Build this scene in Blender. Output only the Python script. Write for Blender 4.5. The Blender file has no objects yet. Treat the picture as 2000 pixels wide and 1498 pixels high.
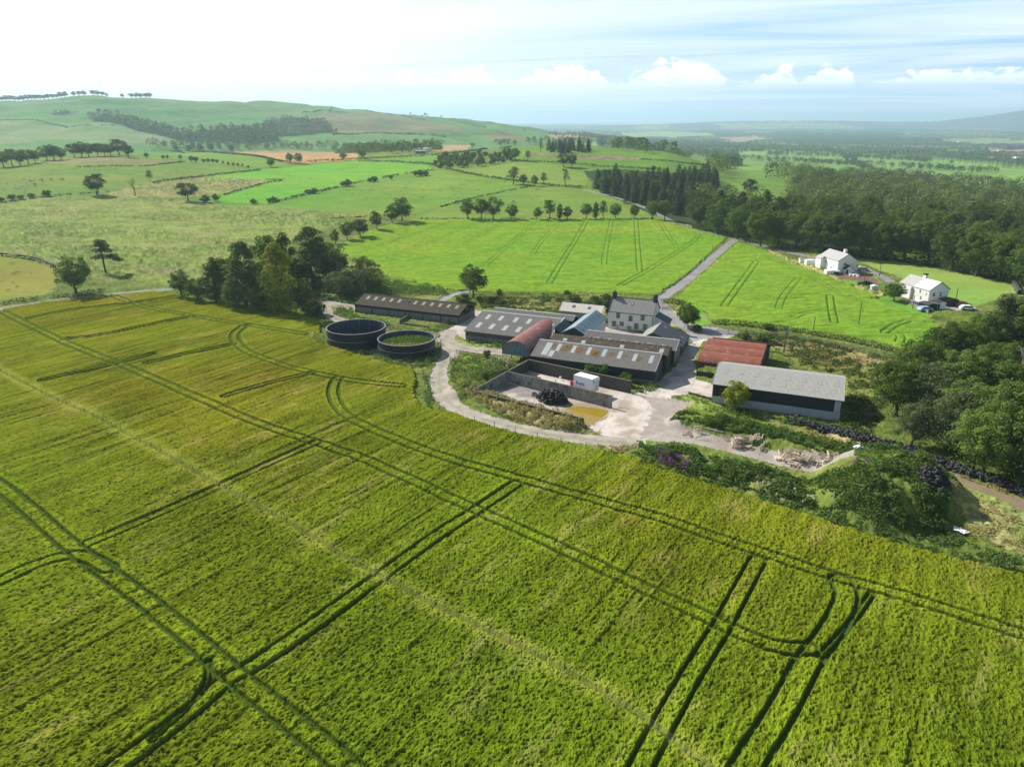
import bpy, bmesh, math, random
import numpy as np
from mathutils import Vector, Matrix
C = bpy.context.scene
random.seed(7)
RNG = np.random.default_rng(11)
R = math.radians

# ------------------------------------------------------------------ camera, sky, sun, exposure
FPX = 1435.0                      # focal length in pixels of a 2000 px wide frame
PITCH = R(19.8)
HC = 50.0
cam_d = bpy.data.cameras.new('camera')
cam_d.sensor_width = 36.0
cam_d.lens = FPX / 2000 * 36.0
cam_d.clip_start = 0.5
cam_d.clip_end = 90000
cam = bpy.data.objects.new('camera', cam_d)
C.collection.objects.link(cam)
cam.location = (0, 0, HC)
cam.rotation_euler = (R(90) - PITCH, 0, 0)
C.camera = cam

HAZE_D = 0.000125
SUN_AZ = -50.0                    # degrees from the viewing direction, negative is left
SUN_EL = 37.0
sd = Vector((math.sin(R(SUN_AZ)) * math.cos(R(SUN_EL)), math.cos(R(SUN_AZ)) * math.cos(R(SUN_EL)), math.sin(R(SUN_EL))))
sun_d = bpy.data.lights.new('sun', 'SUN')
sun_d.energy = 5.0
sun_d.angle = R(0.6)
sun_d.color = (1.0, 0.95, 0.87)
sun = bpy.data.objects.new('sun', sun_d)
C.collection.objects.link(sun)
sun.rotation_euler = sd.to_track_quat('Z', 'Y').to_euler()
sun.location = (0, 0, 300)

w = bpy.data.worlds.new('World')
C.world = w
w.use_nodes = True
nt = w.node_tree
nt.nodes.clear()
def N(tree, kind, **kw):
    n = tree.nodes.new(kind)
    for k, v in kw.items():
        setattr(n, k, v)
    return n
def Mth(tree, op, a, b=None, c=None, clamp=False):
    n = tree.nodes.new('ShaderNodeMath'); n.operation = op; n.use_clamp = clamp
    for i, x in enumerate((a, b, c)):
        if x is None: continue
        if isinstance(x, (int, float)): n.inputs[i].default_value = x
        else: tree.links.new(x, n.inputs[i])
    return n.outputs[0]
def Ramp(tree, fac, stops):
    n = tree.nodes.new('ShaderNodeValToRGB'); e = n.color_ramp.elements
    while len(e) > 1: e.remove(e[-1])
    e[0].position = stops[0][0]; e[0].color = (*stops[0][1], 1) if len(stops[0][1]) == 3 else stops[0][1]
    for p, c in stops[1:]:
        q = e.new(p); q.color = (*c, 1) if len(c) == 3 else c
    tree.links.new(fac, n.inputs[0])
    return n.outputs[0]
def Mix(tree, fac, a, b, mode='MIX'):
    n = tree.nodes.new('ShaderNodeMix'); n.data_type = 'RGBA'; n.blend_type = mode
    for i, x in ((0, fac), (6, a), (7, b)):
        if isinstance(x, (int, float)): n.inputs[i].default_value = x
        elif isinstance(x, tuple): n.inputs[i].default_value = (*x, 1) if len(x) == 3 else x
        else: tree.links.new(x, n.inputs[i])
    return n.outputs[2]
def g3(v): return (v, v, v)

sky = N(nt, 'ShaderNodeTexSky', sky_type='NISHITA', sun_disc=False)
sky.sun_elevation = R(SUN_EL)
sky.sun_rotation = R(SUN_AZ)
sky.air_density = 1.2
sky.dust_density = 1.6
sky.ozone_density = 1.6
tc = N(nt, 'ShaderNodeTexCoord')
sep = N(nt, 'ShaderNodeSeparateXYZ')
nt.links.new(tc.outputs['Generated'], sep.inputs[0])
X_, Y_, Z_ = sep.outputs
az = Mth(nt, 'ARCTAN2', X_, Y_)
el = Mth(nt, 'ARCSINE', Z_)
# high thin cloud, stretched sheets on a cloud plane
cz = Mth(nt, 'ADD', Mth(nt, 'MAXIMUM', Z_, 0.0), 0.045)
px_ = Mth(nt, 'DIVIDE', X_, cz); py_ = Mth(nt, 'DIVIDE', Y_, cz)
cmb = N(nt, 'ShaderNodeCombineXYZ')
nt.links.new(Mth(nt, 'ADD', Mth(nt, 'MULTIPLY', px_, 0.20), Mth(nt, 'MULTIPLY', py_, 0.05)), cmb.inputs[0])
nt.links.new(Mth(nt, 'ADD', Mth(nt, 'MULTIPLY', py_, 0.50), Mth(nt, 'MULTIPLY', px_, 0.16)), cmb.inputs[1])
n1 = N(nt, 'ShaderNodeTexNoise'); n1.inputs['Scale'].default_value = 0.9; n1.inputs['Detail'].default_value = 10; n1.inputs['Roughness'].default_value = 0.6
n1.inputs['Distortion'].default_value = 0.9
nt.links.new(cmb.outputs[0], n1.inputs['Vector'])
cirrus = Ramp(nt, n1.outputs['Fac'], [(0.37, g3(0.0)), (0.51, g3(0.6)), (0.66, g3(1.0))])
# low cumulus: tops follow a profile round the horizon, broken up by billows
cm2 = N(nt, 'ShaderNodeCombineXYZ')
nt.links.new(Mth(nt, 'MULTIPLY', az, 64.0), cm2.inputs[0])
nt.links.new(Mth(nt, 'MULTIPLY', el, 95.0), cm2.inputs[1])
n2 = N(nt, 'ShaderNodeTexNoise'); n2.inputs['Scale'].default_value = 1.0; n2.inputs['Detail'].default_value = 6; n2.inputs['Roughness'].default_value = 0.58
nt.links.new(cm2.outputs[0], n2.inputs['Vector'])
CPROF = [(-400, 20), (100, 18), (420, 22), (620, 14), (700, 20), (745, 14), (785, 33), (830, 27), (868, 20), (900, 36), (938, 47), (965, 26), (1000, 18), (1032, 33), (1070, 46), (1115, 48), (1160, 38), (1205, 10), (1232, 26), (1262, 42), (1300, 55), (1352, 60), (1392, 45), (1416, 4), (1490, 22), (1530, 50), (1550, 8), (1582, 26), (1602, 46), (1650, 26), (1675, 0), (1760, 26), (1792, 56), (1832, 12), (1888, 50), (1905, 0)]
rp = N(nt, 'ShaderNodeValToRGB'); el_ = rp.color_ramp.elements
st = [((math.atan((u - 1000) / 1524.) + 1.2) / 2.4, h / 80.0) for u, h in CPROF][:32]
el_[0].position = st[0][0]; el_[0].color = (*g3(st[0][1]), 1); el_[1].position = st[-1][0]; el_[1].color = (*g3(st[-1][1]), 1)
for p_, h_ in st[1:-1]:
    q_ = el_.new(p_); q_.color = (*g3(h_), 1)
nt.links.new(Mth(nt, 'MULTIPLY_ADD', az, 1 / 2.4, 0.5), rp.inputs[0])
top = Mth(nt, 'ADD', 0.0335, Mth(nt, 'MULTIPLY', rp.outputs[0], 80 / 1560.))
top = Mth(nt, 'ADD', top, Mth(nt, 'MULTIPLY', Mth(nt, 'SUBTRACT', n2.outputs['Fac'], 0.5), 0.046))
up = Mth(nt, 'DIVIDE', Mth(nt, 'SUBTRACT', top, el), 0.0050, clamp=True)
dn = Mth(nt, 'DIVIDE', Mth(nt, 'SUBTRACT', el, Mth(nt, 'ADD', 0.024, Mth(nt, 'MULTIPLY', n2.outputs['Fac'], 0.012))), 0.012, clamp=True)
body = Ramp(nt, n2.outputs['Fac'], [(0.28, g3(0.2)), (0.48, g3(0.8)), (0.7, g3(1))])
cum = Mth(nt, 'MULTIPLY', Mth(nt, 'MULTIPLY', up, dn), Mth(nt, 'MULTIPLY', body, 0.9))
skyc = sky.outputs[0]
sdv = N(nt, 'ShaderNodeVectorMath', operation='DOT_PRODUCT')
nt.links.new(tc.outputs['Generated'], sdv.inputs[0]); sdv.inputs[1].default_value = sd
veil = Ramp(nt, sdv.outputs['Value'], [(0.36, g3(0.0)), (0.56, g3(0.25)), (0.69, g3(0.75)), (0.78, g3(1.0))])
low = Ramp(nt, el, [(0.0, g3(1)), (0.15, g3(1)), (0.30, g3(0.15)), (1.2, g3(0.03))])   # the milkiness belongs to the lower sky
base = Mix(nt, Mth(nt, 'MULTIPLY', low, 0.72), skyc, (8.0, 13.2, 18.6))
cc = Mix(nt, veil, (14.2, 16.0, 18.2), (17.0, 17.4, 17.6))
c1 = Mix(nt, Mth(nt, 'MULTIPLY', cirrus, low), base, cc)
c2 = Mix(nt, Mth(nt, 'MULTIPLY', veil, low), c1, (17.6, 18.2, 18.8))
shade = Mth(nt, 'DIVIDE', Mth(nt, 'SUBTRACT', el, 0.030), 0.022, clamp=True)
cumc = Mix(nt, shade, (13.5, 15.2, 17.5), (21.0, 21.0, 21.0))
c3_ = Mix(nt, cum, c2, cumc)
hz = Ramp(nt, el, [(0.0, g3(0.75)), (0.03, g3(0.35)), (0.06, g3(0.0))])
c3_ = Mix(nt, hz, c3_, Mix(nt, veil, (12.0, 15.0, 18.0), (15.5, 16.2, 16.6)))
bg = N(nt, 'ShaderNodeBackground')
bg.inputs['Strength'].default_value = 0.053
wo = N(nt, 'ShaderNodeOutputWorld')
nt.links.new(c3_, bg.inputs['Color'])
nt.links.new(bg.outputs[0], wo.inputs['Surface'])

C.view_settings.view_transform = 'Standard'
C.view_settings.look = 'None'
C.view_settings.exposure = 0.40
C.view_settings.gamma = 1.0
C.cycles.use_denoising = True
C.cycles.max_bounces = 6
C.cycles.diffuse_bounces = 3
C.cycles.transparent_max_bounces = 6
C.cycles.volume_bounces = 1
C.render.engine = 'CYCLES'

# ------------------------------------------------------------------ object helpers
def tag(o, label=None, cat=None, group=None, kind=None):
    if label: o['label'] = label
    if cat: o['category'] = cat
    if group: o['group'] = group
    if kind: o['kind'] = kind
    return o
def empty(name, loc=(0, 0, 0), rz=0.0, label=None, cat=None, group=None, sc=1.0):
    o = bpy.data.objects.new(name, None)
    C.collection.objects.link(o)
    o.location = loc; o.rotation_euler = (0, 0, rz); o.scale = (sc, sc, sc) if isinstance(sc, (int, float)) else sc
    o.empty_display_size = 0.5
    return tag(o, label, cat, group)
def mesh_np(name, V, Fq, mats=None, smooth=False, col=None, quads=True):
    me = bpy.data.meshes.new(name)
    V = np.asarray(V, dtype=np.float32); Fq = np.asarray(Fq, dtype=np.int32)
    k = Fq.shape[1]
    me.vertices.add(len(V)); me.vertices.foreach_set('co', V.ravel())
    me.loops.add(Fq.size); me.loops.foreach_set('vertex_index', Fq.ravel())
    me.polygons.add(len(Fq)); me.polygons.foreach_set('loop_start', np.arange(0, Fq.size, k, dtype=np.int32))
    me.polygons.foreach_set('use_smooth', np.full(len(Fq), smooth, dtype=bool))
    if col is not None:
        a = me.color_attributes.new('Col', 'FLOAT_COLOR', 'POINT')
        c4 = np.ones((len(V), 4), dtype=np.float32); c4[:, :3] = col
        a.data.foreach_set('color', c4.ravel())
    me.update(calc_edges=True)
    if mats: me.materials.append(mats)
    return me
def link(name, me, parent=None, **kw):
    o = bpy.data.objects.new(name, me)
    C.collection.objects.link(o)
    if parent is not None: o.parent = parent
    return tag(o, **kw)
class MB:
    """collects boxes, prisms, tubes and builds one mesh object"""
    def __init__(s): s.v = []; s.f = []
    def quadmesh(s, vs, fs):
        b = len(s.v); s.v += [tuple(x) for x in vs]; s.f += [tuple(i + b for i in f) for f in fs]; return s
    def box(s, x0, x1, y0, y1, z0, z1):
        return s.quadmesh([(x0, y0, z0), (x1, y0, z0), (x1, y1, z0), (x0, y1, z0), (x0, y0, z1), (x1, y0, z1), (x1, y1, z1), (x0, y1, z1)],
                          [(3, 2, 1, 0), (4, 5, 6, 7), (0, 1, 5, 4), (1, 2, 6, 5), (2, 3, 7, 6), (3, 0, 4, 7)])
    def prism(s, poly, d):
        """poly: list of 3D points (planar), d: extrusion vector"""
        n = len(poly); d = Vector(d)
        vs = [Vector(p) for p in poly] + [Vector(p) + d for p in poly]
        fs = [tuple(range(n))[::-1], tuple(range(n, 2 * n))] + [(i, (i + 1) % n, (i + 1) % n + n, i + n) for i in range(n)]
        return s.quadmesh(vs, fs)
    def tube(s, a, b, r0, r1=None, n=8, cap=True):
        r1 = r0 if r1 is None else r1
        a = Vector(a); b = Vector(b); d = (b - a).normalized()
        u = d.orthogonal().normalized(); v = d.cross(u)
        vs = []
        for p, r in ((a, r0), (b, r1)):
            for i in range(n):
                t = 2 * math.pi * i / n
                vs.append(p + (u * math.cos(t) + v * math.sin(t)) * r)
        fs = [(i, (i + 1) % n, (i + 1) % n + n, i + n) for i in range(n)]
        if cap: fs += [tuple(range(n))[::-1], tuple(range(n, 2 * n))]
        return s.quadmesh(vs, fs)
    def build(s, name, m, parent=None, smooth=False, **kw):
        me = bpy.data.meshes.new(name)
        me.from_pydata([tuple(x) for x in s.v], [], s.f)
        bm = bmesh.new(); bm.from_mesh(me); bmesh.ops.recalc_face_normals(bm, faces=bm.faces); bm.to_mesh(me); bm.free()
        if smooth:
            for p in me.polygons: p.use_smooth = True
        me.materials.append(m)
        return link(name, me, parent, **kw)
def copy_tree(o, parent=None):
    c = o.copy(); C.collection.objects.link(c); c.parent = parent
    for ch in list(o.children): copy_tree(ch, c)
    return c

# ------------------------------------------------------------------ noise
def _h(ix, iy, seed):
    n = (ix.astype(np.int64) * 374761393 + iy.astype(np.int64) * 668265263 + seed * 974634777) & 0xffffffff
    n = ((n ^ (n >> 13)) * 1274126177) & 0xffffffff
    n = (n ^ (n >> 16)) & 0xffffff
    return n.astype(np.float32) / float(0xffffff)
def vn(x, y, seed=0):
    xf = np.floor(x); yf = np.floor(y); fx = (x - xf).astype(np.float32); fy = (y - yf).astype(np.float32)
    ix = xf.astype(np.int64); iy = yf.astype(np.int64)
    fx = fx * fx * (3 - 2 * fx); fy = fy * fy * (3 - 2 * fy)
    a = _h(ix, iy, seed); b = _h(ix + 1, iy, seed); c = _h(ix, iy + 1, seed); d = _h(ix + 1, iy + 1, seed)
    return (a + (b - a) * fx) * (1 - fy) + (c + (d - c) * fx) * fy
def fbm(x, y, o=4, seed=0, rough=0.5):
    r = 0; a = 1.0; t = 0.0
    for i in range(o):
        r = r + a * vn(x * 2 ** i + i * 17.3, y * 2 ** i - i * 9.1, seed + i * 31); t += a; a *= rough
    return r / t

# ------------------------------------------------------------------ terrain
COLS = [(-1.6, [(0, 0), (200, 0), (400, 6), (560, 16), (700, 16), (850, 8), (1100, 10), (1500, 40), (2000, 70), (2300, 65), (4000, 10), (8000, -60)]),
 (-.656, [(0, 0), (230, 0), (400, 6), (560, 17), (700, 16), (850, 8), (1100, 13), (1500, 45), (2000, 84), (2300, 80), (3600, 15), (7000, -60)]),
 (-.600, [(0, 0), (230, 0), (400, 6), (570, 18), (700, 18), (850, 8), (1100, 12), (1500, 50), (2000, 99), (2300, 92), (3800, 15), (7000, -60)]),
 (-.525, [(0, 0), (250, 0), (400, 5), (600, 20), (700, 22), (850, 9), (1050, 7), (1500, 53), (2000, 106), (2300, 98), (4000, 10), (7000, -60)]),
 (-.460, [(0, 0), (250, 0), (400, 4), (600, 17), (750, 20), (900, 10), (1080, 3), (1550, 52), (2000, 99), (2300, 90), (4000, 10), (7000, -60)]),
 (-.394, [(0, 0), (260, 0), (400, 3), (600, 12), (800, 14), (940, 14), (1100, 0), (1300, 9), (1650, 58), (2000, 89), (2300, 86), (4500, 10), (7000, -60)]),
 (-.262, [(0, 0), (300, 0), (600, 9), (760, 14), (860, 15), (1050, 0), (1250, 2), (1600, 40), (1950, 74), (2200, 70), (2600, 90), (3100, 86), (5000, 0), (7000, -60)]),
 (-.190, [(0, 0), (300, 0), (600, 9), (780, 15), (880, 15), (1100, 0), (1300, 2), (1700, 38), (2050, 64), (2300, 62), (2700, 78), (3200, 72), (5000, 0), (7000, -60)]),
 (-.131, [(0, 0), (340, 0), (600, 9), (820, 17), (900, 16), (1150, 0), (1350, 1), (1800, 34), (2150, 58), (2500, 56), (2800, 62), (3200, 50), (5000, -20), (7000, -60)]),
 (-.080, [(0, 0), (340, 0), (600, 10), (830, 18), (900, 17), (1150, 0), (1400, 2), (1900, 32), (2300, 50), (2800, 42), (3600, 10), (5000, -30), (7000, -60)]),
 (-.033, [(0, 0), (340, 0), (560, 8), (840, 18), (920, 17), (1150, 0), (1500, 4), (2100, 26), (2700, 35), (3300, 22), (4200, -20), (6000, -55), (7000, -60)]),
 (.020, [(0, 0), (340, 0), (560, 9), (760, 19), (880, 21), (1150, 2), (1500, 0), (2200, 14), (2800, 18), (3400, 4), (4500, -35), (7000, -60)]),
 (.066, [(0, 0), (340, 0), (570, 10), (760, 20), (880, 22), (1200, -4), (1600, -6), (2500, 2), (3000, 0), (4000, -35), (7000, -60)]),
 (.130, [(0, 0), (340, 0), (570, 9), (740, 18), (860, 20), (1200, -8), (1700, -16), (2600, -16), (4000, -48), (7000, -60)]),
 (.197, [(0, 0), (340, 0), (560, 8), (720, 16), (820, 17), (1150, -10), (2000, -34), (4000, -58), (7000, -60)]),
 (.295, [(0, 0), (350, 0), (600, 2), (700, 0), (1000, -14), (2000, -38), (4000, -60)]),
 (.459, [(0, 0), (300, 0), (500, -5), (800, -17), (1500, -37), (3000, -58), (5000, -60)]),
 (.656, [(0, 0), (260, 0), (400, -5), (600, -14), (1000, -25), (1500, -38), (3000, -60)]),
 (1.6, [(0, 0), (260, 0), (400, -5), (600, -14), (1000, -25), (1500, -38), (3000, -60)])]
LY0, LY1, NY = math.log(150.0), math.log(40000.0), 420
_ly = np.linspace(LY0, LY1, NY)
_ys = np.exp(_ly)
TT = np.array([c[0] for c in COLS])
TAB = np.array([np.interp(_ys, [p[0] for p in c[1]], [p[1] for p in c[1]]) for c in COLS])
_k = np.exp(-0.5 * (np.arange(-9, 10) / 3.6) ** 2); _k /= _k.sum()
TAB = np.array([np.convolve(np.pad(r, 9, mode='edge'), _k, mode='valid') for r in TAB])
HILLS = [(6650, 9000, 1150, 900, 230), (2600, 9300, 1500, 500, 45), (3600, 10500, 1800, 600, 60), (4700, 9800, 2200, 700, 40), (-500, 14000, 3000, 600, 10)]
BUMPS = []
def Hbase(x, y):
    x = np.asarray(x, dtype=np.float64); y = np.asarray(y, dtype=np.float64)
    yy = np.maximum(y, 60.0)
    t = np.clip(x / yy, -1.59, 1.59)
    j = np.clip((np.log(np.maximum(yy, 150.0)) - LY0) / (LY1 - LY0) * (NY - 1), 0, NY - 1.001)
    j0 = np.floor(j).astype(int); fj = j - j0
    i = np.clip(np.searchsorted(TT, t, side='right') - 1, 0, len(TT) - 2)
    ft = (t - TT[i]) / (TT[i + 1] - TT[i]); ft = ft * ft * (3 - 2 * ft) * 0.5 + ft * 0.5
    z = (TAB[i, j0] * (1 - fj) + TAB[i, j0 + 1] * fj) * (1 - ft) + (TAB[i + 1, j0] * (1 - fj) + TAB[i + 1, j0 + 1] * fj) * ft
    r = np.hypot(x, y)
    am = np.clip((r - 330) / 700, 0, 1)
    z = z + am * (fbm(x / 160, y / 160, 3, 5) - .5) * 7
    hl = np.clip((r - 1150) / 500, 0, 1) * np.clip((z + 10) / 40, 0, 1)
    z = z + hl * ((fbm(x / 420, y / 420, 3, 9) - .5) * 34 + (np.abs(fbm(x / 190, y / 190, 3, 19) - .5) - .12) * 42)
    for hx, hy, sx, sy, hh in HILLS:
        z = z + hh * np.exp(-((x - hx) / sx) ** 2 - ((y - hy) / sy) ** 2) * (0.8 + .4 * fbm(x / 1500, y / 1500, 3, 3))
    return z
def rayd(u, v):
    a = (u - 1000) / FPX; b = (749 - v) / FPX
    return a, math.cos(PITCH) + b * math.sin(PITCH), -math.sin(PITCH) + b * math.cos(PITCH)
_ts = np.exp(np.linspace(math.log(30), math.log(40000), 900))
_cache = {}
def G(u, v):
    """photo pixel -> point of the ground in the world"""
    k = (u, v)
    if k in _cache: return _cache[k]
    dx, dy, dz = rayd(u, v)
    t = _ts / dy
    xs = dx * t; ys = dy * t; zs = HC + dz * t
    d = zs - Hbase(xs, ys)
    s = np.nonzero(d < 0)[0]
    if len(s) == 0: i = len(t) - 2
    else: i = max(int(s[0]) - 1, 0)
    lo, hi = t[i], t[i + 1]
    for _ in range(18):
        m = (lo + hi) / 2
        if HC + dz * m - float(Hbase(dx * m, dy * m)) < 0: hi = m
        else: lo = m
    r = (dx * lo, dy * lo, HC + dz * lo)
    _cache[k] = r
    return r
def PT(u, v, z):
    dx, dy, dz = rayd(u, v); t = (z - HC) / dz
    return (dx * t, dy * t, z)
def project(x, y, z):
    d = z - HC; zc = y * np.cos(PITCH) - d * np.sin(PITCH); yc = d * np.cos(PITCH) + y * np.sin(PITCH)
    return 1000 + FPX * x / zc, 749 - FPX * yc / zc
def wpoly(pts, closed=True, step=40):
    """pixel outline -> world outline, subdivided so that it follows the relief"""
    out = []
    n = len(pts)
    for i in range(n if closed else n - 1):
        a, b = pts[i], pts[(i + 1) % n]
        if len(a) == 3 or len(b) == 3:
            out.append((a[1], a[2]) if len(a) == 3 else G(*a)[:2]); continue
        k = max(1, int(math.hypot(a[0] - b[0], a[1] - b[1]) / step))
        for j in range(k):
            f = j / k
            out.append(G(a[0] + (b[0] - a[0]) * f, a[1] + (b[1] - a[1]) * f)[:2])
    if not closed:
        a = pts[-1]; out.append((a[1], a[2]) if len(a) == 3 else G(*a)[:2])
    return np.array(out)
def smooth_line(P, k=2):
    P = np.asarray(P, dtype=float)
    for _ in range(k):
        q = 0.75 * P[:-1] + 0.25 * P[1:]; r = 0.25 * P[:-1] + 0.75 * P[1:]
        m = np.empty((len(q) * 2, P.shape[1])); m[0::2] = q; m[1::2] = r
        P = np.vstack([P[:1], m, P[-1:]])
    return P
def pip(X, Y, P):
    ins = np.zeros(X.shape, dtype=bool)
    n = len(P)
    for i in range(n):
        x0, y0 = P[i]; x1, y1 = P[(i + 1) % n]
        if y0 == y1: continue
        c = ((y0 > Y) != (y1 > Y))
        ins ^= c & (X < (x1 - x0) * (Y - y0) / (y1 - y0) + x0)
    return ins
def pdist(X, Y, P):
    """distance to a polyline"""
    d = np.full(X.shape, 1e18)
    for (x0, y0), (x1, y1) in zip(P[:-1], P[1:]):
        ex, ey = x1 - x0, y1 - y0; L = ex * ex + ey * ey + 1e-12
        t = np.clip(((X - x0) * ex + (Y - y0) * ey) / L, 0, 1)
        d = np.minimum(d, (X - x0 - t * ex) ** 2 + (Y - y0 - t * ey) ** 2)
    return np.sqrt(d)
def near(X, Y, P, r):
    """indices near a polyline and their distance"""
    m = (X > P[:, 0].min() - r) & (X < P[:, 0].max() + r) & (Y > P[:, 1].min() - r) & (Y < P[:, 1].max() + r)
    i = np.nonzero(m)[0]
    if len(i) == 0: return i, np.zeros(0)
    d = pdist(X[i], Y[i], P)
    k = d < r
    return i[k], d[k]
# farm frame: every farm building is laid out on p (along the ridges) and q (up the yard)
FA = R(-23)
CA, SA = math.cos(FA), math.sin(FA)
def fw(p, q): return (p * CA - q * SA, p * SA + q * CA)
# ------------------------------------------------------------------ the ground: one sheet, painted and raised field by field
def bl(pts, z): return np.array([PT(u, v, z)[:2] for u, v in pts])
BUMPS += [(smooth_line(bl([(1262, 885), (1330, 890), (1400, 908), (1500, 936), (1600, 966), (1690, 980)], 1.0)), 4.2, 1.0),
          (bl([(1712, 938), (1738, 902), (1768, 915)], 3.4), 9.8, 3.9),
          (smooth_line(bl([(1335, 815), (1400, 824), (1480, 842), (1570, 866), (1650, 880), (1710, 892)], 1.1)), 3.4, 1.1),
          (smooth_line(bl([(945, 772), (1020, 795), (1110, 822)], .8)), 3.4, 0.9),
          (smooth_line(bl([(905, 760), (935, 735), (975, 715)], .8)), 4.4, 1.1)]
def Hfull(x, y):
    x = np.asarray(x, dtype=np.float64); y = np.asarray(y, dtype=np.float64)
    z = np.array(Hbase(x, y), dtype=np.float64)
    sh = z.shape; z = z.ravel(); xr = x.ravel(); yr = y.ravel()
    for P, r, h in BUMPS:
        i, d = near(xr, yr, P, r)
        if len(i):
            s = 1 - (d / r) ** 2
            z[i] = np.maximum(z[i], h * s * s * (3 - 2 * s) * (0.75 + 0.5 * fbm(xr[i] / 3, yr[i] / 3, 2, 77)))
    return z.reshape(sh)
def H1(x, y): return float(Hfull(np.array([x]), np.array([y]))[0])
def D(*c): return np.array(c, dtype=np.float32)
# class ids
(ROUGH, BARLEY, MEADOW, PAST, RUSH, HILL, PLAIN, WOOD, ROAD, GRAVEL, YARD, STUB, DIRT, SEA) = range(14)
NAMES = {ROUGH: ('rough_grass', 'structure'), BARLEY: ('barley_crop', 'stuff'), MEADOW: ('green_crop', 'stuff'), PAST: ('pasture', 'structure'),
         RUSH: ('rushy_pasture', 'structure'), HILL: ('hills', 'structure'), PLAIN: ('lowland', 'structure'), WOOD: ('woodland_floor', 'structure'),
         ROAD: ('road', 'structure'), GRAVEL: ('gravel_track', 'structure'), YARD: ('concrete_yard', 'structure'), STUB: ('stubble_field', 'structure'),
         DIRT: ('dirt_track', 'structure'), SEA: ('sea', 'structure')}
c_barley = D(.137, .172, .009); c_mead = D(.178, .300, .030); c_past = D(.15, .235, .045); c_rough = D(.13, .175, .035)
c_dry = D(.36, .29, .13); c_straw = D(.42, .33, .17); c_conc = D(.60, .53, .47); c_grav = D(.40, .35, .30); c_tar = D(.26, .255, .25)
c_stub = D(.42, .27, .16); c_rush = D(.195, .255, .052); c_soil = D(.20, .13, .08)
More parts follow.
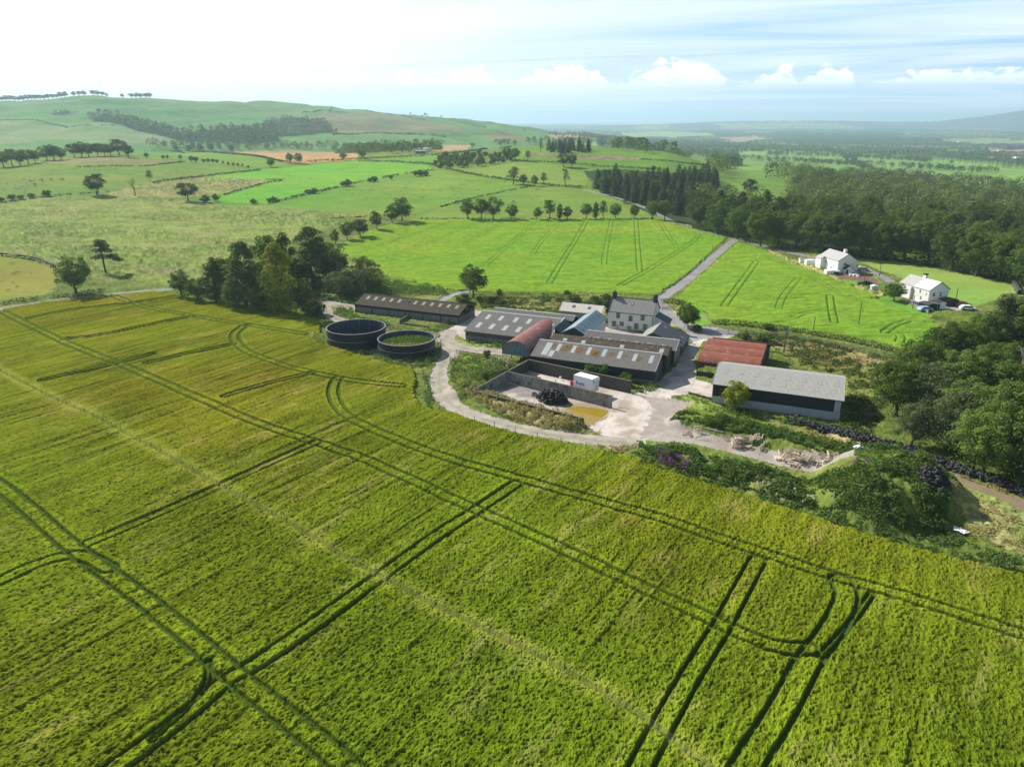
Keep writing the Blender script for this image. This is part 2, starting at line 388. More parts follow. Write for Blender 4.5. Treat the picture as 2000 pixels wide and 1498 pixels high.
# ---- outlines, picked off the ground, painter's order: class, colour, outline, raggedness in metres
AREA = [
 (PAST, D(.15, .225, .055), [(-400, 330), (0, 322), (100, 318), (200, 305), (330, 297), (480, 299), (700, 312), (840, 305), (1000, 285), (1130, 283), (1300, 293), (1390, 300), (1420, 340), (1500, 330), (1560, 380), (1400, 440), (820, 430), (650, 480), (300, 400), (-400, 430)], 2),
 # fields on the rise, left
 (PAST, D(.15, .25, .05), [(300, 302), (330, 297), (470, 299), (560, 318), (500, 330), (430, 318), (330, 318), (270, 305)], 1),
 (PAST, D(.21, .205, .10), [(80, 318), (130, 308), (200, 307), (280, 312), (360, 316), (270, 327), (180, 323)], 3),
 (PAST, D(.17, .235, .06), [(-300, 392), (0, 388), (0, 350), (120, 340), (350, 320), (480, 328), (510, 333), (420, 345), (300, 358), (200, 375), (100, 385)], 2),
 (RUSH, D(.25, .255, .075), [(200, 383), (240, 368), (290, 358), (400, 346), (520, 352), (515, 359), (470, 370), (425, 381), (390, 385), (300, 388), (230, 388)], 3),
 (PAST, D(.165, .34, .05), [(400, 345), (500, 333), (610, 322), (700, 314), (830, 317), (845, 332), (800, 338), (700, 357), (620, 374), (525, 398), (430, 395), (420, 382), (470, 371), (515, 359), (520, 352)], 1),
 (PAST, D(.14, .28, .055), [(720, 311), (840, 303), (860, 312), (830, 321), (760, 316)], 1),
 (PAST, D(.16, .265, .055), [(520, 401), (620, 376), (700, 359), (800, 340), (850, 333), (930, 345), (1010, 358), (1022, 366), (940, 382), (860, 402), (810, 417), (740, 416), (680, 417)], 1),
 (PAST, D(.165, .25, .06), [(820, 428), (860, 404), (940, 384), (1022, 368), (1090, 366), (1150, 370), (1210, 392), (1260, 410), (1340, 428), (1300, 430)], 1),
 (PAST, D(.185, .265, .07), [(880, 332), (960, 322), (1010, 316), (1100, 325), (1160, 330), (1145, 362), (1080, 365), (1000, 355), (940, 343)], 1),
 (PAST, D(.14, .23, .05), [(1010, 315), (1080, 300), (1200, 305), (1310, 320), (1290, 330), (1160, 322), (1060, 316)], 1),
 (PAST, D(.15, .25, .055), [(1200, 304), (1280, 299), (1380, 312), (1390, 322), (1300, 322)], 1),
 (PAST, D(.15, .245, .055), [(1010, 292), (1130, 291), (1200, 303), (1080, 300), (1010, 306)], 1),
 (RUSH, D(.24, .19, .10), [(1020, 298), (1080, 302), (1180, 305), (1260, 309), (1240, 314), (1120, 311), (1030, 305)], 3),
 (PAST, D(.15, .22, .055), [(850, 301), (930, 292), (1000, 288), (1000, 300), (940, 308), (880, 308)], 1),
 (STUB, c_stub, [(455, 296), (560, 293), (660, 298), (700, 304), (692, 313), (600, 319), (560, 318), (500, 304)], 1),
 (STUB, c_stub * 1.05, [(812, 290), (870, 284), (925, 282), (915, 288), (880, 295), (840, 297)], 1),
 (STUB, D(.46, .28, .17), [(1068, 264), (1120, 264), (1172, 271), (1163, 281), (1110, 275)], 2),
 (STUB, D(.40, .27, .17), [(1174, 273), (1240, 278), (1290, 281), (1240, 285), (1172, 282)], 2),
 # hill fields
 (HILL, D(.17, .27, .09), [(0, 229), (63, 232), (224, 244), (200, 247), (115, 245), (70, 236), (0, 236)], 5),
 (HILL, D(.20, .25, .11), [(0, 238), (60, 237), (115, 247), (224, 247), (315, 269), (336, 278), (245, 281), (105, 273), (35, 281), (-100, 290), (-100, 238)], 5),
 (HILL, D(.25, .22, .14), [(300, 268), (340, 279), (365, 282), (330, 284), (290, 280)], 5),
 (HILL, D(.14, .26, .09), [(545, 270), (650, 265), (800, 262), (900, 275), (960, 283), (820, 285), (700, 285), (560, 280)], 5),
 (HILL, D(.21, .21, .11), [(600, 222), (740, 221), (860, 240), (915, 262), (650, 265), (600, 250)], 8),
 (HILL, D(.13, .25, .08), [(915, 247), (990, 252), (1050, 262), (1010, 276), (920, 270), (925, 255)], 5),
 (HILL, D(.21, .19, .10), [(925, 255), (1010, 264), (1030, 276), (960, 272)], 5),
 (WOOD, D(.035, .055, .03), [(175, 232), (200, 222), (230, 228), (290, 243), (350, 262), (385, 258), (430, 252), (530, 252), (545, 275), (500, 282), (400, 278), (350, 275), (300, 262), (240, 245)], 6),
 (WOOD, D(.05, .07, .035), [(515, 236), (560, 228), (600, 230), (650, 250), (655, 262), (620, 262), (545, 268), (520, 252)], 9),
 (HILL, D(.10, .125, .055), [(100, 220), (150, 217), (155, 224), (110, 226)], 6),
 # lowland clearings
 (PLAIN, D(.26, .34, .12), [(1205, 262), (1290, 258), (1380, 262), (1400, 268), (1300, 272), (1230, 270)], 4),
 (PLAIN, D(.34, .25, .15), [(1390, 270), (1470, 268), (1510, 276), (1440, 281)], 4),
 (PLAIN, D(.20, .27, .10), [(1810, 278), (1900, 272), (2000, 276), (2000, 286), (1900, 286)], 4),
 (PLAIN, D(.33, .22, .16), [(1925, 295), (2000, 291), (2060, 300), (2000, 305), (1930, 303)], 4),
 (PLAIN, D(.30, .21, .17), [(1900, 305), (1990, 307), (2080, 318), (2000, 323), (1930, 318)], 5),
 (PAST, D(.18, .27, .08), [(1460, 302), (1560, 302), (1620, 312), (1700, 318), (1830, 322), (1850, 330), (1700, 328), (1560, 318), (1470, 310)], 3),
 (PAST, D(.17, .27, .07), [(1740, 312), (1830, 320), (2000, 330), (2000, 345), (1850, 340), (1760, 326)], 3),
 (PAST, D(.20, .29, .08), [(1860, 345), (1960, 348), (1990, 356), (1900, 358), (1850, 352)], 3),
 (PAST, D(.22, .30, .09), [(1880, 378), (1935, 384), (1940, 393), (1890, 392)], 3),
 # woods to the right
 (WOOD, D(.05, .075, .03), [(1140, 335), (1200, 330), (1340, 340), (1372, 360), (1372, 395), (1430, 405), (1500, 415), (1535, 400), (1545, 352), (1700, 350), (2100, 385), (2400, 440), (2400, 560), (2050, 562), (1900, 540), (1790, 520), (1700, 503), (1570, 486), (1450, 462), (1360, 442), (1300, 428), (1240, 404), (1180, 380)], 3),
 (PAST, D(.16, .26, .065), [(1372, 392), (1380, 360), (1440, 352), (1530, 352), (1540, 380), (1530, 412), (1490, 410), (1430, 402)], 2),
 (PAST, D(.16, .26, .065), [(1450, 335), (1490, 338), (1500, 350), (1470, 352)], 2),
 (PAST, D(.16, .28, .06), [(1740, 496), (1800, 490), (1840, 500), (1840, 516), (1780, 516)], 2),
 (PAST, D(.20, .31, .075), [(1440, 300), (1640, 306), (1860, 318), (2010, 334), (2010, 362), (1840, 354), (1560, 340), (1450, 332)], 2),
 # the rushy slope left, then the ground round the farm
 (RUSH, c_rush, [(-500, 400), (0, 389), (100, 386), (200, 383), (330, 389), (420, 402), (520, 404), (600, 411), (680, 419), (730, 421), (690, 445), (640, 470), (560, 500), (420, 560), (320, 565), (240, 540), (130, 520), (60, 505), (-500, 500)], 2),
 (ROUGH, c_rough, [(-600, 498), (60, 505), (130, 518), (240, 540), (320, 560), (430, 540), (600, 460), (700, 425), (800, 428), (1290, 430), (1440, 462), (1560, 488), (1700, 505), (2000, 560), (2600, 640), (2600, 1400), ('w', 200, 20), (2000, 1130), (1500, 1000), (900, 860), (640, 700), (300, 585), (-500, 640)], 1.5),
 (STUB, D(.215, .215, .055), [(-500, 500), (0, 500), (60, 508), (105, 522), (112, 548), (105, 570), (60, 583), (0, 588), (-500, 610)], 1.5),
 (MEADOW, c_mead, [(655, 487), (700, 462), (760, 440), (820, 430), (900, 430), (1100, 431), (1290, 431), (1345, 441), (1418, 466), (1402, 482), (1345, 535), (1284, 578), (1240, 576), (1100, 574), (1000, 572), (930, 572), (890, 569), (800, 560), (765, 545), (740, 525), (700, 508), (665, 495)], .8),
 (MEADOW, c_mead, [(1442, 474), (1500, 492), (1560, 517), (1650, 552), (1740, 587), (1812, 620), (1860, 660), (1800, 692), (1700, 668), (1600, 653), (1500, 640), (1400, 634), (1372, 604), (1322, 584), (1380, 532)], .8),
 (RUSH, D(.36, .34, .12), [(1500, 487), (1560, 512), (1650, 548), (1745, 582), (1820, 618), (1812, 624), (1740, 591), (1650, 556), (1560, 520), (1500, 495)], .7),
 (PAST, D(.25, .33, .10), [(1665, 507), (1760, 512), (1900, 540), (1975, 550), (1985, 572), (1900, 600), (1860, 590), (1800, 556), (1720, 530)], 1),
 (PAST, D(.23, .31, .09), [(1978, 545), (2300, 580), (2300, 640), (2000, 600)], 1),
 (PAST, D(.16, .30, .06), [(1700, 585), (1735, 576), (1780, 600), (1830, 612), (1800, 618), (1750, 603)], .7),
 (DIRT, c_soil, [(1633, 536), (1690, 536), (1712, 546), (1720, 556), (1680, 552), (1640, 545)], .5),
 (PAST, D(.16, .30, .05), [(1640, 545), (1690, 551), (1680, 560), (1650, 555)], .4),
 (GRAVEL, c_grav * 1.1, [(1668, 520), (1690, 522), (1695, 532), (1668, 534)], .4),
 (GRAVEL, c_grav, [(1838, 596), (1875, 590), (1895, 600), (1880, 608), (1840, 606)], .4),
 # dry and bright patches in the rough grass
 (ROUGH, D(.30, .25, .12), [(1425, 650), (1500, 655), (1600, 675), (1740, 702), (1760, 715), (1640, 712), (1560, 700), (1500, 680)], 1.5),
 (ROUGH, D(.19, .24, .05), [(1540, 700), (1640, 712), (1740, 720), (1700, 820), (1650, 800), (1650, 735), (1560, 715)], 1.5),
 (ROUGH, D(.22, .24, .08), [(940, 585), (1100, 590), (1180, 600), (1090, 612), (930, 600)], 1.5),
 (ROUGH, D(.20, .33, .04), [(885, 665), (980, 678), (980, 682), (900, 674), (870, 660)], .4),
 (ROUGH, D(.20, .30, .05), [(880, 700), (920, 695), (960, 715), (930, 745), (900, 765), (870, 740)], .8),
 (ROUGH, D(.36, .33, .14), [(905, 770), (945, 770), (1140, 820), (1140, 838), (1040, 830), (960, 800)], .6),
 (ROUGH, D(.44, .34, .17), [(1170, 866), (1240, 870), (1290, 850), (1270, 880), (1200, 885)], .5),
 (ROUGH, D(.16, .23, .05), [(1240, 850), (1290, 845), (1330, 862), (1300, 870), (1250, 880)], .5),
 (ROUGH, D(.22, .29, .06), [(1335, 775), (1360, 762), (1410, 790), (1400, 805), (1345, 800)], .5),
 (ROUGH, D(.38, .31, .15), [(1610, 835), (1700, 860), (1690, 875), (1620, 860)], .8),
 (ROUGH, D(.24, .33, .08), [(1790, 915), (1850, 935), (2100, 1020), (2100, 1060), (1900, 1000), (1820, 950)], .8),
 (ROUGH, D(.34, .34, .13), [(1850, 960), (1950, 985), (2000, 1050), (2000, 1085), (1930, 1060), (1880, 1010), (1845, 985)], 1.0),
 (ROUGH, D(.20, .26, .07), [(1960, 990), (2100, 1030), (2100, 1120), (2000, 1100), (1980, 1040)], 1),
 (ROUGH, D(.16, .36, .04), [(1340, 590), (1372, 606), (1390, 630), (1370, 640), (1330, 612)], .5),
 (ROUGH, D(.30, .36, .09), [(1290, 605), (1335, 600), (1345, 625), (1350, 640), (1310, 640), (1295, 625)], .4),
 # the barley
 (BARLEY, c_barley, [(-600, 690), (0, 609), (100, 592), (210, 580), (300, 572), (340, 578), (400, 593), (470, 599), (570, 613), (622, 631), (628, 658), (648, 680), (700, 697), (760, 714), (806, 724), (812, 745), (808, 780), (825, 800), (880, 812), (960, 838), (1050, 861), (1130, 878), (1200, 890), (1260, 913), (1350, 942), (1450, 972), (1550, 1003), (1650, 1037), (1750, 1068), (1850, 1094), (2000, 1128), (2600, 1300), ('w', 120, -40), ('w', -120, -40), (-600, 3000)], .5),
]
LINE = [ # tracks and roads: class, colour, width, pixel line
 (ROAD, c_tar, 3.3, [(1283, 590), (1300, 578), (1345, 545), (1390, 505), (1425, 475), (1440, 466)]),
 (ROAD, c_tar, 2.8, [(1440, 468), (1400, 458), (1350, 446), (1310, 432), (1260, 405), (1200, 385), (1140, 371)]),
 (ROAD, c_tar, 3.0, [(1440, 467), (1500, 485), (1570, 500), (1640, 512), (1690, 525), (1735, 548), (1775, 575), (1800, 600)]),
 (ROAD, c_tar * .85, 2.3, [(-300, 640), (0, 606), (100, 589), (210, 577), (280, 569), (330, 567)]),
 (ROAD, c_tar, 4.0, [(1283, 590), (1330, 640), (1380, 652)]),
 (ROAD, c_tar * 1.1, 3.0, [(855, 592), (872, 582), (895, 573), (920, 569)]),
 (GRAVEL, c_grav, 5.0, [(600, 582), (640, 590), (690, 602)]),
 (GRAVEL, c_grav * .9, 3.5, [(640, 592), (632, 604), (650, 620), (690, 640), (760, 655)]),
 (GRAVEL, c_grav, 3.8, [(880, 648), (868, 665), (882, 690), (862, 715), (856, 745), (866, 778), (905, 806), (980, 830), (1060, 847), (1140, 858), (1240, 868)]),
 (GRAVEL, c_grav, 4.6, [(868, 665), (905, 682), (950, 686), (1000, 690)]),
 (GRAVEL, c_grav, 3.0, [(780, 648), (850, 650), (880, 652)]),
 (DIRT, D(.26, .19, .13), 3.0, [(1790, 905), (1850, 930), (1920, 955), (2000, 988), (2300, 1100)]),
 (DIRT, c_straw * .8, 1.3, [(240, 386), (330, 390), (440, 403), (540, 404), (610, 412), (700, 421), (760, 422)]),
]
YARDS = [
 (YARD, c_conc, [(1146, 837), (1192, 795), (1236, 770), (1255, 765), (1300, 758), (1280, 752), (1322, 715), (1330, 690), (1352, 668), (1350, 648), (1400, 645), (1440, 654), (1420, 662), (1372, 668), (1358, 700), (1358, 742), (1400, 752), (1396, 777), (1350, 770), (1310, 775), (1300, 800), (1290, 830), (1262, 862), (1200, 862)], .25),
 (YARD, c_conc * .62, [(1288, 832), (1330, 836), (1400, 852), (1500, 880), (1600, 895), (1688, 920), (1665, 936), (1560, 920), (1450, 892), (1350, 868), (1262, 862)], .25),
 (YARD, c_conc * .85, [(872, 645), (896, 633), (926, 606), (948, 609), (912, 666), (885, 652)], .2),
 (GRAVEL, c_grav * .95, [(1252, 775), (1300, 778), (1355, 786), (1335, 800), (1312, 818), (1330, 836), (1290, 846), (1245, 862), (1262, 830), (1280, 800)], .7),
 (YARD, c_conc * .8, [(1180, 630), (1200, 640), (1262, 655), (1240, 662), (1160, 655)], .2),
 (ROAD, c_tar * 1.15, [(1335, 640), (1380, 638), (1445, 648), (1480, 654), (1400, 657), (1352, 668), (1340, 655)], .3),
]
def pqpoly(pts): return np.array([fw(p, q) for p, q in pts])
PIT = pqpoly([(-58, 117.6), (-34.2, 112.4), (-31.5, 117), (-32.2, 122.8), (-55.2, 128)])
PIT2 = pqpoly([(-55.2, 128), (-32.2, 122.8), (-29.5, 127), (-30.9, 131.7), (-54.1, 136.4)])

# ---- grid: fine where the photo looks, coarse all round
a_in = np.linspace(R(-45), R(45), 1650)
a_l = np.linspace(R(-180), R(-45), 60)[:-1]; a_r = np.linspace(R(45), R(180), 60)[1:]
AZ = np.concatenate([a_l, a_in, a_r])
th = np.concatenate([np.arange(R(55), R(19), -0.00082), np.arange(R(19), R(11.5), -0.00050), np.arange(R(11.5), R(8), -0.00088)])
r_n = HC / np.tan(th)
r = [r_n[-1]]
while r[-1] < 36000: r.append(r[-1] * 1.0058)
RR = np.concatenate([[4, 10, 18, 25], r_n, np.array(r[1:])])
A, Rg = np.meshgrid(AZ, RR)
GX = (np.sin(A) * Rg).ravel(); GY = (np.cos(A) * Rg).ravel()
nr, na = A.shape
Rr = Rg.ravel()
GZ = Hfull(GX, GY)
cls = np.full(GX.shape, ROUGH, dtype=np.int8)
col = np.tile(c_rough, (len(GX), 1)).astype(np.float32)
cls[GY > 420] = PAST; col[GY > 420] = D(.15, .22, .055)
far = GY > 1050
ishill = far & (GX / np.maximum(GY, 1) < .09) & (GY < 4600)
cls[far] = PLAIN
cls[ishill] = HILL
# hillside colour
i = np.nonzero(ishill)[0]
nz = fbm(GX[i] / 220, GY[i] / 220, 4, 21)
col[i] = D(.120, .235, .075) * (0.85 + .3 * nz)[:, None] + (D(.06, .02, .015) * np.clip((fbm(GX[i] / 500, GY[i] / 500, 3, 22) - .5) * 4, 0, 1)[:, None])
# lowland: hedged fields and woods
i = np.nonzero(cls == PLAIN)[0]
x, y = GX[i], GY[i]
wx = x + 160 * (fbm(x / 700, y / 700, 2, 31) - .5); wy = y + 160 * (fbm(x / 700, y / 700, 2, 32) - .5)
u1 = (wx * .94 + wy * .34) / 230; v1 = (-wx * .34 + wy * .94) / 330
u1 = u1 + _h(np.floor(v1).astype(np.int64), np.zeros(len(i), dtype=np.int64), 5) * .7
ci = np.floor(u1).astype(np.int64); cj = np.floor(v1).astype(np.int64)
hc = _h(ci, cj, 41)[:, None]; hc2 = _h(ci, cj, 42)[:, None]
fc = np.where(hc < .62, D(.20, .30, .085) * (.8 + .5 * hc2), np.where(hc < .80, D(.26, .25, .13), np.where(hc < .9, D(.34, .25, .16), D(.17, .28, .07))))
edge = np.minimum(np.minimum(u1 - ci, 1 - (u1 - ci)) * 230, np.minimum(v1 - cj, 1 - (v1 - cj)) * 330)
wd = fbm(x / 520, y / 900, 4, 51) + .10 * np.clip((x / y - .1) * 2, -.5, 1)
iw = (wd > .52) | ((edge < 11) & (fbm(x / 90, y / 90, 2, 52) > .32))
col[i] = np.where(iw[:, None], D(.052, .082, .042) * (.6 + .8 * vn(x / 25, y / 40, 8))[:, None], fc)
bump_w = np.zeros(len(GX), dtype=np.float32)
bump_w[i[iw]] = 7 + 8 * fbm(x[iw] / 16, y[iw] / 24, 3, 61)
# water line of the firth on the horizon
sea = (cls == PLAIN) & (GY > 15500) & (GX < 4200)
cls[sea] = SEA; col[sea] = D(.30, .36, .42); bump_w[sea] = 0
def paint(c, colr, P, rag):
    if rag > 0:
        X2 = GX; Y2 = GY
    m = (GX > P[:, 0].min() - 4) & (GX < P[:, 0].max() + 4) & (GY > P[:, 1].min() - 4) & (GY < P[:, 1].max() + 4)
    k = np.nonzero(m)[0]
    if len(k) == 0: return k
    xx = GX[k]; yy = GY[k]
    s = max(.8, rag * 1.3)
    if rag > 0:
        xx = xx + rag * 2 * (fbm(xx / s, yy / s, 2, 71) - .5); yy = yy + rag * 2 * (fbm(GX[k] / s, yy / s, 2, 72) - .5)
    k = k[pip(xx, yy, P)]
    cls[k] = c; col[k] = colr; bump_w[k] = 0
    return k
for c, cc_, pts, rag in AREA:
    paint(c, cc_, wpoly(pts), rag)
for c, cc_, pts, rag in YARDS:
    paint(c, cc_, wpoly(pts, step=400), rag)
paint(YARD, c_conc * .8, PIT, 0); paint(YARD, c_conc * .9, PIT2, 0)
LINEW = []
lane_mask = np.zeros(len(GX), dtype=np.float32)
for c, cc_, wdt, pts in LINE:
    P = smooth_line(wpoly(pts, closed=False), 2)
    LINEW.append(P)
    k, d = near(GX, GY, P, wdt * .5 + 1.0)
    d = d + (fbm(GX[k] / 1.2, GY[k] / 1.2, 2, 81) - .5) * .9 * (1 if c != ROAD else .5)
    s = d < wdt * .5
    k2 = k[s]; cls[k2] = c; col[k2] = cc_; bump_w[k2] = 0
    if c in (GRAVEL, DIRT) and wdt > 2:                     # a grassy, paler middle between the wheelings
        mid = np.exp(-(d[s] / .45) ** 2)[:, None]
        col[k2] = col[k2] * (1 - .45 * mid) + D(.20, .24, .09) * .45 * mid
    if c == GRAVEL:
        n_ = fbm(GX[k2] / 2.2, GY[k2] / 2.2, 3, 83)[:, None]
        col[k2] *= .75 + .5 * n_
# ---- barley: canopy height, wheelings, thin patches
BH = 0.75
TR = [([(-60, 585), (0, 610), (60, 641), (130, 675), (200, 702), (280, 735), (400, 788), (500, 832), (620, 872), (700, 897), (800, 942), (940, 1008), (1080, 1072), (1250, 1152), (1400, 1226), (1480, 1262), (1535, 1277), (1578, 1276)], .93, .30),
 ([(224, 583), (259, 596), (315, 611), (378, 621), (430, 631), (486, 639), (540, 648), (597, 657)], .93, .30),
 ([(378, 621), (345, 629), (301, 637), (196, 660), (130, 667)], .8, .28), ([(350, 581), (259, 596), (145, 607), (52, 627)], .7, .27),
 ([(480, 641), (458, 655), (462, 675), (490, 697), (560, 720), (650, 743), (720, 753), (785, 759)], .93, .30),
 ([(660, 745), (650, 765), (656, 795), (680, 822), (740, 850), (820, 882), (900, 910), (1000, 938), (1150, 981), (1300, 1023), (1460, 1079), (1625, 1132), (1750, 1169), (2000, 1250), (2300, 1350)], .93, .33),
 ([(-40, 930), (10, 962), (80, 1022), (160, 1092), (250, 1155), (325, 1212), (450, 1322), (520, 1378), (600, 1441), (680, 1510), (800, 1620)], 1.0, .34),
 ([(-60, 1170), (0, 1147), (65, 1114), (125, 1094), (170, 1093), (215, 1120)], .93, .30),
 ([(200, 1530), (240, 1500), (320, 1440), (400, 1377), (440, 1340), (500, 1308), (600, 1240), (740, 1137), (850, 1057), (925, 1008), (1008, 952)], .93, .30),
 ([(408, 1300), (412, 1330), (395, 1362), (360, 1400), (300, 1455)], .25, .22),
 ([(1478, 1104), (1445, 1165), (1410, 1231), (1345, 1335), (1280, 1452), (1240, 1530)], .93, .26),
 ([(1640, 1140), (1655, 1165), (1645, 1200), (1620, 1245), (1582, 1292), (1525, 1400), (1460, 1500), (1440, 1540)], 1.15, .36),
 ([(1700, 1170), (1680, 1200), (1640, 1250), (1600, 1292)], .3, .3),
 ([(175, 1070), (300, 1015), (425, 960), (550, 902), (620, 870)], .85, .2), ([(290, 714), (370, 695), (455, 677)], .8, .26), ([(440, 780), (520, 755), (610, 733)], .7, .2),
 ([(85, 748), (200, 722), (300, 695)], .7, .2)]
kb = np.nonzero(cls == BARLEY)[0]
bx, by = GX[kb], GY[kb]
ROWA = math.atan2(*(lambda a, b: (b[1] - a[1], b[0] - a[0]))(G(240, 1500), G(925, 1008)))   # drilling direction
cr, sr = math.cos(ROWA), math.sin(ROWA)
ur = bx * cr + by * sr; vr = -bx * sr + by * cr
rb = np.hypot(bx, by)
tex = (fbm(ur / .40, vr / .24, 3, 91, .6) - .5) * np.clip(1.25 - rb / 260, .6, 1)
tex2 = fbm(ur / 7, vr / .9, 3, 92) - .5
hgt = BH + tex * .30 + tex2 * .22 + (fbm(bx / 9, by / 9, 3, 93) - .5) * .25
colb = np.tile(c_barley, (len(kb), 1)) * (1 + np.where(tex > 0, 1.1, 1.9) * tex + .75 * tex2 + .5 * (fbm(bx / 14, by / 14, 3, 94) - .5))[:, None]  # hollows between crop clumps darkened in the colour, shade put into it
ripe = np.clip((fbm(ur / 10, vr / 3, 4, 95) - .56) * 5, 0, 1) * np.clip((fbm(ur / 2.5, vr / .8, 2, 96) - .35) * 3, 0, 1)
colb = colb * (1 - ripe[:, None] * .42) + D(.35, .30, .08) * (ripe * .42)[:, None]
hue = np.clip((fbm(bx / 45, by / 45, 3, 97) - .5) * 2.2 + np.clip((rb - 110) / 160, -.3, .8), -.6, 1)[:, None]
colb = colb * (1 + hue * D(.24, .0, .1))
cool = np.clip((bx - 35) / 45, 0, 1)[:, None] * .4
colb = colb * (1 - cool) + D(.088, .165, .014) * cool * (1 + .9 * tex)[:, None]
strk = np.clip((fbm(vr / 1.0, ur / 26, 2, 151) - .57) * 7, 0, 1) * np.clip((fbm(vr / 14, ur / 30, 2, 152) - .34) * 4, 0, 1) * np.clip((60 - bx) / 50, .25, 1)
hgt = hgt * (1 - strk * .20); colb = colb * (1 - .20 * strk)[:, None]
hgt = hgt - np.clip(.40 - fbm(bx / .34, by / .28, 2, 153), 0, 1) * .75 * np.clip(1.3 - rb / 170, 0, 1)
ez = np.ones(len(kb)) * 9
for pts, off, wid in TR:
    P = smooth_line(wpoly(pts, closed=False, step=60), 2)
    j, d = near(bx, by, P, off + 1.6)
    d = np.abs(d - off) - wid * .5 + (fbm(bx[j] / .7, by[j] / .7, 2, 98) - .5) * .16
    ez[j] = np.minimum(ez[j], d)
fr = np.clip((rb - 100) * .0024, 0, .22); groove = np.clip(1 - (ez - fr) / (.13 + fr * .5), 0, 1) * (1 - fr * 1.1)
hgt = hgt * (1 - groove * .55)
colb = colb * (1 - groove[:, None]) + D(.060, .098, .014) * groove[:, None]
rim = np.exp(-((ez - .5) / .3) ** 2)[:, None] * .25
colb = colb * (1 + rim)
FEN = smooth_line(wpoly([(-120, 668), (0, 728), (80, 770), (200, 825), (320, 890), (430, 955), (520, 1003), (600, 1050), (740, 1133), (900, 1215), (1070, 1300), (1200, 1375), (1290, 1437), (1370, 1500), (1440, 1560)], closed=False, step=60), 2)
j, d = near(bx, by, FEN, 3.2)
e = np.clip(1 - np.abs(d) / .40, 0, 1); e2 = np.clip(1.5 - np.abs(d) / 1.35, 0, 1)
hgt[j] = hgt[j] * (1 - e * .75)
e = e * .3; colb[j] = colb[j] * (1 - e[:, None]) + D(.23, .28, .05) * e[:, None]
pt = (e2 * np.clip((fbm(bx[j] / 3, by[j] / 3, 3, 99) - .34) * 4, .4, 1))[:, None] * .55
colb[j] = colb[j] * (1 - pt) + D(.33, .35, .05) * pt
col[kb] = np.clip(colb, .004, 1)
disp = np.zeros(len(GX), dtype=np.float32)
disp[kb] = np.clip(hgt, .02, 2)
# ---- green crop: finer and smoother
km = np.nonzero(cls == MEADOW)[0]
mx, my = GX[km], GY[km]
tm = fbm(mx / 5, my / 1.6, 4, 101, .6) - .5
tm2 = fbm(mx / 40, my / 25, 3, 102) - .5
t3 = fbm(mx / 1.6, my / 1.2, 2, 105) - .5
cm_ = np.tile(c_mead, (len(km), 1)) * (1 + .55 * tm + .35 * t3)[:, None]
yl = np.clip(tm2 * 2 + tm * 1.0, -1, 1)[:, None]
cm_ = cm_ * (1 + yl * D(.26, .04, .1))
hm = .5 + tm * .55 + t3 * .3
MT = [([(1146, 433), (1128, 465), (1105, 502), (1073, 556)], .3), ([(1243, 433), (1245, 470), (1250, 532)], .28), ([(1366, 462), (1348, 480), (1290, 515), (1250, 540), (1212, 560)], .42), ([(1047, 433), (1000, 475), (950, 520)], .2), ([(990, 433), (940, 460), (890, 490)], .14), ([(948, 435), (880, 458), (760, 505)], .16),
      ([(1095, 433), (1060, 470), (1040, 500)], .12), ([(1195, 433), (1185, 480), (1180, 520)], .12), ([(1290, 436), (1305, 460), (1320, 480)], .14), ([(880, 435), (800, 462), (715, 490)], .2), ([(1300, 435), (1330, 448), (1366, 462)], .15),
      ([(1478, 513), (1455, 545), (1415, 600)], .26), ([(1621, 580), (1624, 605), (1630, 632)], .4), ([(1500, 505), (1580, 540), (1640, 575), (1720, 605), (1800, 630)], .18), ([(1552, 622), (1580, 612), (1630, 606), (1680, 610)], .16),
      ([(1772, 630), (1745, 638), (1728, 652)], .5), ([(1756, 672), (1762, 660), (1745, 650)], .2), ([(1560, 545), (1530, 580), (1520, 605)], .1)]
em = np.ones(len(km)) * 9
for pts, wid in MT:
    P = smooth_line(wpoly(pts, closed=False, step=60), 2)
    j, d = near(mx, my, P, 3)
    em[j] = np.minimum(em[j], np.abs(d - .93) - wid * .32)
gm = np.clip(1 - em / .2, 0, 1)
hm = hm * (1 - gm * .45)
cm_ = cm_ * (1 - gm[:, None] * .8) + D(.05, .12, .02) * gm[:, None] * .8
col[km] = np.clip(cm_, .004, 1); disp[km] = np.clip(hm, .02, 2)
# ---- rough grass, rushes, pasture
kr = np.nonzero((cls == ROUGH) | (cls == RUSH))[0]
x, y = GX[kr], GY[kr]
tr = fbm(x / .8, y / .8, 3, 111, .65) - .5; tr2 = fbm(x / 7, y / 7, 3, 112) - .5
dr = np.clip((fbm(x / 12, y / 9, 4, 113) - .54) * 5, 0, 1)[:, None] * .55
cr_ = col[kr] * (1 + 1.1 * tr + .8 * tr2)[:, None]
col[kr] = np.clip(cr_ * (1 - dr) + D(.30, .27, .11) * dr * (1 + tr)[:, None], .01, 1)
fade = np.clip((420 - GY[kr]) / 100, .25, 1)
disp[kr] = np.clip(.2 + tr * .45 + tr2 * .35, 0, 2) * fade
ki = np.nonzero(cls == RUSH)[0]
x, y = GX[ki], GY[ki]
clump = np.clip((fbm(x / 1.7, y / 1.3, 2, 121) - .52) * 6, 0, 1) * np.clip((fbm(x / 55, y / 18, 3, 122) - .40) * 5, 0, 1)
col[ki] = col[ki] * (1 - .55 * clump[:, None]) + D(.05, .12, .03) * .55 * clump[:, None]
disp[ki] += clump * .7
bare = np.clip((fbm(x / 22, y / 9, 4, 123) - .62) * 6, 0, 1)[:, None] * .35
col[ki] = col[ki] * (1 - bare) + D(.28, .25, .14) * bare
kp = np.nonzero((cls == PAST) | (cls == STUB) | (cls == HILL))[0]
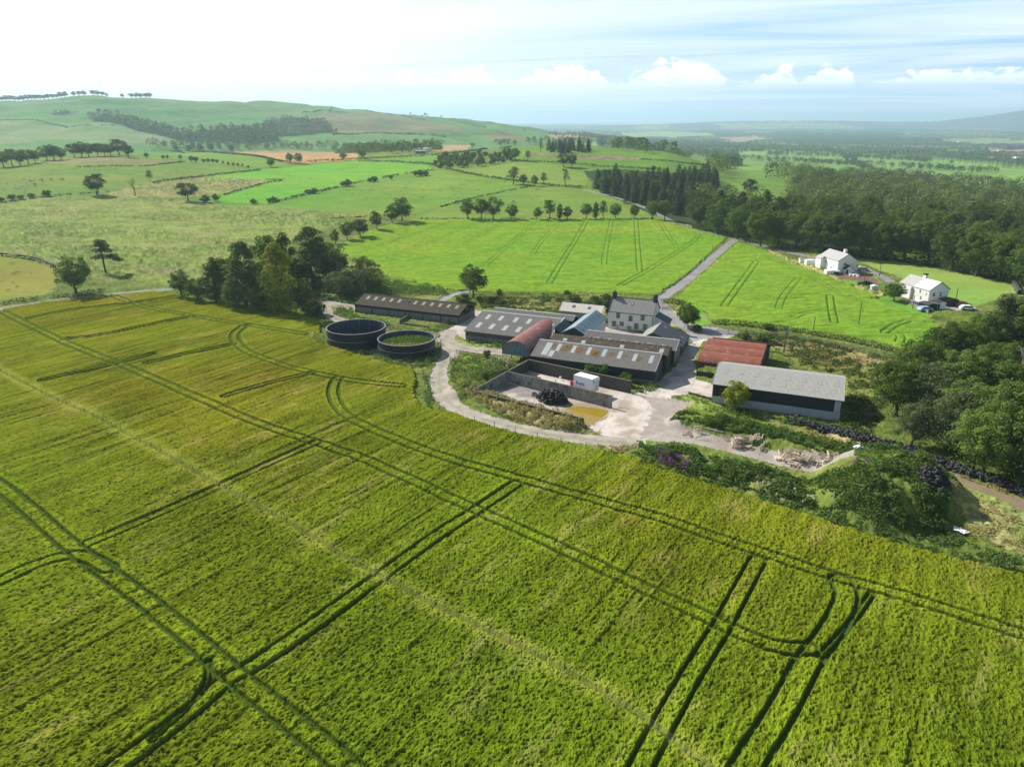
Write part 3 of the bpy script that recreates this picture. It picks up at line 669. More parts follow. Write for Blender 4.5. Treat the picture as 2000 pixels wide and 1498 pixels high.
col[kp] *= np.where(GY[kp] < 1100, D(1.02, 1.06, .75)[:, None], D(.95, 1.0, .9)[:, None]).T
x, y = GX[kp], GY[kp]
tp = fbm(x / 14, y / 10, 4, 131, .6) - .5; tp2 = fbm(x / 70, y / 50, 3, 132) - .5
yl = np.clip(tp2 * 2.5, -1, 1)[:, None]
col[kp] = np.clip(col[kp] * (1 + .45 * tp[:, None]) * (1 + yl * D(.28, .04, .2)), .01, 1)
spk = np.clip((vn(x / 2.6, y / 2.6, 133) - .86) * 12, 0, 1) * (fbm(x / 60, y / 60, 2, 134) > .5) * (Rr[kp] < 900)
disp[kp] += spk * .45
col[kp] = col[kp] * (1 - .5 * spk[:, None])
# ---- concrete: stains, joints, dirt
ky = np.nonzero((cls == YARD) | (cls == ROAD))[0]
x, y = GX[ky], GY[ky]
p_ = x * CA + y * SA; q_ = -x * SA + y * CA
st = fbm(x / 3, y / 3, 5, 141, .6)
jo = (np.abs((p_ / 5.2) % 1 - .5) > .487) | (np.abs((q_ / 4.4) % 1 - .5) > .487)
isy = cls[ky] == YARD
f = (.58 + .8 * st) * np.where(jo & isy, .72, 1)
col[ky] *= f[:, None]
dirt = (np.clip((fbm(x / 5, y / 4, 5, 142, .6) - .53) * 6, 0, 1) * isy)[:, None] * .6
col[ky] = col[ky] * (1 - dirt) + D(.27, .21, .15) * dirt
wd_ = (np.clip((fbm(x / 2.4, y / 2.4, 3, 143) - .66) * 9, 0, 1) * isy * (jo | (st < .42)))[:, None] * .8
col[ky] = col[ky] * (1 - wd_) + D(.14, .19, .05) * wd_
kg = np.nonzero(cls == GRAVEL)[0]
n_ = fbm(GX[kg] / .8, GY[kg] / .8, 3, 144)[:, None]
col[kg] *= .8 + .4 * n_
# the clamp floor is blotched dark and pale, browner towards the right
k = paint(YARD, c_conc * .8, PIT, 0)
sx, sy = fw(-50, 122)
mottle = np.clip((fbm(GX[k] / 4, GY[k] / 3, 4, 145) - .38) * 4, 0, 1)[:, None]
col[k] = (c_conc * .42 * (1 - mottle) + c_conc * .8 * mottle) * (.75 + .5 * fbm(GX[k], GY[k], 3, 146))[:, None]
br = np.clip((GX[k] * CA + GY[k] * SA + 46) / 6, 0, 1)[:, None] * .5
col[k] = col[k] * (1 - br) + D(.40, .28, .18) * br
GZ2 = GZ + disp + bump_w
# concrete and tracks lie a little above the soil so that the grass stands round them
keep_edge = (cls == YARD) | (cls == ROAD) | (cls == GRAVEL) | (cls == DIRT)
GZ2[keep_edge] = GZ[keep_edge] + .05

def ground_mat(name, rough=.95, bump=0.0, scale=3.0, spec=.02, var=.12, ns=1.0):
    m = bpy.data.materials.new(name); m.use_nodes = True; t = m.node_tree; b = t.nodes['Principled BSDF']
    a = t.nodes.new('ShaderNodeAttribute'); a.attribute_name = 'Col'
    g = t.nodes.new('ShaderNodeNewGeometry')
    n = t.nodes.new('ShaderNodeTexNoise'); n.inputs['Scale'].default_value = ns; n.inputs['Detail'].default_value = 6; n.inputs['Roughness'].default_value = .65
    t.links.new(g.outputs['Position'], n.inputs['Vector'])
    f_ = Mth(t, 'MULTIPLY_ADD', n.outputs['Fac'], var * 4, 1 - var * 2)
    c_ = Mix(t, 1.0, a.outputs['Color'], f_, 'MULTIPLY')
    t.links.new(c_, b.inputs['Base Color'])
    b.inputs['Roughness'].default_value = rough; b.inputs['Specular IOR Level'].default_value = spec
    if bump:
        bn = t.nodes.new('ShaderNodeBump'); bn.inputs['Strength'].default_value = bump; bn.inputs['Distance'].default_value = .12
        t.links.new(n.outputs['Fac'], bn.inputs['Height']); t.links.new(bn.outputs[0], b.inputs['Normal'])
    return m
GM = {BARLEY: ground_mat('barley_ears', .9, .4, ns=5.5, spec=.0, var=.24), MEADOW: ground_mat('green_blades', .9, .5, ns=1.6, spec=.0, var=.14), ROUGH: ground_mat('rough_grass', .85, .9, ns=1.7, var=.16),
      RUSH: ground_mat('rushes', .85, .8, ns=.9, var=.16), YARD: ground_mat('weathered_concrete', .8, .15, ns=3, spec=.3, var=.10), ROAD: ground_mat('worn_tarmac', .8, .2, ns=2.2, spec=.3, var=.12),
      GRAVEL: ground_mat('gravel', .9, .5, ns=3, var=.16), SEA: ground_mat('sea_water', .3, 0, ns=.001, spec=.5, var=.02)}
gdef = ground_mat('turf', .9, .4, ns=.35, var=.14)
idx = np.arange(nr * na).reshape(nr, na)
q = np.stack([idx[:-1, :-1], idx[1:, :-1], idx[1:, 1:], idx[:-1, 1:]], axis=-1).reshape(-1, 4)
q = q[:, ::-1]
fcl = cls[q[:, 0]]
LABS = {BARLEY: ('ripening barley crop with paired wheel lines in the foreground', 'barley crop'), MEADOW: ('bright green young crop on both sides of the farm lane', 'green crop')}
VV = np.stack([GX, GY, GZ2], axis=1).astype(np.float32)
for c in range(14):
    fq = q[fcl == c]
    if len(fq) == 0: continue
    used, inv = np.unique(fq, return_inverse=True)
    me = mesh_np(NAMES[c][0], VV[used], inv.reshape(-1, 4), GM.get(c, gdef), smooth=(c not in (BARLEY,)), col=col[used])
    o = link(NAMES[c][0], me, kind=NAMES[c][1])
    if c in LABS: tag(o, *LABS[c])
# earth under the camera
me = mesh_np('ground', [(-30, -30, -2), (30, -30, -2), (30, 30, -2), (-30, 30, -2)], [(0, 1, 2, 3)], gdef, col=np.tile(c_rough, (4, 1)))
link('ground', me, kind='structure')
# ------------------------------------------------------------------ materials for things
def M_(name, c1, c2=None, scale=3.0, rough=.8, spec=.3, c3=None, s3=1.0, t3=.6, w3=.08, detail=5, bump=0, wave=None, wcol=None, stretch=(1, 1, 1), metal=0.0, var=0.0, coat=0.0):
    """two mottled colours, an optional third in patches, optional corrugation along an axis of the object"""
    m = bpy.data.materials.new(name); m.use_nodes = True; t = m.node_tree; b = t.nodes['Principled BSDF']
    tc_ = t.nodes.new('ShaderNodeTexCoord'); mp = t.nodes.new('ShaderNodeMapping'); mp.inputs['Scale'].default_value = stretch
    t.links.new(tc_.outputs['Object'], mp.inputs[0])
    n = t.nodes.new('ShaderNodeTexNoise'); n.inputs['Scale'].default_value = scale; n.inputs['Detail'].default_value = detail; n.inputs['Roughness'].default_value = .65
    t.links.new(mp.outputs[0], n.inputs['Vector'])
    c2 = c2 or tuple(x * .7 for x in c1)
    c_ = Mix(t, Mth(t, 'MULTIPLY_ADD', n.outputs['Fac'], 2.6, -.8, clamp=True), c1, c2)
    if c3:
        n2_ = t.nodes.new('ShaderNodeTexNoise'); n2_.inputs['Scale'].default_value = s3; n2_.inputs['Detail'].default_value = 6; n2_.inputs['Roughness'].default_value = .7
        t.links.new(tc_.outputs['Object'], n2_.inputs['Vector'])
        c_ = Mix(t, Mth(t, 'DIVIDE', Mth(t, 'SUBTRACT', n2_.outputs['Fac'], t3), w3, clamp=True), c_, c3)
    h = n.outputs['Fac']
    if wave is not None:
        wv = t.nodes.new('ShaderNodeTexWave'); wv.bands_direction = wave[0]; wv.inputs['Scale'].default_value = wave[1]; wv.inputs['Distortion'].default_value = wave[2] if len(wave) > 2 else 0
        t.links.new(tc_.outputs['Object'], wv.inputs['Vector'])
        if wcol is not None: c_ = Mix(t, Mth(t, 'MULTIPLY', wv.outputs['Fac'], wcol[1]), c_, wcol[0])
        h = Mth(t, 'ADD', h, wv.outputs['Fac'])
    if var:
        oi = t.nodes.new('ShaderNodeObjectInfo')
        c_ = Mix(t, 1.0, c_, Mth(t, 'MULTIPLY_ADD', oi.outputs['Random'], var * 2, 1 - var), 'MULTIPLY')
    t.links.new(c_, b.inputs['Base Color'])
    b.inputs['Roughness'].default_value = rough; b.inputs['Specular IOR Level'].default_value = spec; b.inputs['Metallic'].default_value = metal
    if bump:
        bn = t.nodes.new('ShaderNodeBump'); bn.inputs['Strength'].default_value = bump; bn.inputs['Distance'].default_value = .05
        t.links.new(h, bn.inputs['Height']); t.links.new(bn.outputs[0], b.inputs['Normal'])
    return m
def leafmat(name, c, c2, trans=.28, var=.28, ns=.45, tcol=None):
    m = bpy.data.materials.new(name); m.use_nodes = True; t = m.node_tree; b = t.nodes['Principled BSDF']; out = t.nodes['Material Output']
    tc_ = t.nodes.new('ShaderNodeTexCoord'); oi = t.nodes.new('ShaderNodeObjectInfo')
    n = t.nodes.new('ShaderNodeTexNoise'); n.inputs['Scale'].default_value = ns; n.inputs['Detail'].default_value = 5; n.inputs['Roughness'].default_value = .7
    t.links.new(tc_.outputs['Object'], n.inputs['Vector'])
    c_ = Mix(t, Mth(t, 'MULTIPLY_ADD', n.outputs['Fac'], 3.2, -1.1, clamp=True), c, c2)
    c_ = Mix(t, 1.0, c_, Mth(t, 'MULTIPLY_ADD', oi.outputs['Random'], var * 2, 1 - var), 'MULTIPLY')
    sh = Mix(t, Mth(t, 'MULTIPLY', Mth(t, 'FRACT', Mth(t, 'MULTIPLY', oi.outputs['Random'], 7.13)), .35), c_, tuple(x * y for x, y in zip(c_avg(c, c2), (1.15, 1.0, .8))))
    t.links.new(sh, b.inputs['Base Color']); b.inputs['Roughness'].default_value = .7; b.inputs['Specular IOR Level'].default_value = .08
    tr_ = t.nodes.new('ShaderNodeBsdfTranslucent')
    tc2 = Mix(t, 1.0, sh, tcol or (1.5, 1.6, .6), 'MULTIPLY')
    t.links.new(tc2, tr_.inputs[0])
    mx = t.nodes.new('ShaderNodeMixShader'); mx.inputs[0].default_value = trans
    t.links.new(b.outputs[0], mx.inputs[1]); t.links.new(tr_.outputs[0], mx.inputs[2]); t.links.new(mx.outputs[0], out.inputs['Surface'])
    return m
def c_avg(a, b): return tuple((x + y) / 2 for x, y in zip(a, b))
LF = {
 'dark': leafmat('dark_leaves', (.062, .104, .024), (.125, .178, .044), .30),
 'mid': leafmat('oak_leaves', (.072, .128, .028), (.140, .200, .045), .32),
 'bright': leafmat('fresh_leaves', (.105, .175, .035), (.17, .25, .06), .22, ns=.6),
 'grey': leafmat('greyish_leaves', (.095, .125, .06), (.15, .18, .09), .25),
 'gold': leafmat('yellow_green_leaves', (.22, .27, .022), (.32, .36, .040), .3),
 'con': leafmat('conifer_needles', (.036, .062, .026), (.066, .098, .038), .14),
 'bush': leafmat('bush_leaves', (.075, .125, .030), (.13, .19, .05), .3, ns=1.2),
 'hedge': leafmat('hedge_leaves', (.050, .075, .025), (.085, .11, .04), .2, ns=1.0),
 'weed': leafmat('nettle_leaves', (.075, .150, .035), (.14, .21, .055), .3, ns=.8, var=.1),
 'dry': leafmat('dry_grass_stems', (.46, .40, .20), (.28, .29, .10), .3, ns=1.2, var=.1, tcol=(1.2, 1.1, .7)),
 'white': leafmat('white_umbels', (.75, .75, .68), (.5, .52, .4), .2, ns=3),
 'pink': leafmat('pink_flower_spikes', (.42, .16, .38), (.28, .14, .24), .3, ns=2, tcol=(1.2, .9, 1.2)),
 'farl': leafmat('distant_light_leaves', (.13, .19, .05), (.22, .265, .08), .24, ns=.06, var=.1),
 'fard': leafmat('distant_dark_leaves', (.055, .092, .034), (.105, .145, .05), .2, ns=.06, var=.1),
 'far': leafmat('distant_leaves', (.078, .125, .040), (.155, .20, .065), .22, ns=.06, var=.1)}
BARK = M_('bark', (.11, .09, .07), (.06, .05, .04), 2.0, .95)
PALE = M_('bleached_wood', (.50, .46, .40), (.36, .33, .29), 2.0, .9)

# ------------------------------------------------------------------ leaves
def leafquads(P, Nn, size, rng, flat=.45, aspect=.75):
    n = len(P)
    Nn = Nn + rng.normal(0, flat, (n, 3)); Nn /= np.linalg.norm(Nn, axis=1)[:, None] + 1e-9
    a = np.cross(Nn, rng.normal(0, 1, (n, 3))); a /= np.linalg.norm(a, axis=1)[:, None] + 1e-9
    b = np.cross(Nn, a)
    s = size * rng.uniform(.55, 1.25, (n, 1)) * .5
    V = np.stack([P - a * s, P - b * s * aspect * rng.uniform(.6, 1.2, (n, 1)), P + a * s, P + b * s * aspect], axis=1).reshape(-1, 3)
    F = np.arange(4 * n).reshape(n, 4)
    return V, F
def blob_points(rng, Cn, Rd, per, shell=.25, top=.25):
    """points over ellipsoidal clumps; more of them on the upper side"""
    k = len(Cn)
    d = rng.normal(0, 1, (k * per, 3)); d[:, 2] += top; d /= np.linalg.norm(d, axis=1)[:, None]
    c = np.repeat(Cn, per, axis=0); r_ = np.repeat(Rd, per, axis=0)
    rr_ = 1 - np.abs(rng.normal(0, shell, (k * per, 1)))
    return c + d * r_ * rr_, d
def crown(seed, h=12, w=10, base=.22, kind='round', lobes=34, per=150, leaf=.55, rs=1.0):
    rng = np.random.default_rng(seed)
    ch = h * (1 - base); cz = h * base + ch * .5
    Cn = []; Rd = []
    for i in range(lobes):
        if kind == 'round':
            d = rng.normal(0, 1, 3); d /= np.linalg.norm(d)
            f = rng.uniform(.50, .92); wz = .95
            if d[2] < -.4: f *= .8
            c = np.array([d[0] * w * .5 * f, d[1] * w * .5 * f, cz + d[2] * ch * .5 * f * wz])
            r_ = w * rng.uniform(.11, .20) * rs; f = 1
        elif kind == 'tall':
            z = rng.uniform(.05, .97); pr = math.sin(math.pi * min(1, z * .93 + .12)) ** .6
            a = rng.uniform(0, 6.283); f = rng.uniform(.35, .85)
            c = np.array([math.cos(a) * w * .5 * f * pr, math.sin(a) * w * .5 * f * pr, h * base + ch * z])
            r_ = w * rng.uniform(.13, .23) * rs
        elif kind == 'open':
            a = rng.uniform(0, 6.283); z = rng.uniform(.15, 1) ** .8; f = rng.uniform(.2, 1.0)
            c = np.array([math.cos(a) * w * .46 * f * (1.15 - z * .55), math.sin(a) * w * .46 * f * (1.15 - z * .55), h * base + ch * z * .95])
            r_ = w * rng.uniform(.07, .14)
        else:
            c = np.zeros(3); r_ = 1
        Cn.append(c); Rd.append([r_, r_, r_ * rng.uniform(.6, .85)])
    Cn = np.array(Cn); Rd = np.array(Rd)
    P, d = blob_points(rng, Cn, Rd, per, .13, .75)
    # a few leaves inside so that the crown is not hollow
    P2 = rng.normal(0, 1, (lobes * 14, 3)) * [w * .20, w * .20, ch * .2] + [0, 0, cz]
    P = np.vstack([P, P2]); d = np.vstack([d, P2 / (np.linalg.norm(P2, axis=1)[:, None] + 1e-6)])
    k = P[:, 2] > h * base * .55
    V, F = leafquads(P[k], d[k], leaf, rng, .38)
    return V, F, Cn
def trunk_mb(seed, h, w, Cn, base=.22, r0=None):
    rng = random.Random(seed); mb = MB()
    r0 = r0 or h * .028
    p = Vector((0, 0, -.4)); pts = [p]
    top = h * (base + .42)
    for i in range(1, 5):
        pts.append(Vector((rng.uniform(-1, 1) * w * .02 * i, rng.uniform(-1, 1) * w * .02 * i, top * i / 4)))
    for i in range(4):
        mb.tube(pts[i], pts[i + 1], r0 * (1.25 - i * .26) if i else r0 * 1.5, r0 * (1.25 - (i + 1) * .26), 8, cap=False)
    ids = list(range(len(Cn))); rng.shuffle(ids)
    for k in ids[:11]:
        c = Vector(Cn[k]); s = pts[rng.choice([2, 3, 4])]
        mid = (s + c) / 2 + Vector((0, 0, -.06 * h))
        mb.tube(s, mid, r0 * .42, r0 * .26, 5, cap=False); mb.tube(mid, c, r0 * .26, r0 * .08, 5, cap=False)
    return mb
TREES = {}
def make_tree_kind(key, seed, lm, **kw):
    h, w, b_ = kw.get('h', 12), kw.get('w', 10), kw.get('base', .22)
    V, F, Cn = crown(seed, **kw)
    cm_ = mesh_np("crown", V, F, LF[lm])
    mb = trunk_mb(seed, h, w, Cn, b_)
    tm = bpy.data.meshes.new('trunk'); tm.from_pydata([tuple(x) for x in mb.v], [], mb.f); tm.materials.append(BARK)
    TREES[key] = (cm_, tm, h)
def make_conifer(key, seed, h=16, w=5.5, n=20, per=170, leaf=.7, col='con'):
    rng = np.random.default_rng(seed); P = []; d = []
    for i in range(n):
        z = .10 + .90 * i / n; rad = w * .5 * (1 - z) ** .55 * rng.uniform(.8, 1.15) + .25
        m_ = int(per * (1 - z * .8)); a = rng.uniform(0, 6.283, m_); rr_ = rad * rng.uniform(.25, 1, m_) ** .6 * (1 + .2 * np.sin(a * 5 + i))
        zz = h * z + rng.normal(0, .1, m_) - rr_ * .30
        P.append(np.stack([np.cos(a) * rr_, np.sin(a) * rr_, zz], axis=1)); d.append(np.stack([np.cos(a) * .7, np.sin(a) * .7, np.full(m_, .8)], axis=1))
    P.append(np.array([[0, 0, h * .98], [0, 0, h]])); d.append(np.array([[1., 0, 0], [0, 1., 0]]))
    V, F = leafquads(np.vstack(P), np.vstack(d), leaf, rng, .4)
    mb = MB(); mb.tube((0, 0, -.4), (0, 0, h * .9), h * .018, h * .004, 7)
    tm = bpy.data.meshes.new('trunk'); tm.from_pydata([tuple(x) for x in mb.v], [], mb.f); tm.materials.append(BARK)
    TREES[key] = (mesh_np('crown', V, F, LF[col]), tm, h)
for i in range(4): make_tree_kind('oak%d' % i, 100 + i, 'dark', h=12, w=11.0 + i * .6, base=.07, lobes=64, per=90, leaf=.48, rs=.72)
for i in range(3): make_tree_kind('mid%d' % i, 110 + i, 'mid', h=12, w=9.6 + i * .8, base=.08, lobes=60, per=90, leaf=.48, rs=.72)
for i in range(2): make_tree_kind('tall%d' % i, 120 + i, 'dark', h=15, w=8.6, base=.06, kind='tall', lobes=80, per=95, leaf=.46, rs=.72)
make_tree_kind('gold', 125, 'gold', h=15, w=8.0, base=.04, kind='tall', lobes=75, per=95, leaf=.46, rs=.72)
for i in range(3): make_tree_kind('big%d' % i, 130 + i, 'bright', h=14, w=14, base=.05, lobes=170, per=150, leaf=.36, rs=.55)
for i in range(3): make_tree_kind('bigd%d' % i, 140 + i, 'mid', h=14, w=13, base=.06, lobes=150, per=140, leaf=.38, rs=.58)
make_tree_kind('bigg', 145, 'grey', h=12, w=12, base=.04, kind='open', lobes=90, per=170, leaf=.34)
for i in range(2): make_tree_kind('open%d' % i, 150 + i, 'mid', h=12, w=11, base=.2, kind='open', lobes=46, per=60, leaf=.5)
make_tree_kind('thin', 155, 'grey', h=9, w=6, base=.25, kind='open', lobes=22, per=40, leaf=.4)
for i in range(3): make_tree_kind('bush%d' % i, 160 + i, 'bush', h=3, w=3.6, base=.0, lobes=24, per=60, leaf=.34)
make_tree_kind('willow', 164, 'grey', h=4, w=7, base=.0, lobes=50, per=130, leaf=.30)
make_tree_kind('young', 165, 'gold', h=6, w=5, base=.04, lobes=40, per=150, leaf=.26)
make_tree_kind('elder', 166, 'weed', h=2.6, w=2.4, base=.0, lobes=20, per=60, leaf=.28)
for i in range(2): make_tree_kind('far%d' % i, 170 + i, 'dark', h=12, w=11.5, base=.1, lobes=22, per=30, leaf=1.3)
for i in range(2): make_tree_kind('farm%d' % i, 175 + i, 'mid', h=12, w=11, base=.1, lobes=22, per=30, leaf=1.3)
for i in range(3): make_conifer('con%d' % i, 180 + i, h=15, w=7.0 + i * .9)
_cnt = {}
def tree(key, xy, h, label, cat='tree', name='broadleaf_tree', group=None, sq=1.0, parts=True, z=None, rz=None):
    cm_, tm, h0 = TREES[key]
    s = h / h0
    o = empty(name, (xy[0], xy[1], (H1(*xy) if z is None else z) - .1), rz if rz is not None else random.uniform(0, 6.28), label, cat, group, (s * sq, s * sq, s))
    a = link('crown' if 'bush' not in name else 'foliage', cm_, o)
    link('trunk' if 'bush' not in name else 'stem', tm, o)
    return o
# --- the Scots pine and bare trees
def limb_tree(seed, h, mat_, spread=.5, depth=4, r0=.25):
    rng = random.Random(seed); mb = MB(); tips = []
    def go(p, d, L, r_, n):
        q_ = p + d * L
        mb.tube(p, q_, r_, r_ * .68, 6, cap=False)
        if n == 0: tips.append(q_); return
        for _ in range(2 if n < depth else 3):
            dd = (d + Vector((rng.uniform(-1, 1), rng.uniform(-1, 1), rng.uniform(-.25, .6))) * spread).normalized()
            go(q_, dd, L * rng.uniform(.62, .85), r_ * .62, n - 1)
    go(Vector((0, 0, -.3)), Vector((.04, 0, 1)), h * .30, r0, depth)
    return mb, tips
# ------------------------------------------------------------------ buildings
ROOFG = M_('grey_cement_roof', (.215, .205, .19), (.085, .08, .075), 5.5, .9, c3=(.34, .33, .30), s3=7, t3=.60, bump=.6, wave=('X', 1.6), wcol=((.10, .10, .10), .30))
ROOFM = M_('mossy_cement_roof', (.25, .24, .225), (.10, .095, .09), 5.5, .9, c3=(.19, .11, .04), s3=.9, t3=.56, w3=.05, bump=.6, wave=('X', 1.6), wcol=((.09, .09, .09), .30))
ROOFD = M_('dark_mossy_roof', (.10, .082, .062), (.036, .030, .025), 5, .95, c3=(.15, .125, .07), s3=3, t3=.56, bump=.7, wave=('X', 1.6), wcol=((.04, .035, .03), .4))
ROOFP = M_('pale_cement_roof', (.52, .51, .48), (.27, .265, .25), 6.5, .9, c3=(.17, .165, .15), s3=9, t3=.57, bump=.6, wave=('X', 1.6), wcol=((.2, .2, .19), .28))
ROOFB = M_('brown_mossy_roof', (.14, .10, .065), (.05, .038, .03), 5, .9, c3=(.24, .22, .19), s3=1.2, t3=.56, bump=.6, wave=('X', 1.6), wcol=((.05, .04, .03), .4))
ROOFW = M_('cream_cement_roof', (.66, .62, .55), (.50, .47, .42), 3, .8, c3=(.3, .29, .26), s3=5, t3=.66, bump=.3, wave=('X', 1.6), wcol=((.4, .38, .34), .3))
SLATE = M_('grey_slates', (.36, .35, .32), (.20, .195, .185), 4, .7, c3=(.26, .24, .18), s3=2.5, t3=.6, bump=.4, wave=('Z', 3.0), wcol=((.10, .10, .10), .3))
SLATED = M_('dark_slates', (.085, .085, .10), (.05, .05, .06), 4, .55, c3=(.15, .14, .13), s3=3, t3=.62, bump=.4, wave=('Z', 3.0), wcol=((.035, .035, .04), .3))
TEAL = M_('blue_grey_sheeting', (.22, .31, .35), (.17, .25, .29), 1.5, .5, spec=.5, bump=.3, wave=('Y', 2.0), wcol=((.13, .19, .22), .25))
TEALD = M_('dark_teal_sheeting', (.045, .085, .10), (.03, .06, .075), 1.5, .55, bump=.3, wave=('X', 2.0), wcol=((.02, .04, .05), .3))
RUST = M_('rust_red_sheeting', (.36, .105, .055), (.23, .075, .045), 1.3, .65, spec=.35, c3=(.50, .22, .16), s3=.7, t3=.55, w3=.12, bump=.35, wave=('X', 2.2), wcol=((.16, .05, .035), .3), stretch=(1, 1, 1))
RUSTF = M_('faded_red_sheeting', (.30, .085, .055), (.19, .055, .04), 1.0, .42, spec=.5, c3=(.55, .36, .33), s3=.45, t3=.56, w3=.10, bump=.35, wave=('Y', 2.2), wcol=((.14, .045, .035), .3), stretch=(1, .4, 1))
SHEETG = M_('weathered_grey_sheets', (.20, .24, .27), (.09, .11, .13), 3, .7, stretch=(1.5, 1.5, .3), wave=('X', 2.2), wcol=((.05, .06, .07), .3), bump=.3)
DARKW = M_('dark_wood_cladding', (.055, .052, .050), (.030, .030, .032), 2, .85, stretch=(3, 3, .25), wave=('X', 1.4), wcol=((.012, .012, .014), .5))
GREYW = M_('grey_wood_cladding', (.13, .12, .10), (.07, .065, .06), 2, .85, stretch=(3, 3, .25), wave=('X', 1.4), wcol=((.03, .03, .03), .5))
NAVY = M_('navy_sheet_cladding', (.022, .030, .040), (.014, .02, .028), 2, .5, bump=.3, wave=('X', 2.2), wcol=((.006, .008, .012), .4))
BLOCK = M_('grey_blockwork', (.23, .22, .20), (.14, .135, .125), 1.5, .9, c3=(.08, .08, .075), s3=.8, t3=.6, bump=.3)
PANEL = M_('pale_concrete_panels', (.42, .45, .47), (.33, .36, .38), 1.2, .85, bump=.1)
PITW = M_('stained_concrete_wall', (.33, .31, .28), (.17, .16, .145), 1.0, .9, c3=(.10, .095, .085), s3=.6, t3=.50, w3=.14, bump=.3, stretch=(1, 1, .5))
PITD = M_('dark_stone_wall', (.105, .095, .08), (.05, .047, .042), 2.5, .95, c3=(.19, .175, .15), s3=3, t3=.62, bump=.5)
TRIM = M_('pale_trim', (.60, .61, .60), (.42, .43, .42), 2, .6)
TRIMD = M_('dark_trim', (.05, .05, .055), None, 2, .7)
LITE = M_('translucent_rooflight', (.52, .54, .54), (.38, .39, .37), 3, .4, spec=.5, wave=('X', 1.6), wcol=((.3, .3, .3), .3))
LITEM = M_('mossy_rooflight', (.30, .29, .18), (.20, .19, .10), 3, .6)
LITED = M_('dark_rooflight', (.10, .15, .15), (.06, .09, .09), 3, .3, spec=.6)
WHITE = M_('white_render', (.82, .81, .78), (.74, .73, .70), .8, .85)
DIRTYW = M_('weathered_white_render', (.90, .885, .84), (.80, .78, .73), .9, .9, c3=(.33, .31, .26), s3=.55, t3=.62, w3=.12)
GLASS = M_('window_glass', (.04, .05, .06), (.03, .035, .045), 1, .08, spec=.8)
STEEL = M_('galvanised_steel', (.42, .44, .45), (.30, .31, .32), 3, .45, metal=.6)
TANK = M_('dark_blue_tank_panels', (.016, .022, .038), (.010, .015, .026), .8, .55, spec=.3, wave=None)
TANKI = M_('grey_blue_tank_lining', (.055, .075, .11), (.03, .042, .065), .9, .5, spec=.4)
WOODF = M_('fence_wood', (.19, .16, .12), (.10, .09, .07), 2, .9)
RUBBER = M_('black_rubber', (.022, .022, .024), (.012, .012, .013), 3, .6, spec=.4, var=.5)
BLACK = M_('black_void', (.012, .012, .013), None, 1, .9)
STONE = M_('dark_stone', (.09, .085, .08), (.05, .048, .045), 3, .9)
PWHITE = M_('white_paint', (.80, .81, .82), (.74, .75, .76), .7, .4, spec=.5)
PRED = M_('red_paint', (.50, .03, .04), None, 1, .5)
PBLUE = M_('blue_paint', (.035, .06, .22), None, 1, .5)
PTEXT = M_('violet_blue_lettering', (.07, .06, .20), None, 1, .6)
MOSS = M_('orange_moss', (.22, .13, .04), (.12, .085, .04), 3, .95, c3=(.45, .32, .18), s3=4, t3=.62)
PALLET = M_('pallet_wood', (.82, .74, .64), (.48, .36, .26), 3, .85, var=.3)
GRASSM = M_('inner_grass', (.14, .26, .04), (.26, .28, .09), 1.2, .9)

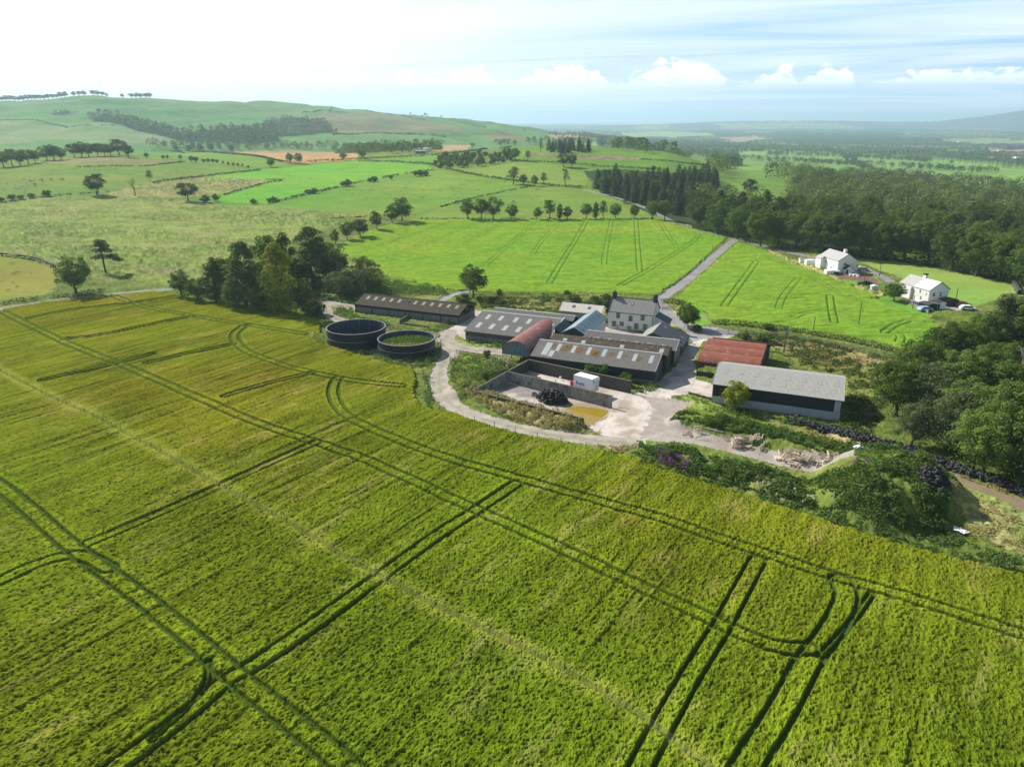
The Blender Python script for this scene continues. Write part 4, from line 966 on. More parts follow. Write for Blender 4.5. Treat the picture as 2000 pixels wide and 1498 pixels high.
def slab(mb, a, b, c, d, t=.10):
    """roof plane a-b eave, d-c ridge, given thickness downwards"""
    mb.prism([a, b, c, d], (0, 0, -t))
def wall_box(mb, x0, x1, y0, y1, z0, z1): mb.box(x0, x1, y0, y1, z0, z1)
def gable_poly(y0, yr, y1, ze, zr, zb, x, z0=0): return [(x, y0, z0), (x, y1, z0), (x, y1, zb), (x, yr, zr), (x, y0, ze)]
def shed(name, label, p0, p1, q0, qr, q1, ze, zr, zb, roof, front, side=None, cat='shed', ov=.25, trim=TRIM, ridge=True, lites=(), litemat=None, open_right=None, lower=None, posts=0, verge=True, group=None):
    """double-pitched shed, origin at the near left corner, ridge along x"""
    o = empty(name, (*fw(p0, q0), 0), FA, label, cat, group)
    L = p1 - p0; Wd = q1 - q0; yr = qr - q0; side = side or front; T = .16
    zf = ze - .12; zk = zb - .12
    mb = MB()
    if lower:                                   # (height, material): block base with cladding above
        lb = MB(); lb.box(0, L, -.02, T, -.3, lower[0]); lb.box(L - T, L + .02, T, Wd, -.3, lower[0]); lb.build('base_wall', lower[1], o)
        z0 = lower[0]
    else: z0 = -.3
    mb.box(0, L, 0, T, z0, zf); mb.build('front_wall', front, o)
    mb = MB(); mb.box(0, L, Wd - T, Wd, -.3, zk); mb.build('back_wall', side, o)
    for x, nm in ((0, 'gable_wall'), (L - T, 'gable_wall')):
        mb = MB()
        if nm and x > 0 and open_right:
            a, b, hz = open_right
            mb.prism([(x, T, z0), (x, a, z0), (x, a, ze), (x, T, zf)], (T, 0, 0)); mb.prism([(x, b, z0), (x, Wd - T, z0), (x, Wd - T, zk), (x, b, zb)], (T, 0, 0))
            mb.prism([(x, a, hz), (x, b, hz), (x, b, zb), (x, yr, zr - .12), (x, a, ze)], (T, 0, 0))
        else:
            mb.prism([(x, T, z0), (x, Wd - T, z0 if not lower or x else -.3), (x, Wd - T, zk), (x, yr, zr - .12), (x, T, zf)], (T, 0, 0))
        mb.build(nm, side, o)
    s1 = (zr - ze) / yr; s2 = (zr - zb) / (Wd - yr)
    mb = MB()
    slab(mb, (-ov, -ov, ze - s1 * ov), (L + ov, -ov, ze - s1 * ov), (L + ov, yr, zr), (-ov, yr, zr))
    slab(mb, (-ov, Wd, zb), (L + ov, Wd, zb), (L + ov, yr + .004, zr), (-ov, yr + .004, zr))
    rf = mb.build('roof', roof, o)
    if ridge:
        mb = MB(); n = max(2, int(L / 1.1)); st_ = (L + 2 * ov) / n
        for i in range(n):
            x = -ov + i * st_
            mb.prism([(x, yr - .20, zr - .02), (x, yr, zr + .10), (x, yr + .20, zr - .02)], (st_ - .05, 0, 0))
        mb.build('ridge_cap', trim, rf)
    if verge:
        for x in (-ov - .07, L + ov + .003):
            mb = MB()
            mb.prism([(x, -ov - .03, ze - s1 * ov - .10), (x, yr, zr - .10), (x, yr, zr + .06), (x, -ov - .03, ze - s1 * ov + .06)], (.07, 0, 0))
            mb.prism([(x, Wd, zb - .10), (x, yr, zr - .10), (x, yr, zr + .06), (x, Wd, zb + .06)], (.07, 0, 0))
            mb.build('barge_board', trim, rf)
    for (xa, xb, ya, yb) in lites:              # fractions along and up the front slope
        x0_, x1_ = xa * L, xb * L; y0_, y1_ = ya * yr, yb * yr
        mb = MB()
        mb.prism([(x0_, y0_, ze + s1 * y0_ + .03), (x1_, y0_, ze + s1 * y0_ + .03), (x1_, y1_, ze + s1 * y1_ + .03), (x0_, y1_, ze + s1 * y1_ + .03)], (0, 0, -.025))
        mb.build('rooflight', litemat or LITE, rf)
    for i in range(posts):
        x = L * i / (posts - 1)
        mb = MB(); mb.box(x - .12, x + .12, -.14, -.003, -.3, zf); mb.build('post', TRIMD, o)
    return o, rf
def on_roof(rf, mat_, spots, yr, ze, zr, name='moss_patch', seed=1):
    rng = random.Random(seed)
    for (cx, cy, rx, ry) in spots:
        mb = MB(); n = 18; s = (zr - ze) / yr
        pts = []
        for i in range(n):
            a = 6.283 * i / n; k = rng.uniform(.6, 1.15)
            x = cx + math.cos(a) * rx * k; y = min(max(cy + math.sin(a) * ry * k, .1), yr - .25)
            pts.append((x, y, ze + s * y + .028))
        mb.prism(pts, (0, 0, -.024)); mb.build(name, mat_, rf)

# A: long dark shed beyond the tanks
L_ = 31.5
o, rf = shed('long_cattle_shed', 'long low cattle shed with dark mossy roof behind the round tanks', -116, -84.5, 163.8, 168.7, 173.4, 2.55, 4.35, 2.7, ROOFD, DARKW, GREYW, lower=(1.75, BLOCK), posts=7,
             lites=[(.055 + i * .079, .082 + i * .079, .50, .80) for i in range(12) if i != 5], litemat=LITEM, trim=ROOFD, open_right=(3.7, 6.4, 2.5), verge=True)
mb = MB(); s_ = 1.8 / 4.9; mb.prism([(15.0, 2.6, 2.55 + s_ * 2.6 + .03), (15.6, 2.9, 2.55 + s_ * 2.9 + .03), (15.5, 3.6, 2.55 + s_ * 3.6 + .03), (14.9, 3.3, 2.55 + s_ * 3.3 + .03)], (0, 0, -.02)); mb.build('hole_dark_plate', BLACK, rf)  # black plate on the roof, the darkness of a hole put into colour
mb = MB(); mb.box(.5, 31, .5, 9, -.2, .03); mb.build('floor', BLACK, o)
# B: big grey double shed
o, rf = shed('wide_grey_shed', 'wide grey shed with ten pale rooflights between long shed and barrel barn', -76.3, -55.4, 151.3, 161.8, 164.6, 2.6, 5.0, 4.2, ROOFG, GREYW, DARKW, lower=(1.4, BLOCK),
             lites=[(.10 + i * .165 + (.02 if i > 1 else 0), .145 + i * .165 + (.02 if i > 1 else 0), .60, .83) for i in range(4)] + [(.075 + i * .165, .125 + i * .165, .18, .42) for i in range(4)] + [(.905, .945, .55, .72)])
mb = MB(); s_ = 2.4 / 10.5
o, rf = shed('rear_grey_shed', 'low grey shed roof running along the back of the wide grey shed', -75.2, -54.2, 164.7, 166.7, 170, 4.0, 4.75, 3.4, ROOFG, DARKW, cat='shed')
# teal link shed
o = empty('teal_lean_to', (*fw(-54.9, 154.6), 0), FA, 'dark teal lean-to wedged between the wide grey shed and blue-grey gabled shed', 'lean-to')
mb = MB(); mb.prism([(-.1, 0, 4.75), (2.2, 0, 2.9), (2.2, 7.4, 2.9), (-.1, 7.4, 5.05)], (0, 0, -.1)); rf = mb.build('roof', TEALD, o)
mb = MB(); mb.prism([(-.35, -.1, 3.65), (-.12, -.1, 3.65), (-.12, 7.4, 5.3), (-.35, 7.4, 5.3)], (0, 0, .10)); mb.build('barge_board', TRIM, rf)
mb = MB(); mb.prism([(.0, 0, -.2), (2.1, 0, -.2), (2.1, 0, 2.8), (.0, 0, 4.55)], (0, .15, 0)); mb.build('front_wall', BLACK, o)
# D: cream shed
o, rf = shed('cream_shed', 'cream roofed store with two dark rooflights behind the blue-grey gabled shed', -61.7, -50.9, 177.4, 180.1, 182.8, 3.0, 4.5, 3.0, ROOFW, M_('pale_grey_boards', (.42, .44, .46), (.33, .35, .37), 2, .8, wave=('X', .9), wcol=((.2, .2, .22), .4)), M_('cream_render', (.66, .60, .48), (.55, .50, .40), 1, .85),
             lites=[(.27, .35, .42, .72), (.66, .74, .42, .72)], litemat=LITED, trim=ROOFW, ridge=False)
# E: blue-grey gabled shed, ridge along q
o = empty('gabled_shed', (*fw(-52.8, 154.1), 0), FA, 'blue-grey gabled shed with six dark rooflights in front of the farmhouse', 'shed')
Wd, Ln = 5.4, 16.6
mb = MB()
mb.prism([(0, .0, -.3), (Wd, .0, -.3), (Wd, .0, 3.95), (Wd / 2 + .1, .0, 5.4), (0, .0, 3.95)], (0, .15, 0)); mb.build('gable_wall', TEALD, o)
mb = MB(); mb.prism([(0, Ln - .15, -.3), (Wd, Ln - .15, -.3), (Wd, Ln - .15, 3.9), (Wd / 2 + .1, Ln - .15, 5.4), (0, Ln - .15, 3.9)], (0, .15, 0)); mb.build('gable_wall', TEALD, o)
mb = MB(); mb.box(Wd - .15, Wd, .15, Ln - .15, -.3, 3.95); mb.build('side_wall', WHITE, o)
mb = MB(); mb.box(0, .15, .15, Ln - .15, -.3, 3.95); mb.build('side_wall', TEALD, o)
mb = MB(); slab(mb, (-.25, -.2, 3.9), (-.25, Ln + .2, 3.9), (Wd / 2 + .1, Ln + .2, 5.55), (Wd / 2 + .1, -.2, 5.55)); slab(mb, (Wd + .3, -.2, 3.9), (Wd + .3, Ln + .2, 3.9), (Wd / 2 + .104, Ln + .2, 5.55), (Wd / 2 + .104, -.2, 5.55))
rf = mb.build('roof', TEAL, o)
for y in (-.27, Ln + .2):
    mb = MB(); mb.prism([(-.3, y, 3.8), (Wd / 2 + .1, y, 5.48), (Wd / 2 + .1, y, 5.62), (-.3, y, 3.96)], (0, .07, 0)); mb.prism([(Wd + .35, y, 3.8), (Wd / 2 + .1, y, 5.48), (Wd / 2 + .1, y, 5.62), (Wd + .35, y, 3.96)], (0, .07, 0)); mb.build('barge_board', TRIM, rf)
for i in range(6):
    y0 = 1.0 + i * 2.55; sx_ = 1.65 / (Wd / 2 + .2)
    def zz(x): return 5.55 - (x - Wd / 2 - .1) * sx_ + .02
    mb = MB(); a, b = Wd / 2 + .75, Wd / 2 + 2.0; mb.prism([(a, y0, zz(a)), (b, y0, zz(b)), (b, y0 + .85, zz(b)), (a, y0 + .85, zz(a))], (0, 0, -.018)); mb.build('rooflight', LITED, rf)
# barrel roofs
def barrel(name, label, org, axis, length, width, zs, rise, roofm, n=16, **kw):
    """axis 'q' or 'p': ridge direction"""
    o = empty(name, (*fw(*org), 0), FA, label, 'barn')
    r_ = (width ** 2 / 4 + rise ** 2) / (2 * rise); a0 = math.asin(width / 2 / r_)
    def arc(t): return (width / 2 + r_ * math.sin(-a0 + 2 * a0 * t), zs + rise - r_ + r_ * math.cos(-a0 + 2 * a0 * t))
    return o, arc
def barrel_roof(o, arc, axis, off, length, mat_, n=16, t=.06, name='roof'):
    mb = MB(); pr = [arc(i / n) for i in range(n + 1)]
    for i in range(n):
        (a, za), (b, zb_) = pr[i], pr[i + 1]
        if axis == 'q': v = [(off + a, 0, za), (off + b, 0, zb_), (off + b, length, zb_), (off + a, length, za)]
        else: v = [(0, off + a, za), (0, off + b, zb_), (length, off + b, zb_), (length, off + a, za)]
        k = len(mb.v); mb.v += v + [(x, y, z - t) for x, y, z in v]; mb.f += [(k, k + 1, k + 2, k + 3), (k + 7, k + 6, k + 5, k + 4), (k, k + 4, k + 5, k + 1), (k + 3, k + 2, k + 6, k + 7)]
    me_o = mb.build(name, mat_, o, smooth=False)
    return me_o
# F: faded red barrel barn
o, arc = barrel('barrel_roofed_barn', 'faded red barrel-roofed barn with grey sheeted end beside the wide shed', (-62.1, 140.6), 'q', 20.3, 6.5, 3.0, 1.85, RUSTF)
rf = barrel_roof(o, arc, 'q', 0, 20.3, RUSTF, 20)
mb = MB(); mb.prism([(.03, .05, 1.55), (6.47, .05, 1.55)] + [(arc(1 - i / 16)[0], .05, arc(1 - i / 16)[1] - .07) for i in range(17)], (0, .06, 0)); mb.build('gable_sheeting', SHEETG, o)
for y0, y1 in ((.2, 20.2),):
    mb = MB(); mb.box(6.42, 6.48, y0, y1, 1.0, 3.0); mb.build('side_sheeting', RUSTF, o); mb = MB(); mb.box(.0, .06, 7, y1, 0, 3.0); mb.build('side_sheeting', SHEETG, o)
for x in (.1, 2.2, 4.3, 6.4):
    mb = MB(); mb.box(x - .07, x + .07, .12, .26, -.3, 3.0 if x in (.1, 6.4) else 1.6); mb.build('post', TRIMD, o)
for y in (5, 10): mb = MB(); mb.box(.03, .17, y, y + .14, -.3, 3.0); mb.build('post', TRIMD, o)
# H and G behind, I in front
o, rf = shed('middle_brown_shed', 'middle shed of three with brown mossy roof and notched ridge', -52.8, -27.2, 146.05, 148.7, 151.3, 4.0, 5.15, 4.0, ROOFB, DARKW, GREYW, trim=ROOFB, verge=False, ridge=False,
             lites=[(.10, .135, .25, .55), (.265, .30, .2, .55), (.60, .635, .2, .55), (.93, .965, .2, .6)])
mb = MB()
for i in range(16): x = 6.6 + i * 1.18; mb.prism([(x, 2.3, 5.12), (x, 2.65, 5.32), (x, 3.0, 5.12)], (.72, 0, 0))
mb.build('ridge_cap', BLOCK, rf)
o, rf = shed('rear_ridged_shed', 'rearmost of three parallel sheds with plain light grey roof', -46.7, -26.6, 151.35, 154.9, 158.2, 3.6, 4.95, 3.6, ROOFG, DARKW, PANEL,
             lites=[(.10 + i * .148, .15 + i * .148, .12, .42) for i in range(6)], litemat=M_('greenish_rooflight', (.30, .31, .26), (.24, .25, .20), 3, .6))
o, rf = shed('front_cattle_shed', 'long grey shed with orange moss patches beside the silage clamp', -53.9, -27.9, 137.9, 143.4, 146, 3.05, 5.05, 4.1, ROOFM, DARKW, M_('blue_black_cladding', (.06, .07, .085), (.035, .04, .05), 2, .7, stretch=(2, 2, .3), wave=('Y', 1.2), wcol=((.015, .02, .025), .5)), lower=(.9, BLOCK),
             lites=[(.065, .115, .10, .86), (.125, .165, .06, .42)] + [(.165 + i * .128, .195 + i * .128, .42, .86) for i in range(5)] + [(.80, .83, .38, .80), (.93, .96, .38, .82)])
on_roof(rf, MOSS, [(3.3, 3.9, .7, .8), (6.0, 3.4, 1.2, 1.2), (6.9, 4.2, .8, .7), (9.2, 3.6, 1.4, 1.1), (12.6, 3.3, 1.2, 1.0), (13.2, 2.6, .8, .8), (16.3, 3.5, .7, .8), (19.2, 3.4, .6, .4), (21.8, 2.9, .9, .8)], 5.5, 3.05, 5.05)
for y in (2.0, 5.2):
    mb = MB(); mb.box(26.003, 26.06, y, y + 2.7, 0, 3.0); mb.build('door', M_('blue_grey_door', (.13, .15, .17), (.09, .10, .12), 2, .7), o)

# ------------------------------------------------------------------ farmhouse
def window(mb_p, x, z, wd, ht, y=-.001, frame=WHITE, surround=STONE, bars=True, axis='y'):
    """sash window on a wall facing -y (axis y) or +x (axis x)"""
    def bx(m_, a0, a1, d0, d1, z0, z1):
        if axis == 'y': m_.box(a0, a1, y + d0, y + d1, z0, z1)
        else: m_.box(y - d1, y - d0, a0, a1, z0, z1)
    m1 = MB(); t = .13
    bx(m1, x - t, x + wd + t, -.05, 0, z - t, z); bx(m1, x - t, x + wd + t, -.05, 0, z + ht, z + ht + t); bx(m1, x - t, x, -.05, 0, z, z + ht); bx(m1, x + wd, x + wd + t, -.05, 0, z, z + ht)
    wo_ = m1.build('window', surround, mb_p)
    m2 = MB(); f = .07
    bx(m2, x, x + f, -.03, 0, z, z + ht); bx(m2, x + wd - f, x + wd, -.03, 0, z, z + ht); bx(m2, x + f, x + wd - f, -.03, 0, z, z + f); bx(m2, x + f, x + wd - f, -.03, 0, z + ht - f, z + ht); bx(m2, x + f, x + wd - f, -.03, 0, z + ht / 2 - f / 2, z + ht / 2 + f / 2)
    m2.build('frame', frame, wo_)
    m3 = MB(); bx(m3, x + f, x + wd - f, -.012, 0, z + f, z + ht / 2 - f / 2); bx(m3, x + f, x + wd - f, -.012, 0, z + ht / 2 + f / 2, z + ht - f); m3.build('pane', GLASS, wo_)
o = empty('farmhouse', (*fw(-48, 175.3), 0), FA, 'two-storey whitewashed farmhouse with slate roof and two end chimneys', 'farmhouse')
LJ, WJ = 11.4, 7.0
mb = MB(); mb.box(0, LJ, 0, .3, -.3, 4.6); mb.box(0, LJ, WJ - .3, WJ, -.3, 4.6)
mb.prism([(0, .3, -.3), (0, WJ - .3, -.3), (0, WJ - .3, 4.6), (0, WJ / 2, 7.3), (0, .3, 4.6)], (.3, 0, 0)); mb.prism([(LJ - .3, .3, -.3), (LJ - .3, WJ - .3, -.3), (LJ - .3, WJ - .3, 4.6), (LJ - .3, WJ / 2, 7.3), (LJ - .3, .3, 4.6)], (.3, 0, 0))
mb.build('wall', DIRTYW, o)
mb = MB(); slab(mb, (-.02, -.2, 4.5), (LJ + .02, -.2, 4.5), (LJ + .02, WJ / 2, 7.5), (-.02, WJ / 2, 7.5), .12); slab(mb, (-.02, WJ + .2, 4.5), (LJ + .02, WJ + .2, 4.5), (LJ + .02, WJ / 2 + .004, 7.5), (-.02, WJ / 2 + .004, 7.5), .12)
rf = mb.build('roof', SLATE, o)
for x in (-.12, LJ + .025):
    mb = MB(); mb.prism([(x, -.25, 4.42), (x, WJ / 2, 7.5), (x, WJ / 2, 7.66), (x, -.25, 4.62)], (.1, 0, 0)); mb.prism([(x, WJ + .25, 4.42), (x, WJ / 2, 7.5), (x, WJ / 2, 7.66), (x, WJ + .25, 4.62)], (.1, 0, 0)); mb.build('skew_stones', STONE, rf)
mb = MB(); mb.prism([(-.05, WJ / 2 - .15, 7.48), (-.05, WJ / 2, 7.6), (-.05, WJ / 2 + .15, 7.48)], (LJ + .1, 0, 0)); mb.build('ridge_cap', STONE, rf)
for x in (.02, LJ - .92):
    mb = MB(); mb.box(x, x + .9, WJ / 2 - .55, WJ / 2 + .55, 6.6, 8.6); mb.box(x - .07, x + .97, WJ / 2 - .62, WJ / 2 + .62, 8.6, 8.75); ch = mb.build('chimney', STONE, rf)
    for k in (-.28, .28): mb = MB(); mb.tube((x + .45, WJ / 2 + k, 8.75), (x + .45, WJ / 2 + k, 9.15), .15, .12, 10); mb.build('chimney_pot', STONE, ch)
sl = 3.0 / 3.7
mb = MB(); x0_, x1_, y0, y1 = 5.2, 5.75, 1.75, 2.45
mb.prism([(x0_, y0, 4.66 + sl * y0 + .07), (x1_, y0, 4.66 + sl * y0 + .07), (x1_, y1, 4.66 + sl * y1 + .07), (x0_, y1, 4.66 + sl * y1 + .07)], (0, 0, -.06)); sk = mb.build('skylight', TRIMD, rf)
mb = MB(); mb.prism([(x0_ + .1, y0 + .1, 4.66 + sl * (y0 + .1) + .08), (x1_ - .1, y0 + .1, 4.66 + sl * (y0 + .1) + .08), (x1_ - .1, y1 - .1, 4.66 + sl * (y1 - .1) + .08), (x0_ + .1, y1 - .1, 4.66 + sl * (y1 - .1) + .08)], (0, 0, -.02)); mb.build('pane', LITE, sk)
for x in (2.15, 8.4): window(o, x, 3.05, .72, 1.15)
window(o, 5.35, 2.55, .72, 1.15)
for x in (1.15, 6.85, 9.1): window(o, x, .75, .8, 1.2)
window(o, 3.1, 1.15, .8, .8); window(o, 5.1, .55, .75, .5)
mb = MB(); mb.box(2.35, 2.55, -.06, -.002, .35, 1.3); mb.build('boot_scraper_niche', TRIMD, o)
mb = MB(); mb.tube((LJ - .12, -.09, 0), (LJ - .12, -.09, 4.5), .06, n=8); mb.build('downpipe', TRIMD, o)
mb = MB(); mb.box(0, LJ, -.30, -.21, 4.36, 4.48); mb.build('gutter', TRIMD, o)
# lean-to extension on the right gable
mb = MB(); mb.box(LJ + .003, LJ + 3.2, 2.2, 6.4, -.3, 2.35); mb.prism([(LJ + .003, 2.2, 2.35), (LJ + 3.2, 2.2, 2.35), (LJ + .003, 2.2, 3.7)], (0, 4.2, 0)); ex = mb.build('extension', DIRTYW, o)
mb = MB(); slab(mb, (LJ + 3.5, 1.95, 2.3), (LJ + 3.5, 6.65, 2.3), (LJ + .01, 6.65, 3.95), (LJ + .01, 1.95, 3.95), .12); mb.build('extension_roof', M_('blue_black_slates', (.05, .07, .09), (.035, .05, .065), 3, .55), ex)
# ------------------------------------------------------------------ K: slated byre, ridge towards us
o = empty('slated_byre', (*fw(-36.4, 158.6), 0), FA, 'low byre with broad dark slate roof in front of the farmhouse right end', 'byre')
ds = 10.0
mb = MB(); mb.prism([(.15, .1, -.3), (9.9, .1, -.3), (9.9, .1, 2.3), (3.3, .1, 4.75), (.15, .1, 2.8)], (0, .25, 0)); mb.prism([(.15, ds - .3, -.3), (9.9, ds - .3, -.3), (9.9, ds - .3, 2.3), (3.3, ds - .3, 4.75), (.15, ds - .3, 2.8)], (0, .25, 0)); mb.build('gable_wall', STONE, o)
mb = MB(); mb.box(.15, .4, .35, ds - .3, -.3, 2.8); mb.build('side_wall', STONE, o)
mb = MB(); mb.box(9.65, 9.9, .35, 2.0, -.3, 2.3); mb.box(9.65, 9.9, 3.2, 6.0, -.3, 2.3); mb.box(9.65, 9.9, 7.4, ds - .3, -.3, 2.3); mb.box(9.65, 9.9, 2.0, 3.2, 2.0, 2.3); mb.box(9.65, 9.9, 6.0, 7.4, 2.0, 2.3); mb.build('side_wall', BLOCK, o)
mb = MB(); mb.box(9.6, 9.7, 2.0, 3.2, 0, 2.0); mb.box(9.6, 9.7, 6.0, 7.4, 0, 2.0); mb.build('dark_opening_panel', BLACK, o)  # black panels paint the dark interior into both door openings
mb = MB(); slab(mb, (-.1, 0, 2.75), (-.1, ds, 2.75), (3.3, ds, 4.95), (3.3, 0, 4.95), .12); mb.build('roof', M_('lit_tone_slates', (.30, .295, .28), (.22, .215, .20), 3, .7), o)  # sunlight on this slope is put into a paler slate colour
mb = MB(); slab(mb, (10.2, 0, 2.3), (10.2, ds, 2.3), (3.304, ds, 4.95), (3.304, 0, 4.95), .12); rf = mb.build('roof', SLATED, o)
for x, y in ((4.3, 7.4), (8.6, 6.2), (7.6, 2.5)):
    def zz(x): return 4.95 - (x - 3.304) * 2.65 / 6.9 + .03
    mb = MB(); mb.prism([(x, y, zz(x)), (x + .7, y, zz(x + .7)), (x + .7, y + .35, zz(x + .7)), (x, y + .35, zz(x))], (0, 0, -.02)); mb.build('skylight', LITE, rf)
# ------------------------------------------------------------------ L: triple barrel barn
o, arc = barrel('triple_barrel_barn', 'rust red barn with three barrel roofs and an open front', (-21.0, 146.9), 'p', 12.3, 5.13, 3.2, 1.45, RUST)
for k in range(3):
    barrel_roof(o, arc, 'p', k * 5.13, 12.3, RUST, 14)
    mb = MB(); mb.prism([(12.2, k * 5.13 + .02, 0), (12.2, (k + 1) * 5.13 - .02, 0)] + [(12.2, k * 5.13 + arc(1 - i / 12)[0], arc(1 - i / 12)[1] - .08) for i in range(13)], (.06, 0, 0)); mb.build('gable_sheeting', M_('dark_rusty_sheets', (.10, .045, .035), (.05, .03, .03), 2, .7), o)
    for x in (.1, 4.1, 8.1, 12.0): mb = MB(); mb.box(x - .07, x + .07, k * 5.13, k * 5.13 + .14, -.3, 3.15); mb.build('post', TRIMD, o)
mb = MB(); mb.box(.0, 12.2, -.06, -.003, 2.45, 3.2); mb.build('fascia', M_('dark_rust_fascia', (.09, .035, .03), (.05, .025, .022), 2, .7), o)
mb = MB(); mb.box(.0, 12.2, -.12, -.063, -.3, 1.15); mb.build('low_wall', PITD, o)
mb = MB(); mb.box(-.1, .1, 5.2, 15.3, 0, .25); mb.build('kerb', BLOCK, o)
mb = MB(); mb.box(-.02, 12.2, 15.25, 15.35, -.2, 3.2); mb.build('back_wall', SHEETG, o)
mb = MB(); slab(mb, (.6, 18.0, 3.1), (12.9, 18.0, 3.1), (12.9, 15.42, 4.3), (.6, 15.42, 4.3), .08); mb.build('rear_lean_to_roof', ROOFP, o)
mb = MB(); mb.box(12.27, 12.85, 15.4, 17.9, -.2, 3.05); mb.box(.7, 12.2, 17.8, 17.95, -.2, 3.0); mb.build('rear_lean_to_wall', SHEETG, o)
for x, s_ in ((4.9, .3), (5.35, .5)):
    y = 5.13 + .9; zz_ = arc(.9 / 5.13)[1] + .03
    mb = MB(); mb.box(x, x + s_, y - .15, y + .15, zz_ - .03, zz_ + .05); mb.build('white_patch', PWHITE, o)
# barrels inside
for i, (mt, lb) in enumerate(((PRED, 'red drum standing in the open bay of the triple barrel barn'), (PBLUE, 'dark blue drum beside the red one in the open barn'))):
    x, y = fw(-16.9 + i * .75, 148.1); mb = MB(); mb.tube((0, 0, 0), (0, 0, 1.1), .36, n=16)
    for z in (.02, .37, .73, 1.06): mb.tube((0, 0, z), (0, 0, z + .05), .385, n=16)
    o = mb.build('drum', mt); o.location = (x, y, .9); tag(o, lb, 'drum')
    b = MB(); b.box(-.42, .42, -.42, .42, -.9, -.003); b.build('plinth', PITD, o)
# ------------------------------------------------------------------ M: large grey roofed shed
o, rf = shed('general_purpose_shed', 'large pale grey roofed shed with navy cladding over concrete panels', -15.7, 6.3, 132.2, 139.4, 146.4, 4.0, 5.8, 4.0, ROOFP, NAVY, NAVY, lower=(1.6, PANEL), trim=ROOFP, verge=True, ridge=False,
             lites=[(.05 + i * .125, .095 + i * .125, .55, .80) for i in range(8)] + [(.27 + i * .125, .32 + i * .125, .22, .45) for i in range(6)], litemat=M_('dirty_rooflight', (.40, .39, .33), (.28, .275, .24), 4, .7))
mb = MB(); mb.box(20.9, 21.9, -.03, -.003, 1.6, 3.85); mb.build('side_panel', PANEL, o)
for x in (4.6, 9.9, 15.3, 20.9): mb = MB(); mb.box(x - .13, x + .13, -.10, -.023, -.3, 1.62); mb.build('post', PANEL, o)
mb = MB(); mb.box(-.1, 22.1, -.33, -.25, 3.83, 3.95); mb.build('gutter', TRIMD, o)

# ------------------------------------------------------------------ silage clamp walls, a thing per wall
def wall(name, label, a, b, h, t=.28, m=PITW, cap=True, h2=None, cat='wall', streaks=()):
    (x0, y0), (x1, y1) = fw(*a), fw(*b)
    L = math.hypot(x1 - x0, y1 - y0); o = empty(name, (x0, y0, 0), math.atan2(y1 - y0, x1 - x0), label, cat)
    h2 = h2 or h
    mb = MB(); mb.prism([(0, -t / 2, -.3), (L, -t / 2, -.3), (L, -t / 2, h2), (0, -t / 2, h)], (0, t, 0)); mb.build('wall_face', m, o)
    if cap:
        mb = MB(); mb.prism([(0, -t / 2 - .04, h + .004), (L, -t / 2 - .04, h2 + .004), (L, t / 2 + .04, h2 + .004), (0, t / 2 + .04, h + .004)], (0, 0, .06)); mb.build('coping', M_('mossy_coping', (.17, .16, .10), (.10, .095, .07), 2, .95), o)
    for (x, z0, z1, w_) in streaks:
        mb = MB(); mb.prism([(x, -t / 2 - .004, z0), (x + w_, -t / 2 - .004, z0), (x + w_ * .6, -t / 2 - .004, z1), (x + w_ * .3, -t / 2 - .004, z1)], (0, .003, 0)); mb.build('lime_streak', PANEL, o)
    return o
wall('clamp_wall', 'high concrete wall between the two silage bays, white lime streaks', (-55.3, 128.0), (-32.2, 122.75), 2.35, streaks=[(13.6, .35, 1.9, .22), (15.2, .5, 2.0, .16), (18.3, .6, 1.6, .10), (18.7, .2, 1.5, .12), (21.0, .1, .7, .15), (21.5, .1, .8, .2)])
wall('clamp_wall', 'dark weed-topped rear wall of the silage clamp behind the trailer', (-54.2, 136.4), (-30.9, 131.7), 2.5, m=PITD)
wall('clamp_wall', 'short dark end wall of the rear silage bay', (-55.3, 128.3), (-54.25, 136.2), 2.4, m=PITD)
wall('clamp_wall', 'sloping pale end wall of the front silage bay', (-58.0, 117.6), (-55.4, 127.8), 1.5, h2=2.35)
wall('clamp_wall', 'long low front wall of the silage clamp above the grassy bank', (-58.0, 117.4), (-34.3, 112.3), 1.55, m=PITD)
wall('retaining_wall', 'low concrete edging wall behind the scattered pallets', *[((lambda p: (p[0] * CA + p[1] * SA, -p[0] * SA + p[1] * CA))(PT(u, v, .3))) for u, v in ((1312, 826), (1412, 848))], .75, m=PITW, cap=False)
wall('retaining_wall', 'low dark wall at the left front of the large shed', *[((lambda p: (p[0] * CA + p[1] * SA, -p[0] * SA + p[1] * CA))(PT(u, v, .3))) for u, v in ((1345, 768), (1402, 784))], .6, m=PITD, cap=False)
PW = M_('murky_puddle_water', (.36, .25, .02), (.30, .21, .02), .5, .04, spec=.5)
pz = [PT(u, v, 0)[:2] for u, v in ((1104, 800), (1112, 796), (1130, 794), (1160, 797), (1184, 801), (1189, 803), (1184, 810), (1174, 817), (1160, 828), (1149, 834), (1143, 832), (1141, 822), (1126, 812), (1112, 806))]
mb = MB(); pz = smooth_line(np.array(pz + pz[:1]), 2)[:-1]; mb.v = [(x, y, .062) for x, y in pz]; mb.f = [tuple(range(len(pz)))]
o = mb.build('puddle', PW); tag(o, kind='structure')
# pen by the long shed
TQ = lambda u, v, z=0: (lambda p: (p[0] * CA + p[1] * SA, -p[0] * SA + p[1] * CA))(PT(u, v, z))
wall('pen_wall', 'grey end wall of the empty cattle pen by the long shed', TQ(781, 633), TQ(808, 617), 1.1, .2, BLOCK)
wall('pen_wall', 'low front wall of the empty cattle pen', TQ(781, 633), TQ(838, 641), .45, .2, BLOCK)
wall('garden_wall', 'low white garden wall by the bend in the farm road', TQ(1341, 643), TQ(1364, 638), .8, .22, WHITE, cap=False)
